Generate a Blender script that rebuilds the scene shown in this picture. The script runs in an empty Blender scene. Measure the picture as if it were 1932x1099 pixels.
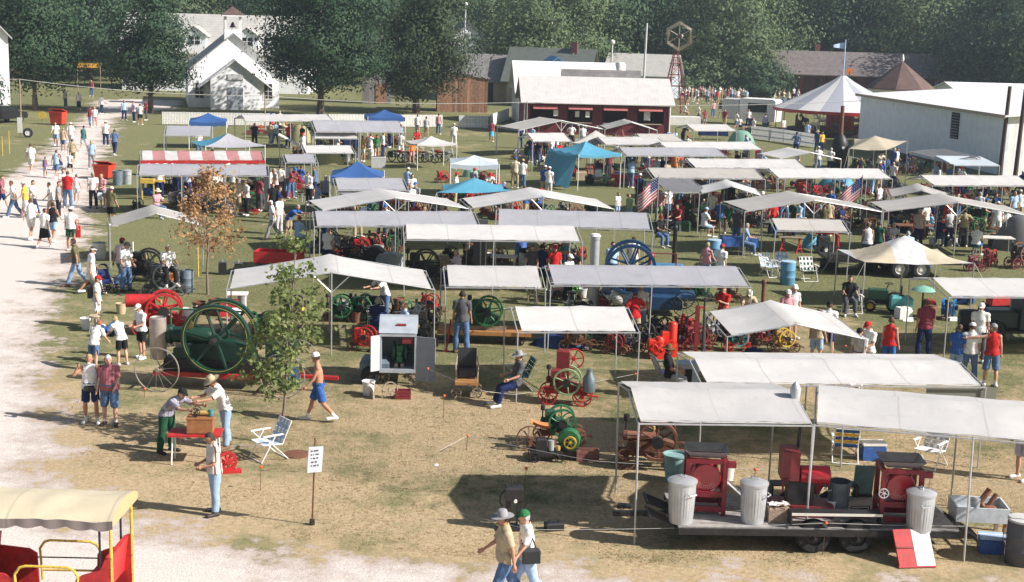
import bpy,bmesh,math,random
import numpy as np
from mathutils import Vector,Matrix,noise as mnoise
random.seed(7)
rng=np.random.default_rng(7)
C=bpy.context.scene.collection
SC=bpy.context.scene
R=math.radians
# ------------------------------------------------------------------ camera
CAM_H,PITCH,ROLL,LENS=10.0,10.89,1.6,50.5
cam_d=bpy.data.cameras.new('camera')
cam=bpy.data.objects.new('camera',cam_d)
C.objects.link(cam)
cam_d.lens=LENS
cam_d.sensor_width=36
cam_d.sensor_fit='HORIZONTAL'
cam_d.clip_end=2000
CAM_M=Matrix.Rotation(R(90-PITCH),4,'X')@ Matrix.Rotation(R(ROLL),4,'Z')
cam.matrix_world=Matrix.Translation((0,0,CAM_H))@ CAM_M
SC.camera=cam
# ------------------------------------------------------------------ sky, sun, exposure
SUN_EL,SUN_AZ=35.5,16.0   # shadows fall to the left and a little away
sd=Vector((-math.cos(R(SUN_EL))*math.cos(R(SUN_AZ)),math.cos(R(SUN_EL))*math.sin(R(SUN_AZ)),-math.sin(R(SUN_EL))))
W=bpy.data.worlds.new('World')
SC.world=W
W.use_nodes=True
wt=W.node_tree
sky=wt.nodes.new('ShaderNodeTexSky')
sky.sky_type='NISHITA'
sky.sun_disc=False
sky.sun_elevation=R(SUN_EL)
sky.sun_rotation=math.atan2(-sd.x,-sd.y)
sky.air_density=1.2
sky.dust_density=2.0
wt.links.new(sky.outputs[0],wt.nodes['Background'].inputs[0])
wt.nodes['Background'].inputs[1].default_value=0.06
sun_d=bpy.data.lights.new('sun','SUN')
sun_d.energy=5.0
sun_d.angle=R(0.6)
sun_d.color=(1.0,0.945,0.895)
sun=bpy.data.objects.new('sun',sun_d)
C.objects.link(sun)
sun.rotation_euler=sd.to_track_quat('-Z','Y').to_euler()
sun.location=(40,-20,60)
SC.view_settings.view_transform='Standard'
SC.view_settings.look='None'
SC.view_settings.gamma=1
SC.view_settings.use_curve_mapping=False
SC.view_settings.exposure=0.7
SC.render.engine='CYCLES'
SC.cycles.use_denoising=True
SC.cycles.max_bounces=6
SC.cycles.transparent_max_bounces=8
# ------------------------------------------------------------------ survey helpers: photo point -> place on the ground
FPX=LENS/36*1932
M3=CAM_M.to_3x3()
def gp(px,py,z=0.0):
 d=M3 @ Vector(((px-966)/FPX,-(py-549.5)/FPX,-1))
 t=(z-CAM_H)/d.z
 return Vector((d.x*t,d.y*t,z))
def at_dist(px,py,Y):
 d=M3 @ Vector(((px-966)/FPX,-(py-549.5)/FPX,-1))
 t=Y/d.y
 return Vector((d.x*t,Y,CAM_H+d.z*t))
def zat(px,py,p):
 return at_dist(px,py,p[1]).z
# ------------------------------------------------------------------ materials
MATS={}
def nd(nt,t,**kw):
 n=nt.nodes.new(t)
 for k,v in kw.items():
  if k.startswith('i_'):
   n.inputs[int(k[2:]) if k[2:].isdigit() else k[2:].replace('_',' ')].default_value=v
  else:
   setattr(n,k,v)
 return n
def c4(c): return (c[0],c[1],c[2],1.0)
def mat(name,col,rough=0.6,metal=0.0,var=0.25,scale=6.0,bump=0.0,wear=None,transl=0.0,coord='Object',spec=0.4,rnd=0.0):
 if name in MATS: return MATS[name]
 m=bpy.data.materials.new(name); m.use_nodes=True
 nt=m.node_tree; b=nt.nodes['Principled BSDF']; L=nt.links.new
 b.inputs['Roughness'].default_value=rough
 b.inputs['Metallic'].default_value=metal
 b.inputs['Specular IOR Level'].default_value=spec
 tc=nd(nt,'ShaderNodeTexCoord')
 nz=nd(nt,'ShaderNodeTexNoise'); nz.inputs['Scale'].default_value=scale
 nz.inputs['Detail'].default_value=5; nz.inputs['Roughness'].default_value=0.65
 L(tc.outputs[coord],nz.inputs['Vector'])
 rp=nd(nt,'ShaderNodeValToRGB')
 k=var
 rp.color_ramp.elements[0].position=0.3; rp.color_ramp.elements[1].position=0.72
 rp.color_ramp.elements[0].color=c4([max(0,x*(1-k)) for x in col])
 rp.color_ramp.elements[1].color=c4([min(1,x*(1+k*0.6)) for x in col])
 L(nz.outputs[0],rp.inputs[0])
 out=rp.outputs[0]
 if wear:
  n2=nd(nt,'ShaderNodeTexNoise'); n2.inputs['Scale'].default_value=scale*2.3; n2.inputs['Detail'].default_value=8
  n2.inputs['Roughness'].default_value=0.75
  L(tc.outputs[coord],n2.inputs['Vector'])
  r2=nd(nt,'ShaderNodeValToRGB'); r2.color_ramp.elements[0].position=0.52; r2.color_ramp.elements[1].position=0.64
  L(n2.outputs[0],r2.inputs[0])
  mx=nd(nt,'ShaderNodeMix',data_type='RGBA'); mx.inputs[7].default_value=c4(wear)
  L(r2.outputs[0],mx.inputs[0]); L(out,mx.inputs[6]); out=mx.outputs[2]
 if rnd:
  oi=nd(nt,'ShaderNodeObjectInfo')
  hs=nd(nt,'ShaderNodeHueSaturation')
  mr=nd(nt,'ShaderNodeMapRange'); mr.inputs[3].default_value=1-rnd; mr.inputs[4].default_value=1+rnd
  L(oi.outputs['Random'],mr.inputs[0]); L(mr.outputs[0],hs.inputs['Value']); L(out,hs.inputs['Color']); out=hs.outputs[0]
 L(out,b.inputs['Base Color'])
 if bump:
  bp=nd(nt,'ShaderNodeBump'); bp.inputs['Strength'].default_value=bump; bp.inputs['Distance'].default_value=0.02
  L(nz.outputs[0],bp.inputs['Height']); L(bp.outputs[0],b.inputs['Normal'])
 if transl:
  tr=nd(nt,'ShaderNodeBsdfTranslucent'); L(out,tr.inputs[0])
  ms=nd(nt,'ShaderNodeMixShader'); ms.inputs[0].default_value=transl
  L(b.outputs[0],ms.inputs[1]); L(tr.outputs[0],ms.inputs[2]); L(ms.outputs[0],nt.nodes['Material Output'].inputs[0])
 MATS[name]=m
 return m
def stripe_mat(name,cols,freq,axis=0,rough=0.7,coord='Object',transl=0.0):
 if name in MATS: return MATS[name]
 m=bpy.data.materials.new(name); m.use_nodes=True
 nt=m.node_tree; b=nt.nodes['Principled BSDF']; L=nt.links.new
 b.inputs['Roughness'].default_value=rough
 tc=nd(nt,'ShaderNodeTexCoord'); sp=nd(nt,'ShaderNodeSeparateXYZ'); L(tc.outputs[coord],sp.inputs[0])
 mu=nd(nt,'ShaderNodeMath',operation='MULTIPLY'); mu.inputs[1].default_value=freq; L(sp.outputs[axis],mu.inputs[0])
 fr=nd(nt,'ShaderNodeMath',operation='FRACT'); L(mu.outputs[0],fr.inputs[0])
 rp=nd(nt,'ShaderNodeValToRGB'); rp.color_ramp.interpolation='CONSTANT'
 n=len(cols); e=rp.color_ramp.elements
 e[0].position=0; e[0].color=c4(cols[0]); e[1].position=1/n; e[1].color=c4(cols[1])
 for i in range(2,n):
  q=e.new(i/n); q.color=c4(cols[i])
 L(fr.outputs[0],rp.inputs[0])
 nz=nd(nt,'ShaderNodeTexNoise'); nz.inputs['Scale'].default_value=3; nz.inputs['Detail'].default_value=6
 L(tc.outputs['Object'],nz.inputs['Vector'])
 mr=nd(nt,'ShaderNodeMapRange'); mr.inputs[1].default_value=.3; mr.inputs[2].default_value=.7; mr.inputs[3].default_value=0.8; mr.inputs[4].default_value=1.05
 L(nz.outputs[0],mr.inputs[0])
 hs=nd(nt,'ShaderNodeHueSaturation'); L(mr.outputs[0],hs.inputs['Value']); L(rp.outputs[0],hs.inputs['Color'])
 L(hs.outputs[0],b.inputs['Base Color'])
 if transl:
  tr=nd(nt,'ShaderNodeBsdfTranslucent'); L(hs.outputs[0],tr.inputs[0])
  ms=nd(nt,'ShaderNodeMixShader'); ms.inputs[0].default_value=transl
  L(b.outputs[0],ms.inputs[1]); L(tr.outputs[0],ms.inputs[2]); L(ms.outputs[0],nt.nodes['Material Output'].inputs[0])
 MATS[name]=m
 return m
# ------------------------------------------------------------------ mesh building
class MB:
 def __init__(s): s.v=[]; s.f=[]
 def add(s,vs,fs):
  o=len(s.v); s.v+=[tuple(p) for p in vs]; s.f+=[tuple(i+o for i in f) for f in fs]; return s
 def box(s,c,d,rot=None,taper=1.0):
  x,y,z=d[0]/2,d[1]/2,d[2]/2
  vs=[Vector((a*x*(taper if e>0 else 1),b*y*(taper if e>0 else 1),e*z)) for e in (-1,1) for b in (-1,1) for a in (-1,1)]
  if rot is not None: vs=[rot @ p for p in vs]
  vs=[p+Vector(c) for p in vs]
  return s.add(vs,[(0,2,3,1),(4,5,7,6),(0,1,5,4),(2,6,7,3),(0,4,6,2),(1,3,7,5)])
 def tube(s,p0,p1,r0,r1=None,n=6,cap=True):
  p0,p1=Vector(p0),Vector(p1); r1=r0 if r1 is None else r1
  d=p1-p0
  if d.length<1e-6: return s
  q=d.to_track_quat('Z','Y'); vs=[]
  for p,r in ((p0,r0),(p1,r1)):
   for i in range(n):
    a=2*math.pi*i/n; vs.append(p+q @ Vector((r*math.cos(a),r*math.sin(a),0)))
  fs=[(i,(i+1)%n,n+(i+1)%n,n+i) for i in range(n)]
  if cap: fs+=[tuple(range(n-1,-1,-1)),tuple(range(n,2*n))]
  return s.add(vs,fs)
 def path(s,pts,r,n=6,closed=False):
  for a,b in zip(pts[:-1],pts[1:]): s.tube(a,b,r,r,n)
  if closed: s.tube(pts[-1],pts[0],r,r,n)
  return s
 def lathe(s,prof,c=(0,0,0),axis='Z',n=20,close=False):
  vs=[]; k=len(prof)
  for r,h in prof:
   for i in range(n):
    a=2*math.pi*i/n; x,y=r*math.cos(a),r*math.sin(a)
    p=(x,y,h) if axis=='Z' else ((x,h,y) if axis=='Y' else (h,x,y))
    vs.append(Vector(p)+Vector(c))
  fs=[]
  for j in range(k-1 if not close else k):
   a,b=j*n,((j+1)%k)*n
   for i in range(n):
    fs.append((a+i,a+(i+1)%n,b+(i+1)%n,b+i))
  if not close:
   fs+=[tuple(range(n-1,-1,-1)),tuple(range((k-1)*n,k*n))]
  return s.add(vs,fs)
 def sphere(s,c,r,n=10,m=6):
  r=(r,r,r) if isinstance(r,(int,float)) else r
  vs=[(c[0],c[1],c[2]-r[2])]
  for j in range(1,m):
   t=math.pi*j/m-math.pi/2
   for i in range(n):
    a=2*math.pi*i/n
    vs.append((c[0]+r[0]*math.cos(t)*math.cos(a),c[1]+r[1]*math.cos(t)*math.sin(a),c[2]+r[2]*math.sin(t)))
  vs.append((c[0],c[1],c[2]+r[2]))
  fs=[(0,1+(i+1)%n,1+i) for i in range(n)]
  for j in range(m-2):
   for i in range(n):
    a=1+j*n; fs.append((a+i,a+(i+1)%n,a+n+(i+1)%n,a+n+i))
  l=len(vs)-1; a=1+(m-2)*n
  fs+=[(a+i,a+(i+1)%n,l) for i in range(n)]
  return s.add(vs,fs)
 def prism(s,poly,y0,y1,plane='XZ'):
  n=len(poly)
  def P(u,w,t): return {'XZ':(u,t,w),'YZ':(t,u,w),'XY':(u,w,t)}[plane]
  vs=[P(u,w,y0) for u,w in poly]+[P(u,w,y1) for u,w in poly]
  return s.add(vs,[tuple(range(n)),tuple(range(2*n-1,n-1,-1))]+[(i,n+i,n+(i+1)%n,(i+1)%n) for i in range(n)])
 def grid(s,fn,nu,nv):
  vs=[fn(i/nu,j/nv) for j in range(nv+1) for i in range(nu+1)]
  return s.add(vs,[(j*(nu+1)+i,j*(nu+1)+i+1,(j+1)*(nu+1)+i+1,(j+1)*(nu+1)+i) for j in range(nv) for i in range(nu)])
 def mesh(s,name,smooth=True,ang=40,fixn=True):
  me=bpy.data.meshes.new(name); me.from_pydata([tuple(p) for p in s.v],[],s.f)
  if fixn:
   bm=bmesh.new(); bm.from_mesh(me); bmesh.ops.recalc_face_normals(bm,faces=bm.faces); bm.to_mesh(me); bm.free()
  if smooth:
   me.shade_smooth(); me.set_sharp_from_angle(angle=R(ang))
  me.update()
  return me
MB.m=lambda s: s.mesh("part",smooth=False)
def ob(name,data,m=None,parent=None,loc=None,rz=None):
 if isinstance(data,MB): data=data.mesh(name)
 o=bpy.data.objects.new(name,data); C.objects.link(o)
 if m is not None:
  if not data.materials: data.materials.append(None)
  o.material_slots[0].link='OBJECT'; o.material_slots[0].material=m
 if parent is not None: o.parent=parent
 if loc is not None: o.location=loc
 if rz is not None: o.rotation_euler.z=rz
 return o
ALL_LABELS={}
def tag(o,label,cat,group=None):
 o['label']=label; o['category']=cat
 if group: o['group']=group
 ALL_LABELS.setdefault(label,[]).append(o)
 return o
def thing(name,label,cat,loc=(0,0,0),rz=0.0,group=None):
 o=bpy.data.objects.new(name,None); C.objects.link(o); o.empty_display_size=0.2
 o.location=loc; o.rotation_euler.z=rz
 return tag(o,label,cat,group)
def struct(name,data,m):
 o=ob(name,data,m); o['kind']='structure'; return o
MESHES={}
def cached(key,fn,name=None,**kw):
 if key not in MESHES:
  MESHES[key]=fn().mesh(name or 'part',**kw)
 return MESHES[key]
def copy_tree(o,loc,rz,label=None,scale=None):
 c=o.copy(); C.objects.link(c); c.location=loc; c.rotation_euler.z=rz
 if scale: c.scale=(scale,)*3 if isinstance(scale,(int,float)) else scale
 if label: c['label']=label; ALL_LABELS.setdefault(label,[]).append(c)
 for ch in list(o.children):
  d=ch.copy(); C.objects.link(d); d.parent=c
  for g in list(ch.children):
   e=g.copy(); C.objects.link(e); e.parent=d
 return c
# common colours
PAL=dict(white=(.80,.79,.76),offwhite=(.7,.68,.62),cream=(.62,.55,.40),red=(.50,.025,.025),darkred=(.22,.025,.03),maroon=(.25,.05,.07),pink=(.62,.30,.33),
  orange=(.75,.22,.04),yellow=(.72,.48,.07),green=(.03,.16,.06),dkgreen=(.02,.08,.045),ltgreen=(.30,.42,.22),olive=(.13,.12,.06),
  blue=(.04,.12,.38),navy=(.02,.03,.10),ltblue=(.36,.50,.68),skyblue=(.10,.42,.62),denim=(.10,.17,.31),ltdenim=(.30,.42,.58),teal=(.06,.24,.26),
  grey=(.30,.30,.31),ltgrey=(.52,.52,.52),dkgrey=(.09,.09,.10),black=(.018,.018,.02),khaki=(.42,.34,.22),tan=(.50,.40,.26),brown=(.16,.08,.04),rust=(.21,.09,.05),
  purple=(.25,.16,.30),lav=(.50,.46,.60),steel=(.35,.36,.37),wood=(.30,.19,.10))
def paint(c): return mat('paint_'+c,PAL[c],0.48,0,0.35,6,0.08,wear=[x*.35+.03 for x in PAL[c]])
def cloth(c): return mat('cloth_'+c,PAL[c],0.9,0,0.22,9,0.25,spec=0.15)
def plain(c): return mat('plain_'+c,PAL[c],0.6,0,0.15,4)
M_PIPE=mat('galvanised_pipe',(.50,.51,.52),0.45,0.5,0.2,5)
M_TIRE=mat('tyre_rubber',(.022,.022,.024),0.85,0,0.3,8)
M_IRON=mat('dark_iron',(.035,.033,.034),0.5,0.3,0.4,8,0.1)
M_RUST=mat('rusty_iron',(.20,.085,.05),0.8,0.1,0.45,7,0.3,wear=(.10,.045,.035))
M_GALV=mat('galvanised_sheet',(.52,.54,.56),0.42,0.45,0.22,3,0.05)
M_WOOD=mat('weathered_plank',(.34,.27,.20),0.85,0,0.35,9,0.2)
M_ROPE=mat('pale_rope',(.55,.54,.50),0.9,0,0.2,9)
M_BLACKP=mat('black_plastic',(.02,.02,.022),0.5,0,0.2,5)
# ================================================================== ground, path, grass
def np_mesh(name,verts,faces_n,faces):
 me=bpy.data.meshes.new(name)
 nf=len(faces)// faces_n
 me.vertices.add(len(verts)); me.vertices.foreach_set('co',np.asarray(verts,dtype=np.float32).ravel())
 me.loops.add(len(faces)); me.loops.foreach_set('vertex_index',np.asarray(faces,dtype=np.int32))
 me.polygons.add(nf); me.polygons.foreach_set('loop_start',np.arange(0,nf*faces_n,faces_n,dtype=np.int32))
 me.update(calc_edges=True)
 return me
def noise_n(nt,vec,scale,detail=4,rough=.6):
 n=nd(nt,'ShaderNodeTexNoise'); n.inputs['Scale'].default_value=scale; n.inputs['Detail'].default_value=detail
 n.inputs['Roughness'].default_value=rough; nt.links.new(vec,n.inputs['Vector']); return n.outputs[0]
def ramp_n(nt,fac,stops):
 r=nd(nt,'ShaderNodeValToRGB'); e=r.color_ramp.elements
 e[0].position,e[0].color=stops[0][0],c4(stops[0][1]); e[1].position,e[1].color=stops[1][0],c4(stops[1][1])
 for p,c in stops[2:]:
  q=e.new(p); q.color=c4(c)
 nt.links.new(fac,r.inputs[0]); return r.outputs[0]
def mix_n(nt,fac,a,b):
 m=nd(nt,'ShaderNodeMix',data_type='RGBA')
 for s,v in ((0,fac),(6,a),(7,b)):
  if isinstance(v,(tuple,list)): m.inputs[s].default_value=c4(v)
  elif isinstance(v,(int,float)): m.inputs[s].default_value=v
  else: nt.links.new(v,m.inputs[s])
 return m.outputs[2]
def math_n(nt,op,a,b=None,clamp=False):
 m=nd(nt,'ShaderNodeMath',operation=op); m.use_clamp=clamp
 for s,v in ((0,a),(1,b)):
  if v is None: continue
  if isinstance(v,(int,float)): m.inputs[s].default_value=v
  else: nt.links.new(v,m.inputs[s])
 return m.outputs[0]
def grass_colour(nt,pos):
 sep=nd(nt,'ShaderNodeSeparateXYZ'); nt.links.new(pos,sep.inputs[0])
 big=noise_n(nt,pos,0.16,3,.55); mid=noise_n(nt,pos,0.75,5,.65); fine=noise_n(nt,pos,9,8,.85)
 far=nd(nt,'ShaderNodeMapRange'); far.inputs[1].default_value=33; far.inputs[2].default_value=55
 far.inputs[3].default_value=-0.02; far.inputs[4].default_value=0.17; nt.links.new(sep.outputs[1],far.inputs[0])
 g=math_n(nt,'ADD',math_n(nt,'MULTIPLY',big,0.55),math_n(nt,'MULTIPLY',mid,0.45))
 g=math_n(nt,'ADD',g,far.outputs[0])
 g=math_n(nt,'ADD',g,math_n(nt,'MULTIPLY',math_n(nt,'SUBTRACT',fine,0.5),0.34))
 g=math_n(nt,'ADD',g,math_n(nt,'MULTIPLY',math_n(nt,'SUBTRACT',noise_n(nt,pos,2.4,4,.7),0.5),0.3))
 dry=ramp_n(nt,fine,[(.34,(.25,.18,.10)),(.66,(.58,.46,.295)),(.5,(.42,.32,.19))])
 grn=ramp_n(nt,fine,[(.34,(.08,.088,.038)),(.66,(.31,.295,.15)),(.5,(.17,.174,.08))])
 m=nd(nt,'ShaderNodeMapRange'); m.inputs[1].default_value=.46; m.inputs[2].default_value=.60; nt.links.new(g,m.inputs[0])
 col=mix_n(nt,m.outputs[0],dry,grn)
 bare=nd(nt,'ShaderNodeMapRange'); bare.inputs[1].default_value=.62; bare.inputs[2].default_value=.74
 nt.links.new(noise_n(nt,pos,0.42,6,.7),bare.inputs[0])
 return mix_n(nt,math_n(nt,'MULTIPLY',bare.outputs[0],.55),col,(.36,.255,.17)),fine
def ground_mat(blade=False):
 m=bpy.data.materials.new('dry_turf'); m.use_nodes=True; nt=m.node_tree; b=nt.nodes['Principled BSDF']
 geo=nd(nt,'ShaderNodeNewGeometry'); col,fine=grass_colour(nt,geo.outputs['Position'])
 nt.links.new(col,b.inputs['Base Color']); b.inputs['Roughness'].default_value=.95; b.inputs['Specular IOR Level'].default_value=.1
 bp=nd(nt,'ShaderNodeBump'); bp.inputs['Strength'].default_value=.8; bp.inputs['Distance'].default_value=.05
 h=math_n(nt,'ADD',fine,noise_n(nt,geo.outputs['Position'],28,3,.6))
 nt.links.new(h,bp.inputs['Height']); nt.links.new(bp.outputs[0],b.inputs['Normal'])
 if blade:
  tr=nd(nt,'ShaderNodeBsdfTranslucent'); nt.links.new(col,tr.inputs[0]); ms=nd(nt,'ShaderNodeMixShader'); ms.inputs[0].default_value=.5
  nt.links.new(b.outputs[0],ms.inputs[1]); nt.links.new(tr.outputs[0],ms.inputs[2]); nt.links.new(ms.outputs[0],nt.nodes['Material Output'].inputs[0])
 return m
def path_mat():
 m=bpy.data.materials.new('pale_gravel'); m.use_nodes=True; nt=m.node_tree; b=nt.nodes['Principled BSDF']
 geo=nd(nt,'ShaderNodeNewGeometry'); pos=geo.outputs['Position']
 gcol,fine=grass_colour(nt,pos)
 at=nd(nt,'ShaderNodeAttribute'); at.attribute_name='edge'
 n1=noise_n(nt,pos,0.55,6,.7); n2=noise_n(nt,pos,3.0,5,.7)
 e=math_n(nt,'ADD',at.outputs['Fac'],math_n(nt,'MULTIPLY',math_n(nt,'SUBTRACT',n1,.5),7.0))
 e=math_n(nt,'ADD',e,math_n(nt,'MULTIPLY',math_n(nt,'SUBTRACT',n2,.5),3.2))
 mask=nd(nt,'ShaderNodeMapRange',interpolation_type='SMOOTHSTEP'); mask.inputs[1].default_value=.1; mask.inputs[2].default_value=.8
 nt.links.new(e,mask.inputs[0])
 grit=noise_n(nt,pos,22,4,.8)
 gr=ramp_n(nt,grit,[(.3,(.42,.37,.33)),(.7,(.78,.72,.665)),(.5,(.63,.57,.52))])
 worn=nd(nt,'ShaderNodeMapRange'); worn.inputs[1].default_value=.56; worn.inputs[2].default_value=.72
 nt.links.new(noise_n(nt,pos,0.9,6,.72),worn.inputs[0])
 gr=mix_n(nt,math_n(nt,'MULTIPLY',worn.outputs[0],.3),gr,(.36,.26,.19))
 dirt=nd(nt,'ShaderNodeMapRange',interpolation_type='SMOOTHSTEP'); dirt.inputs[1].default_value=2.2; dirt.inputs[2].default_value=.3; nt.links.new(e,dirt.inputs[0])
 gr=mix_n(nt,math_n(nt,'MULTIPLY',dirt.outputs[0],n2),gr,(.25,.16,.11))
 nt.links.new(mix_n(nt,mask.outputs[0],gcol,gr),b.inputs['Base Color'])
 b.inputs['Roughness'].default_value=.95; b.inputs['Specular IOR Level'].default_value=.1
 bp=nd(nt,'ShaderNodeBump'); bp.inputs['Strength'].default_value=.5; bp.inputs['Distance'].default_value=.03
 nt.links.new(math_n(nt,'ADD',grit,fine),bp.inputs['Height']); nt.links.new(bp.outputs[0],b.inputs['Normal'])
 return m
M_TURF=ground_mat(); M_BLADE=ground_mat(True)
g=MB().add([(-1500,-200,0),(1500,-200,0),(1500,2500,0),(-1500,2500,0)],[(0,1,2,3)])
struct('ground',g,M_TURF)
# gravel path outline surveyed from the photograph, then on out of the frame
def in_poly(P,poly):
 x,y=P[:,0],P[:,1]; ins=np.zeros(len(P),bool); n=len(poly)
 dist=np.full(len(P),1e9)
 for i in range(n):
  (x0,y0),(x1,y1)=poly[i],poly[(i+1)%n]
  c=((y0>y)!=(y1>y))&(x<(x1-x0)*(y-y0)/(y1-y0+1e-12)+x0); ins^=c
  dx,dy=x1-x0,y1-y0; t=np.clip(((x-x0)*dx+(y-y0)*dy)/(dx*dx+dy*dy+1e-12),0,1)
  dist=np.minimum(dist,np.hypot(x-x0-t*dx,y-y0-t*dy))
 return np.where(ins,dist,-dist)
right_edge=[(1932,1086),(1400,1078),(1050,1070),(840,1052),(640,1040),(470,1003),(340,978),(240,960),(170,915),(150,860),(165,800),(130,730),(120,660),(100,610),
              (150,560),(170,520),(172,480),(195,440),(190,400),(205,360),(208,320),(214,285),(222,250),(236,222),(300,210),(345,206),(345,190),(240,186)]
left_edge=[(170,190),(160,210),(125,238),(90,262),(55,300),(20,322),(-40,345),(-160,420)]
PATH=[tuple(gp(*p).xy) for p in right_edge]+[tuple(gp(*p).xy) for p in left_edge]+[(-42,30),(-42,6),(60,6),(60,25.2)]
cs=0.55
xs=np.arange(-44,34,cs); ys=np.arange(6,172,cs)
X,Y=np.meshgrid(xs,ys); P=np.stack([X.ravel(),Y.ravel()],1); sdist=in_poly(P,PATH)
idx=np.arange(len(P)).reshape(X.shape); s2=sdist.reshape(X.shape)
keep=np.maximum.reduce([s2[:-1,:-1],s2[1:,:-1],s2[:-1,1:],s2[1:,1:]])>-3.2
q=np.stack([idx[:-1,:-1],idx[:-1,1:],idx[1:,1:],idx[1:,:-1]],-1)[keep]
used,inv=np.unique(q.ravel(),return_inverse=True)
me=np_mesh('gravel_path',np.c_[P[used],np.full(len(used),.004)],4,inv)
a=me.attributes.new('edge','FLOAT','POINT'); a.data.foreach_set('value',np.clip(sdist[used],-3,6).astype(np.float32))
struct('gravel_path',me,path_mat())
# grass blades: nobody could count them
def build_grass():
 N=90000
 Yr=25+45*rng.random(N)**1.5
 Xr=(rng.random(N)*2-1)*(Yr*0.37+1)
 P=np.stack([Xr,Yr],1)
 dens=np.array([mnoise.noise(Vector((x*.5,y*.5,3)))+.5*mnoise.noise(Vector((x*1.7,y*1.7,9))) for x,y in P])
 P=P[(in_poly(P,PATH)<-.4+dens*1.5)&(rng.random(len(P))<np.clip(.55+dens*.6,.3,1))]
 n=len(P); B=3; T=n*B
 base=np.repeat(P,B,0)+rng.normal(0,.09,(T,2))
 ang=rng.random(T)*2*np.pi; h=rng.uniform(.012,.034,T); w=rng.uniform(.006,.014,T); lean=rng.normal(0,.05,(T,2))
 dx,dy=np.cos(ang)*w,np.sin(ang)*w
 v=np.zeros((T,3,3))
 v[:,0,0]=base[:,0]-dx; v[:,0,1]=base[:,1]-dy; v[:,1,0]=base[:,0]+dx; v[:,1,1]=base[:,1]+dy
 v[:,2,0]=base[:,0]+lean[:,0]; v[:,2,1]=base[:,1]+lean[:,1]; v[:,2,2]=h
 o=ob('grass',np_mesh('grass',v.reshape(-1,3),3,np.arange(T*3)),M_BLADE)
 o['kind']='stuff'; o['label']='short dry grass blades growing in the mown turf'
build_grass()
# ================================================================== trees
def leaf_mat(name,dark,light,transl=.3,rough=.55):
 m=bpy.data.materials.new(name); m.use_nodes=True; nt=m.node_tree; b=nt.nodes['Principled BSDF']
 geo=nd(nt,'ShaderNodeNewGeometry'); tc=nd(nt,'ShaderNodeTexCoord')
 nz=noise_n(nt,tc.outputs['Object'],0.9,3,.6)
 f=math_n(nt,'ADD',math_n(nt,'MULTIPLY',geo.outputs['Random Per Island'],.4),math_n(nt,'MULTIPLY',nz,.5),True)
 col=ramp_n(nt,f,[(.15,dark),(.9,light)])
 nt.links.new(col,b.inputs['Base Color']); b.inputs['Roughness'].default_value=rough; b.inputs['Specular IOR Level'].default_value=.12
 tr=nd(nt,'ShaderNodeBsdfTranslucent'); nt.links.new(col,tr.inputs[0])
 ms=nd(nt,'ShaderNodeMixShader'); ms.inputs[0].default_value=transl
 nt.links.new(b.outputs[0],ms.inputs[1]); nt.links.new(tr.outputs[0],ms.inputs[2]); nt.links.new(ms.outputs[0],nt.nodes['Material Output'].inputs[0])
 return m
LEAF_OAK=leaf_mat('oak_leaves',(.022,.054,.034),(.088,.142,.068))
LEAF_FAR=leaf_mat('far_dark_leaves',(.026,.064,.038),(.118,.182,.088))
LEAF_PALE=leaf_mat('far_pale_leaves',(.05,.098,.05),(.21,.26,.12))
LEAF_YOUNG=leaf_mat('young_maple_leaves',(.07,.12,.035),(.36,.40,.16),.4)
LEAF_BROWN=leaf_mat('withered_leaves',(.26,.13,.06),(.62,.40,.20),.3,.8)
M_BARK=mat('bark',(.11,.085,.065),.95,0,.4,6,.5)
M_BARKL=mat('young_bark',(.20,.16,.125),.9,0,.3,8,.3)
def leaves_mesh(name,cen,nrm,size,r,soft=None):
 n=len(cen)
 nrm=nrm/(np.linalg.norm(nrm,axis=1,keepdims=True)+1e-9)
 t=r.normal(size=(n,3)); t-=(t*nrm).sum(1,keepdims=True)*nrm; t /= np.linalg.norm(t,axis=1,keepdims=True)+1e-9
 b=np.cross(nrm,t); s=size[:,None] if np.ndim(size) else size
 fold=nrm*s*.18
 v=np.stack([cen-t*s*.62,cen-b*s*.40+fold,cen+t*s*.62,cen+b*s*.40+fold],1).reshape(-1,3)
 me=np_mesh(name,v,4,np.arange(n*4))
 if soft is not None:
  soft=soft/(np.linalg.norm(soft,axis=1,keepdims=True)+1e-9); me.shade_smooth(); me.normals_split_custom_set_from_vertices(np.repeat(soft,4,0).tolist())
 return me
def crown_points(r,H,base,rx,ry,clumps,per,rc,seed,top=.62):
 cz=base+(H-base)*(1-top); C0=[]
 while len(C0)<clumps:
  d=r.normal(size=3); d /= np.linalg.norm(d)
  lump=1+.38*mnoise.noise(Vector(d*1.7)+Vector((seed*7.1,0,0)))+.22*mnoise.noise(Vector(d*4.1)+Vector((0,seed*3.3,0)))
  rad=lump*(r.random()**.38)
  vz=(H-cz) if d[2]>0 else (cz-base)
  p=np.array([d[0]*rx*rad,d[1]*ry*rad,cz+d[2]*vz*rad])
  if p[2]>base*.9: C0.append(p)
 C0=np.array(C0)
 k=np.repeat(np.arange(clumps),per)
 off=r.normal(size=(len(k),3))*np.array([rc,rc,rc*.55])*.55
 pts=C0[k]+off
 out=pts-np.array([0,0,cz]); out /= np.linalg.norm(out,axis=1,keepdims=True)+1e-9
 oc=off*np.array([1,1,1.8]); oc /= np.linalg.norm(oc,axis=1,keepdims=True)+1e-9
 soft=oc*.7+out*.6+np.array([0,0,.15]); nrm=soft+r.normal(size=pts.shape)*.3
 return C0,pts,nrm,soft
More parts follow.
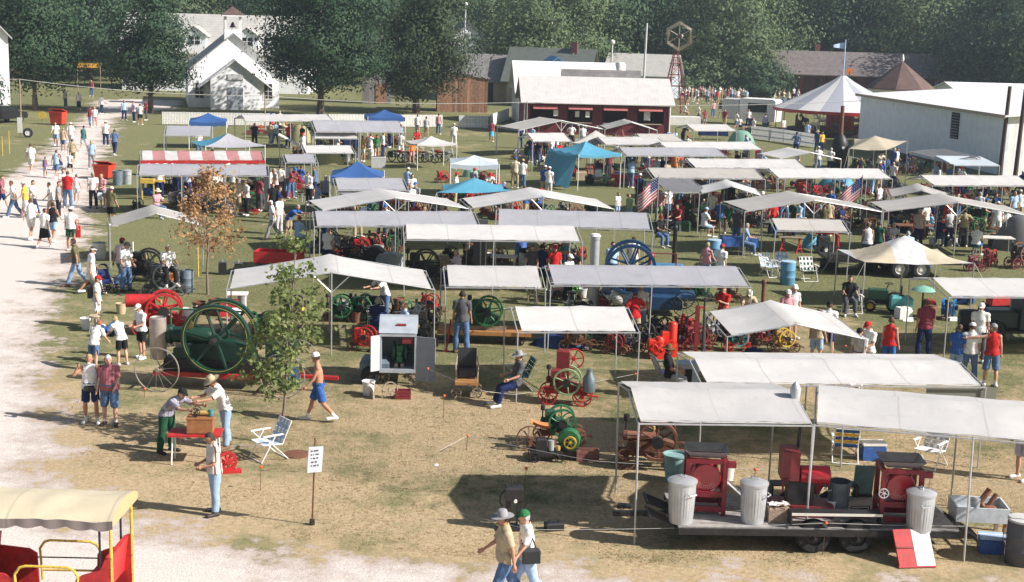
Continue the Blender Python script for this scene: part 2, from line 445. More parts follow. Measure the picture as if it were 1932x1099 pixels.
def trunk_mb(r,H,base,r0,C0,nl,rr=.32):
 b=MB(); pts=[(0,0,-.05)]; x=y=0
 for i in range(1,7):
  z=(H*.72)*i/6; x+=r.normal()*.02*H/6; y+=r.normal()*.02*H/6; pts.append((x,y,z))
 def rad(z): return r0*(1-.85*z/(H*.75))+.015
 for a,c in zip(pts[:-1],pts[1:]): b.tube(a,c,rad(a[2])*(1.35 if a[2]<.01 else 1),rad(c[2]),8,False)
 for i in r.choice(len(C0),min(nl,len(C0)),replace=False):
  e=Vector(C0[i]); z=min(max(base*.85,e.z-np.hypot(e.x,e.y)*.7),H*.68); k=z/(H*.72)*6; j=min(int(k),5)
  s=Vector(pts[j]).lerp(Vector(pts[j+1]),k-j); m=s.lerp(e,.5)+Vector((r.normal()*.1,r.normal()*.1,.06*(e-s).length))
  q=rad(z)*rr; b.tube(s,m,q,q*.65,5,False); b.tube(m,e,q*.65,q*.2,5,False)
 return b
def big_tree(name,label,loc,H,base,rx,ry,clumps,per,rc,leaf,lm,seed,group='trees behind the show field',trunk=.3,top=.62):
 r=np.random.default_rng(seed)
 C0,pts,nrm,soft=crown_points(r,H,base,rx,ry,clumps,per,rc,seed,top)
 t=thing(name,label,'tree',loc,0,group)
 ob('trunk',trunk_mb(r,H,base,trunk,C0,26).mesh('trunk'),M_BARK,t)
 ob('crown',leaves_mesh('crown',pts,nrm,r.uniform(leaf*.7,leaf*1.3,len(pts)),r,soft),lm,t)
 return t
# the four big trees along the fence
def place(px,py):
 p=gp(px,py); return (p.x,p.y,0)
big_tree('oak_tree','dark oak standing left of the gravel path beside a red dumpster',place(67,208),12.5,2.2,3.9,4.1,120,140,1.7,.24,LEAF_OAK,11,trunk=.22)
big_tree('oak_tree','rounded dark oak whose shade falls on a group by the schoolhouse',place(284,214),11.4,1.9,3.5,3.6,115,145,1.6,.24,LEAF_OAK,12,trunk=.24)
big_tree('oak_tree','broad dark oak right of the schoolhouse, its boughs hanging over a grey roof',place(604,223),14.0,2.4,5.5,5.2,165,150,1.85,.24,LEAF_OAK,13,trunk=.32)
big_tree('oak_tree','oak with yellowing right side standing before the brown board shed',place(785,214),13.6,1.7,4.7,4.7,145,145,1.75,.24,leaf_mat('oak_leaves_turning',(.022,.046,.028),(.10,.125,.05)),14,trunk=.3)
# tree belt behind the grounds
FAR=[]
for i,(H,base,rx,lm) in enumerate([(19,2.5,8,LEAF_FAR),(17,1.2,7,LEAF_PALE),(21,3,8.5,LEAF_FAR),(16,1.0,7.5,LEAF_FAR),(18,2,7.5,LEAF_PALE)]):
 r=np.random.default_rng(40+i)
 C0,pts,nrm,soft=crown_points(r,H,base,rx,rx,105,125,2.8,60+i)
 FAR.append((trunk_mb(r,H,base,.4,C0,22).mesh('trunk'),leaves_mesh('crown',pts,nrm,r.uniform(.28,.5,len(pts)),r,soft),lm))
belt=[  # photo x, metres away, prototype, scale, what it is next to
 (20,185,2,1.0,'behind the white gable at the left end of the field'),(95,215,0,1.05,'far behind the dumpster oak'),(165,190,3,1.0,'behind the yellow banner by the path'),(235,225,2,1.0,'behind the rounded oak'),
 (305,205,1,1.0,'rising behind the dormer of the long white building'),(380,230,4,1.05,'behind the schoolhouse belfry'),(455,240,0,1.0,'behind the right end of the long white building'),(530,205,2,1.0,'just behind the broad oak'),
 (640,220,3,1.1,'between the broad oak and the yellowing oak'),(720,200,0,1.0,'behind the grey board tower'),(800,225,1,1.0,'behind the yellowing oak'),(905,250,4,.9,'behind the white house'),
 (985,176,1,.82,'with grey green leaves behind the green roof'),(1060,190,4,.9,'behind the street lamp'),(1140,205,2,1.05,'very dark, behind the globe lamp'),(1210,215,0,1.05,'behind the bare pole'),
 (1290,215,3,1.05,'behind the windmill wheel'),(1375,200,4,.98,'with light tips behind the food trailer'),(1440,215,1,1.0,'over the left gable of the depot'),(1505,235,2,1.1,'behind the depot chimney'),
 (1580,220,0,1.1,'behind the flag of the striped tent'),(1660,245,3,1.15,'behind the half hidden pale house'),(1735,215,4,1.0,'behind the lamp over the depot roof'),(1800,225,2,1.05,'behind the right end of the depot'),
 (1870,200,3,1.0,'behind the red trimmed white roofs'),(1945,205,0,1.0,'beyond the metal building'),(2010,190,1,1.0,'beyond the pair of utility poles')]
kindname=['tall dark tree','pale green tree','tall dense tree','low branched dark tree','light green tree']
for k,(px,Yd,pi,s,where) in enumerate(belt):
 tm,cm,lm=FAR[pi]; p=at_dist(px,60,Yd)
 t=thing('tree',kindname[pi]+' '+where,'tree',(p.x,Yd,0),k*2.4,'tree belt behind the grounds'); t.scale=(s,s,s)
 ob('trunk',tm,M_BARK,t); ob('crown',cm,lm,t)
# a second, farther row closes the gaps: one wood that reads as a mass
fv,ff,vo=[],[],0
for k in range(46):
 tm,cm,lm=FAR[(k*3)%5]; n=len(cm.vertices); co=np.empty(n*3,np.float32); cm.vertices.foreach_get('co',co); co=co.reshape(-1,3)
 a=k*1.7; Rm=np.array([[math.cos(a),-math.sin(a),0],[math.sin(a),math.cos(a),0],[0,0,1]])
 sel=co.reshape(-1,4,3)[::3].reshape(-1,3)*np.array([1.25,1.25,1.15]); cen=sel.reshape(-1,4,3).mean(1,keepdims=True); sel=((sel.reshape(-1,4,3)-cen)*1.7+cen).reshape(-1,3)
 sel[:,2]-=1.0; sel=sel[np.repeat(sel.reshape(-1,4,3)[:,:,2].min(1)>0.05,4)]
 fv.append(sel @ Rm.T+np.array([-150+k*7.6+4*math.sin(k*5),268+14*math.sin(k*2.2),0]))
fv=np.concatenate(fv)
o=ob('wood',np_mesh('wood',fv,4,np.arange(len(fv))),LEAF_FAR); o['kind']='stuff'; o['label']='far wood closing the view behind the tree belt'
# bushes under the belt right of the windmill
for k,(px,Yd,H,rx,lm,where) in enumerate([(1285,193,5.2,3.2,LEAF_PALE,'behind the windmill tower'),(1335,194,6.4,3.6,LEAF_PALE,'with silvery tips behind the crowd'),(1395,195,6.8,3.8,LEAF_PALE,'between the crowd and the depot'),
  (1228,192,4.4,3.0,LEAF_FAR,'beside the white tanks'),(1440,190,5.0,3.5,LEAF_FAR,'at the depot gable'),(1110,182,4.2,3,LEAF_FAR,'behind the light blue gable')]):
 p=at_dist(px,100,Yd)
 big_tree('bush','rounded leafy bush '+where,(p.x,Yd,0),H,.2,rx,rx,70,50,1.1,.34,lm,80+k,'bushes behind the crowd',.12,.7)
def sapling(name,label,path,r0,lm,tips,leaf,per,rc,seed,low=.9):
 r=np.random.default_rng(seed); t=thing(name,label,'tree',path[0])
 o0=Vector(path[0]); P=[Vector(p)-o0 for p in path]; b=MB(); n=len(P)
 for i in range(n-1): b.tube(P[i],P[i+1],r0*(1-.8*i/(n-1)),r0*(1-.8*(i+1)/(n-1)),8,i==0)
 ob('trunk',b,M_BARKL,t)
 cl=[]
 for tp in tips:
  tp=Vector(tp); z=tp.z-Vector((tp.x,tp.y)).length*.55-.15; z=max(low,z); best=0
  for i in range(n-1):
   if P[i].z<=z: best=i
  k=min(1,max(0,(z-P[best].z)/(P[best+1].z-P[best].z))); s=P[best].lerp(P[best+1],k)
  m=s.lerp(tp,.55)+Vector((0,0,.08)); lb=MB(); lb.tube(s,m,r0*.3,r0*.2,5); lb.tube(m,tp,r0*.2,r0*.07,5)
  ob('branch',lb,M_BARKL,t); cl+=[tp,m.lerp(tp,.5)]
 cl=np.array(cl); k=np.repeat(np.arange(len(cl)),per)
 pts=cl[k]+r.normal(size=(len(k),3))*np.array([rc,rc,rc*.8])
 nrm=r.normal(size=pts.shape)+np.array([.4,-.4,.7])
 ob('crown',leaves_mesh('crown',pts,nrm,r.uniform(leaf*.6,leaf*1.35,len(pts)),r),lm,t)
 return t
r=np.random.default_rng(5)
p0=gp(529,838)
tips=[]
for z,n,w in ((1.5,5,.55),(1.9,6,.72),(2.3,6,.85),(2.75,7,.95),(3.2,6,.8),(3.7,4,.7),(4.2,4,.5),(4.75,3,.28)):
 for i in range(n):
  a=2*math.pi*(i+r.random()*.7)/n; q=w*r.uniform(.5,1.05); tips.append(((-.16 if z<2.5 else .22)+q*math.cos(a),q*math.sin(a),z+r.normal()*.13))
sapling('young_tree','young green maple with thin trunk growing behind the folding chair',[p0,p0+Vector((.10,0,1.0)),p0+Vector((.17,.02,2.0)),p0+Vector((.27,0,3.2)),p0+Vector((.35,0,4.6))],.042,LEAF_YOUNG,tips,.10,27,.125,21,1.15)
p0=gp(392,556); tips=[]
for z,n,w in ((1.9,5,1.1),(2.3,7,1.45),(2.8,7,1.45),(3.2,6,1.15),(3.7,5,.75),(4.3,4,.35)):
 for i in range(n):
  a=2*math.pi*(i+r.random()*.7)/n; q=w*r.uniform(.5,1.05); tips.append((.05+q*math.cos(a),q*math.sin(a),z+r.normal()*.16))
sapling('withered_tree','young tree with withered brown leaves beside the yellow stakes',[p0,p0+Vector((-.02,0,.8)),p0+Vector((.03,0,1.55)),p0+Vector((0,0,3)),p0+Vector((.05,0,4.2))],.05,LEAF_BROWN,tips,.10,26,.18,22,1.5)
# ================================================================== buildings
def lined_mat(name,col,axis=2,freq=7.0,depth=.3,rough=.7,metal=0.,var=.12,line=.82,coord='Object'):
 if name in MATS: return MATS[name]
 m=mat(name,col,rough,metal,var,1.5,coord=coord); nt=m.node_tree; b=nt.nodes['Principled BSDF']
 src=b.inputs['Base Color'].links[0].from_socket
 tc=nd(nt,'ShaderNodeTexCoord'); sp=nd(nt,'ShaderNodeSeparateXYZ'); nt.links.new(tc.outputs['Object'],sp.inputs[0])
 fr=math_n(nt,'FRACT',math_n(nt,'MULTIPLY',sp.outputs[axis],freq))
 ln=math_n(nt,'GREATER_THAN',fr,.86)
 hs=nd(nt,'ShaderNodeHueSaturation'); v=math_n(nt,'SUBTRACT',1.0,math_n(nt,'MULTIPLY',ln,1-line))
 nt.links.new(v,hs.inputs['Value']); nt.links.new(src,hs.inputs['Color']); nt.links.new(hs.outputs[0],b.inputs['Base Color'])
 bp=nd(nt,'ShaderNodeBump'); bp.inputs['Strength'].default_value=depth; bp.inputs['Distance'].default_value=.03
 nt.links.new(fr,bp.inputs['Height']); nt.links.new(bp.outputs[0],b.inputs['Normal'])
 return m
M_CLAP=lined_mat('white_clapboard',(.87,.88,.89),2,6,.12,line=.94)
M_SHING=lined_mat('grey_shingle',(.20,.19,.185),1,3,var=.3)
M_SHINGL=lined_mat('pale_shingle',(.44,.43,.40),1,3,var=.15)
M_SHINGB=lined_mat('brown_shingle',(.125,.075,.065),2,4,var=.3)
M_SHINGG=lined_mat('green_shingle',(.11,.125,.11),1,3,var=.2)
M_TIN=lined_mat('pale_tin_roof',(.58,.555,.535),0,3.2,.2,.5,.05,line=.92)
M_TINW=lined_mat('white_tin_roof',(.88,.88,.87),0,1.3,.15,.45,.05)
M_METAL=lined_mat('ribbed_metal_wall',(.62,.66,.70),1,2.2,.5,.5,.05,line=.85)
M_REDB=lined_mat('red_board_wall',(.15,.02,.03),0,5,.5)
M_BRICK=mat('dark_red_brick',(.17,.05,.045),.9,0,.35,14,.3)
M_BOARD=mat('brown_board',(.30,.165,.10),.9,0,.4,5,.3,rnd=.35)
M_BOARDG=mat('grey_board',(.22,.20,.19),.9,0,.35,5,.3,rnd=.25)
M_GLASS=mat('dark_window',(.02,.025,.03),.15,0,.2,2,spec=.6)
M_WHITE=plain('white')
M_DARK=mat('dark_interior',(.025,.02,.02),.9)
M_TRIMR=plain('darkred')
def house(name,label,loc,rz,Wd,D,eave,apex,ridge,wm,rm,ov=.35,cat='building',th=.12):
 t=thing(name,label,cat,loc,rz); b=MB(); w=Wd/2
 if ridge=='y':
  prof=[(-w,0),(w,0),(w,eave),(0,apex),(-w,eave)]; b.prism(prof,0,D,'XZ')
 else:
  prof=[(0,0),(D,0),(D,eave),(D/2,apex),(0,eave)]; b.prism(prof,-w,w,'YZ')
 ob('wall',b.m(),wm,t)
 half=w if ridge=='y' else D/2; sl=(apex-eave)/half
 for s in (-1,1):
  r=MB(); e=half+ov; z0=apex+.03; z1=apex-sl*e+.03
  if ridge=='y': r.prism([(0,z0),(s*e,z1),(s*e,z1+th),(0,z0+th)],-ov,D+ov,'XZ')
  else: r.prism([(D/2,z0),(D/2+s*e,z1),(D/2+s*e,z1+th),(D/2,z0+th)],-w-ov,w+ov,'YZ')
  ob('roof',r.m(),rm,t)
 return t
def window(t,x,z,w,h,y=0.,m=None,frame=None,mull=1):
 f=MB(); d=.06
 for a,c in (((w+.16,d,.08),(x,y-d/2,z+h/2+.04)),((w+.16,d+.04,.08),(x,y-d/2-.02,z-h/2-.04)),((.08,d,h),(x-w/2-.04,y-d/2,z)),((.08,d,h),(x+w/2+.04,y-d/2,z))): f.box(c,a)
 for i in range(mull): f.box((x-w/2+w*(i+1)/(mull+1),y-d/2,z),(.05,d*.9,h))
 f.box((x,y-d/2+.003,z),(w,d*.8,.05))
 p=ob('window',MB().box((x,y-.012,z),(w,.02,h)).m(),m or M_GLASS,t)
 ob('frame',f.m(),frame or M_WHITE,p)
 return p
# --- schoolhouse
p=gp(432,207)
B1=house('schoolhouse','white clapboard schoolhouse with belfry behind the picket fence',(p.x,p.y+2.6,0),R(14),9.0,12,3.6,7.3,'y',M_CLAP,M_SHINGL)
vb=MB().prism([(-2.4,0),(2.4,0),(2.4,2.9),(0,4.75),(-2.4,2.9)],-2.8,-.003,'XZ')
v=ob('vestibule',vb.m(),M_CLAP,B1)
for s in (-1,1):
 ob('vestibule_roof',MB().prism([(0,4.8),(s*3.6,2.05),(s*3.6,2.17),(0,4.92)],-3.2,-.01,'XZ').m(),M_WHITE,v)
window(B1,-3.4,1.7,.8,1.5); window(B1,3.4,1.7,.8,1.5)
ob('door',MB().box((0,-2.83,1.1),(1.5,.06,2.2)).m(),mat('grey_door',(.30,.33,.36),.7),B1)
sg=ob('sign_board',MB().box((0,-2.84,3.2),(1.5,.07,.6)).m(),plain('ltgrey'),B1)
bf=ob('belfry_base',MB().box((0,1.2,7.25),(1.75,1.75,1.0)).m(),M_CLAP,B1)
for sx in (-1,1):
 for sy in (-1,1): ob('belfry_post',MB().box((sx*.74,1.2+sy*.74,8.4),(.22,.22,1.3)).m(),M_WHITE,bf)
ob('belfry_cornice',MB().box((0,1.2,9.14),(2.2,2.2,.18)).m(),M_WHITE,bf)
ob('belfry_roof',MB().add([(-1.15,.05,9.24),(1.15,.05,9.24),(1.15,2.35,9.24),(-1.15,2.35,9.24),(0,1.2,10.05)],[(0,1,4),(1,2,4),(2,3,4),(3,0,4),(3,2,1,0)]).m(),M_SHINGB,bf)
ob('bell',MB().lathe([(.05,8.5),(.1,8.45),(.2,8.2),(.34,7.95),(.3,7.95)],(0,1.2,0),n=14),M_IRON,bf)
# --- long building with dormers behind it
p=at_dist(405,100,172)
B2=house('long_house','long white building with pale roof and dormers behind the schoolhouse',(p.x,172,0),R(2),22,10,4.6,8.9,'x',M_CLAP,M_SHINGL)
for dx in (-2.4,3.8,-8.5):
 d=MB().prism([(dx-1.3,4.9),(dx+1.3,4.9),(dx+1.3,6.6),(dx,7.5),(dx-1.3,6.6)],.2,3.6,'XZ')
 dm=ob('dormer',d.m(),M_CLAP,B2)
 for s in (-1,1): ob('dormer_roof',MB().prism([(dx,7.55),(dx+s*1.6,6.42),(dx+s*1.6,6.54),(dx,7.67)],0,3.9,'XZ').m(),M_SHINGL,dm)
 f=MB().box((dx,.17,6.0),(1.3,.04,.9)); ob('dormer_window',f.m(),M_GLASS,dm)
 fr=MB().box((dx,.14,6.0),(.08,.04,.9)); fr.box((dx,.141,6.0),(1.3,.04,.06)); ob('dormer_window_bar',fr.m(),M_WHITE,dm)
for dx in (-7,-4,-1,2,5,8): window(B2,dx,2.4,1.0,1.5)
# --- white gable at the left edge
p=at_dist(-73,150,125)
B3=house('white_barn','tall white barn with shingled roof at the left end of the gravel path',(p.x-.6,125,0),R(20),9,14,7.0,11.8,'y',M_CLAP,M_SHINGL)
window(B3,1.8,3.2,1,1.6); window(B3,-1.8,3.2,1,1.6)
big_tree('bush','low dark bush at the foot of the tall white barn',(-45.5,122.5,0),3.6,.2,2.0,1.8,60,50,.9,.28,LEAF_OAK,95,'bushes behind the crowd',.1,.7)
# --- brown board shed and grey board tower
p=gp(872,212)
t=thing('board_shed','brown shed of rough vertical boards right of the yellowing oak','shed',(p.x,p.y,0),R(6))
n=17
for i in range(n):
 x=-2.6+5.2*(i+.5)/n; h=4.4-(x+2.6)/5.2*1.0+random.uniform(-.06,.06)
 ob('board',MB().box((x,random.uniform(-.02,.02),h/2),(5.2/n-.025,.06,h)).m(),M_BOARD,t)
ob('side_wall',MB().box((2.56,1.55,1.65),(.08,3.0,3.3)).m(),M_BOARD,t)
ob('back_wall',MB().box((0,3.1,1.7),(5.1,.08,3.4)).m(),M_BOARD,t)
ob('roof',MB().prism([(-2.8,4.5),(2.8,3.42),(2.8,3.52),(-2.8,4.6)],-.2,3.3,'XZ').m(),M_SHING,t)
p=at_dist(712,100,158)
t=thing('board_tower','tall grey board tower half hidden behind the oaks','tower',(p.x,158,0),R(4))
for i in range(9):
 x=-1.6+3.2*(i+.5)/9; h=7.3+random.uniform(-.05,.05)
 ob('board',MB().box((x,0,h/2),(.33,.06,h)).m(),M_BOARDG,t)
ob('core',MB().box((0,1.25,3.6),(3.2,2.4,7.2)).m(),M_BOARDG,t)
ob('door',MB().box((.4,-.06,1.1),(1.1,.05,2.2)).m(),M_BOARD,t)
# --- little street of shops: grey roof, tan wall, green roof, blue gable
p=gp(950,200)
t=house('grey_roof_shop','tan shop with worn grey roof and open dark porch',(p.x-.9,p.y+6,0),R(-4),7.0,7,2.7,5.2,'x',mat('tan_wall',(.48,.40,.27),.85),M_SHING,.7)
ob('porch_opening',MB().box((-1.6,-.02,1.15),(2.4,.05,2.3)).m(),M_DARK,t)
window(t,2.2,1.5,.8,1.2)
for x in (-3.2,-.2): ob('porch_post',MB().box((x,-.6,1.2),(.14,.14,2.4)).m(),M_WOOD,t)
p=at_dist(912,110,172)
t=house('false_front_shop','cream false front shop with small dark sign above the grey roof',(p.x,172,0),0,6,7,4.0,4.6,'y',mat('cream_wall',(.62,.56,.45),.85),M_SHING,.2)
ob('parapet',MB().box((0,-.12,4.6),(6.4,.2,1.5)).m(),M_WHITE,t)
ob('sign_board',MB().box((.3,-.25,4.75),(2.2,.05,.42)).m(),plain('dkgrey'),t)
p=gp(1012,205)
t=house('green_roof_house','low house with faded green shingle roof behind the red food stand',(p.x+1.0,p.y+6,0),R(-12),9,8,2.9,6.2,'x',mat('tan_wall2',(.46,.38,.26),.85),M_SHINGG,.6)
ob('chimney',MB().box((2.6,3.6,6.4),(.7,.7,1.5)).m(),M_BRICK,t)
window(t,-2.5,1.5,.9,1.2)
p=at_dist(1052,118,160)
t=house('blue_gable_house','pale blue gable with bright blue trim beyond the red food stand',(p.x,160,0),R(6),5,6,3.6,5.4,'y',mat('pale_blue_wall',(.46,.60,.68),.8),mat('blue_trim_roof',(.07,.25,.50),.6),.3)
window(t,0,2.6,.9,1.1)
# --- red food stand
a,c=gp(988,252),gp(1262,258)
Lw=(c-a).length; ang=math.atan2(c.y-a.y,c.x-a.x)
t=thing('food_stand','long dark red food stand with pale tin roof and pink hatches','food stand',((a.x+c.x)/2,(a.y+c.y)/2,0),ang)
w=Lw/2; D=6.0; E=2.95; A=4.75
def part(name,box,m,par=None): return ob(name,MB().box(*box).mesh(name,smooth=False),m,par or t)
part('plinth_wall',((0,.06,.5),(Lw,.12,1.0)),M_REDB)
part('header_wall',((0,.06,2.62),(Lw,.12,.7)),M_REDB)
bays=4
for i in range(bays+1):
 x=-w+.25+(Lw-.5)*i/bays; part('pier',((x,.06,1.635),(.9 if 0<i<bays else .5,.12,1.262)),M_REDB)
for i in range(bays):
 x0=-w+.25+(Lw-.5)*i/bays+.48; x1=-w+.25+(Lw-.5)*(i+1)/bays-.48
 rot=Matrix.Rotation(R(28),3,'X')
 part('hatch',(((x0+x1)/2,-.30,2.33),(x1-x0,.75,.04),rot),mat('pink_hatch',(.42,.13,.12),.7))
 part('counter',(((x0+x1)/2,-.12,1.02),(x1-x0,.5,.05)),M_WOOD)
part('back_wall',((0,D-.06,1.45),(Lw,.12,2.9)),M_REDB)
part('floor_slab',((0,D/2,.05),(Lw-.3,D-.4,.1)),M_DARK)
for s in (-1,1):
 g2=MB().prism([(.121,0),(D-.121,0),(D-.121,E-.1),(D/2,A-.1),(.121,E-.1)],s*(w-.12),s*w,'YZ'); ob('gable_wall',g2.m(),M_REDB,t)
for s in (-1,1):
 e=D/2+.55; z1=A-(A-E)/(D/2)*e
 ob('roof',MB().prism([(D/2,A),(D/2+s*e,z1),(D/2+s*e,z1+.07),(D/2,A+.07)],-w-.35,w+.35,'YZ').m(),M_TIN,t)
for x in (-.55,.35): part('menu_board',((x-1.2,-.03,1.75),(.36,.05,.5)),M_WHITE)
part('menu_board',((-3.6,-.03,1.8),(.4,.05,.5)),M_WHITE); part('menu_board',((w-2.0,-.05,1.75),(.55,.05,.8)),M_WHITE)
for x in (-.1,.2):
 ob('flood_lamp',MB().sphere((x,-.08,2.72),.12,8,5),M_WHITE,t)
for s in (-1,1): ob('downpipe',MB().tube((s*(w-.02),-.1,0),(s*(w-.02),-.1,2.55),.06,n=6),M_WHITE,t)
# building behind it with white roof
p=at_dist(1070,160,a.y+12)
t2=house('white_roof_hall','hall with bright white roof directly behind the red food stand',(p.x,a.y+9.5,0),ang,9.0,9,3.1,5.6,'x',M_CLAP,M_TINW,.4)
p=at_dist(1135,160,a.y+8)
t3=house('grey_roof_lean','low grey roofed kitchen wing behind the red food stand',(p.x,a.y+7.0,0),ang,7.0,2.2,2.9,5.15,'x',M_BRICK,M_SHING,.15)
# white tanks behind
for px,h,rr in ((1172,5.4,.55),(1184,4.3,.6),(1160,3.9,.5)):
 p=at_dist(px,140,152); k=tag(ob('storage_tank',MB().lathe([(rr*.98,0),(rr,.2),(rr,h-.3),(rr*.7,h-.05),(.05,h)],n=18),M_WHITE,None,(p.x,152+(px%5)*.8,0)),f'white upright storage tank {"tallest" if h > 5 else "squat" if h > 4 else "shortest and slimmest"} of the tanks behind the food stand','tank','white tanks')
# pale roofed shed further back
p=at_dist(1205,130,182)
house('pale_roof_shed','shed with pale slanting roof left of the windmill wheel',(p.x,182,0),R(-14),8.5,8,3.0,5.4,'x',mat('bluegrey_wall',(.36,.44,.48),.8),M_SHINGL,.4)
p=at_dist(885,60,205)
t=house('white_house','white house with grey roof glimpsed between the far trees',(p.x,205,0),R(10),8,9,5.2,8.6,'y',M_CLAP,M_SHING,.3); window(t,1.6,3.4,1,1.4); window(t,-1.6,3.4,1,1.4)
p=at_dist(1648,90,250)
t=house('pale_house','pale house glimpsed through a gap in the trees above the depot',(p.x,226,0),R(5),5,8,5.0,7.5,'y',M_CLAP,M_SHING,.3); window(t,0,4,1,1.4)
# --- windmill with opened sectional wheel
p=gp(1270,216)
t=thing('windmill','red lattice windmill tower with pale six sided wheel','windmill',(p.x,p.y,0),R(10))
Ht=zat(1268,82,p); leg=lambda sx,sy,z: Vector((sx*(1.15*(1-z/Ht)+.06),sy*(1.15*(1-z/Ht)+.06),z))
RM=paint('darkred')
for sx in (-1,1):
 for sy in (-1,1): ob('tower_leg',MB().tube(leg(sx,sy,0),leg(sx,sy,Ht),.075,.05,5),RM,t)
lv=[0,1.6,3.0,4.2,5.2,6.0]
for z0,z1 in zip(lv[:-1],lv[1:]):
 if z1>Ht: break
 for A_,B_ in (((-1,-1),(1,-1)),((1,-1),(1,1)),((1,1),(-1,1)),((-1,1),(-1,-1))):
  br=MB(); br.tube(leg(*A_,z1),leg(*B_,z1),.035,n=4); br.tube(leg(*A_,z0),leg(*B_,z1),.022,n=4); br.tube(leg(*B_,z0),leg(*A_,z1),.022,n=4); ob('brace',br,RM,t)
ob('platform',MB().box((0,0,Ht*.72),(1.1,1.1,.07)).m(),RM,t)
zc=zat(1264,68,p); hub=Vector((0,-.9,zc)); rw=1.42
ob('hub',MB().lathe([(.16,-.5),(.2,-.4),(.2,.5),(.12,1.0)],hub,'Y',10),M_IRON,t)
PALE=mat('pale_wood_vane',(.58,.52,.42),.85,0,.2,6)
for i in range(6):
 a0=math.pi/3*i+R(30); a1=a0+math.pi/3
 P0=Vector((math.cos(a0)*rw,0,math.sin(a0)*rw)); P1=Vector((math.cos(a1)*rw,0,math.sin(a1)*rw))
 sec=ob('wheel_section',MB().tube(hub+P0*1.0,hub+P1*1.0,.045,n=5),PALE,t)
 for k in range(9):
  c0=P0.lerp(P1,(k+.5)/9); o2=c0.normalized()*.15
  m_=MB().add([hub+c0-o2+Vector((0,-.42,0))+(P1-P0)*.045,hub+c0+o2+Vector((0,-.42,0))-(P1-P0)*.045,hub+c0+o2+Vector((0,.42,0))-(P1-P0)*.045,hub+c0-o2+Vector((0,.42,0))+(P1-P0)*.045],[(0,1,2,3)])
  ob('slat',m_.m(),PALE,sec)
 ob('arm',MB().tube(hub,hub+P0,.03,n=4),PALE,t)
ob('counter_weight',MB().tube((0,0,zc),(.9,1.2,zc),.04,n=4).sphere((.9,1.2,zc),.16,8,5),PALE,t)
# --- depot
a,c=gp(1462,181),gp(1856,192); Lw=(c-a).length; ang=math.atan2(c.y-a.y,c.x-a.x)
t=thing('depot','long dark brick railway depot with grey shingle roof','depot',((a.x+c.x)/2,(a.y+c.y)/2,0),ang); w=Lw/2
zr=10-(100-47)/FPX*(a.y+5); D=9
ob('wall',MB().prism([(1.6,0),(D-1,0),(D-1,3.2),(D/2+.3,zr-.4),(1.6,3.2)],-w*.97,w*.55,'YZ').m(),M_BRICK,t)
ob('white_wall',MB().box((w*.76,4.6,1.5),(w*.41,5,3.0)).m(),M_CLAP,t)
for s in (-1,1):
 e=D/2+1.0; z1=zr-(zr-3.3)/(D/2)*e*.93
 ob('roof',MB().prism([(D/2,zr),(D/2+s*e,z1),(D/2+s*e,z1+.15),(D/2,zr+.15)],-w-.3,w+.3,'YZ').m(),lined_mat('depot_shingle',(.165,.14,.135),1,3,var=.3),t)
for i in range(11):
 x=-w+.8+(Lw-1.6)*i/10; po=MB().box((x,.2,1.45),(.22,.22,2.9)); po.tube((x,.2,2.2),(x+.6,.2,2.85),.06,n=4); po.tube((x,.2,2.2),(x-.6,.2,2.85),.06,n=4); ob('porch_post',po.m(),M_TRIMR,t)
for i in range(5):
 wi=MB().box((-w*.85+i*w*.3,1.55,1.6),(1.4,.08,1.8)); ob('window',wi.m(),M_GLASS,t)
ob('chimney',MB().box((-w*.55,D/2+.8,zr+.3),(.7,.7,1.6)).m(),M_BRICK,t)
# red round crossing sign by the depot
p=at_dist(1603,135,165); k=thing('round_sign','round red sign on a post before the depot','sign',(p.x,165,0)); ob('post',MB().tube((0,0,0),(0,0,p.z),.05),M_IRON,k); ob('disc',MB().lathe([(.01,-.03),(.38,-.03),(.38,.03),(.01,.03)],(0,0,p.z),'Y',16),paint('orange'),k)
# --- gazebo
p=at_dist(1699,170,152); Yg=152
t=thing('gazebo','eight sided bandstand with brown shingle roof and white posts','gazebo',(p.x,Yg,0))
za=zat(1699,116,p); ze=zat(1645,165,p); rg=3.6
for i in range(8):
 a0,a1=R(22.5+45*i),R(67.5+45*i); q0=Vector((rg*math.cos(a0),rg*math.sin(a0),ze)); q1=Vector((rg*math.cos(a1),rg*math.sin(a1),ze)); ap=Vector((0,0,za))
 ob('roof_panel',MB().add([q0,q1,ap,q0-Vector((0,0,.12)),q1-Vector((0,0,.12)),ap-Vector((0,0,.12))],[(0,1,2),(5,4,3),(0,3,4,1)]).m(),M_SHINGB,t)
 ob('post',MB().box((q0.x*.9,q0.y*.9,ze/2-.05),(.2,.2,ze-.1)).m(),M_WHITE,t)
 ob('rail',MB().tube((q0.x*.9,q0.y*.9,.9),(q1.x*.9,q1.y*.9,.9),.06,n=4),paint('red'),t)
 ob('arch_trim',MB().box(((q0.x+q1.x)*.45,(q0.y+q1.y)*.45,ze-.3),(rg*.68,.06,.28),Matrix.Rotation(math.atan2(q1.y-q0.y,q1.x-q0.x),3,'Z')).m(),M_WHITE,t)
ob('floor',MB().lathe([(rg*.95,0),(rg*.95,.35)],n=8),M_WOOD,t); ob('finial',MB().lathe([(.08,za-.05),(.16,za+.2),(.1,za+.5),(.02,za+.75)],n=10),M_WHITE,t)
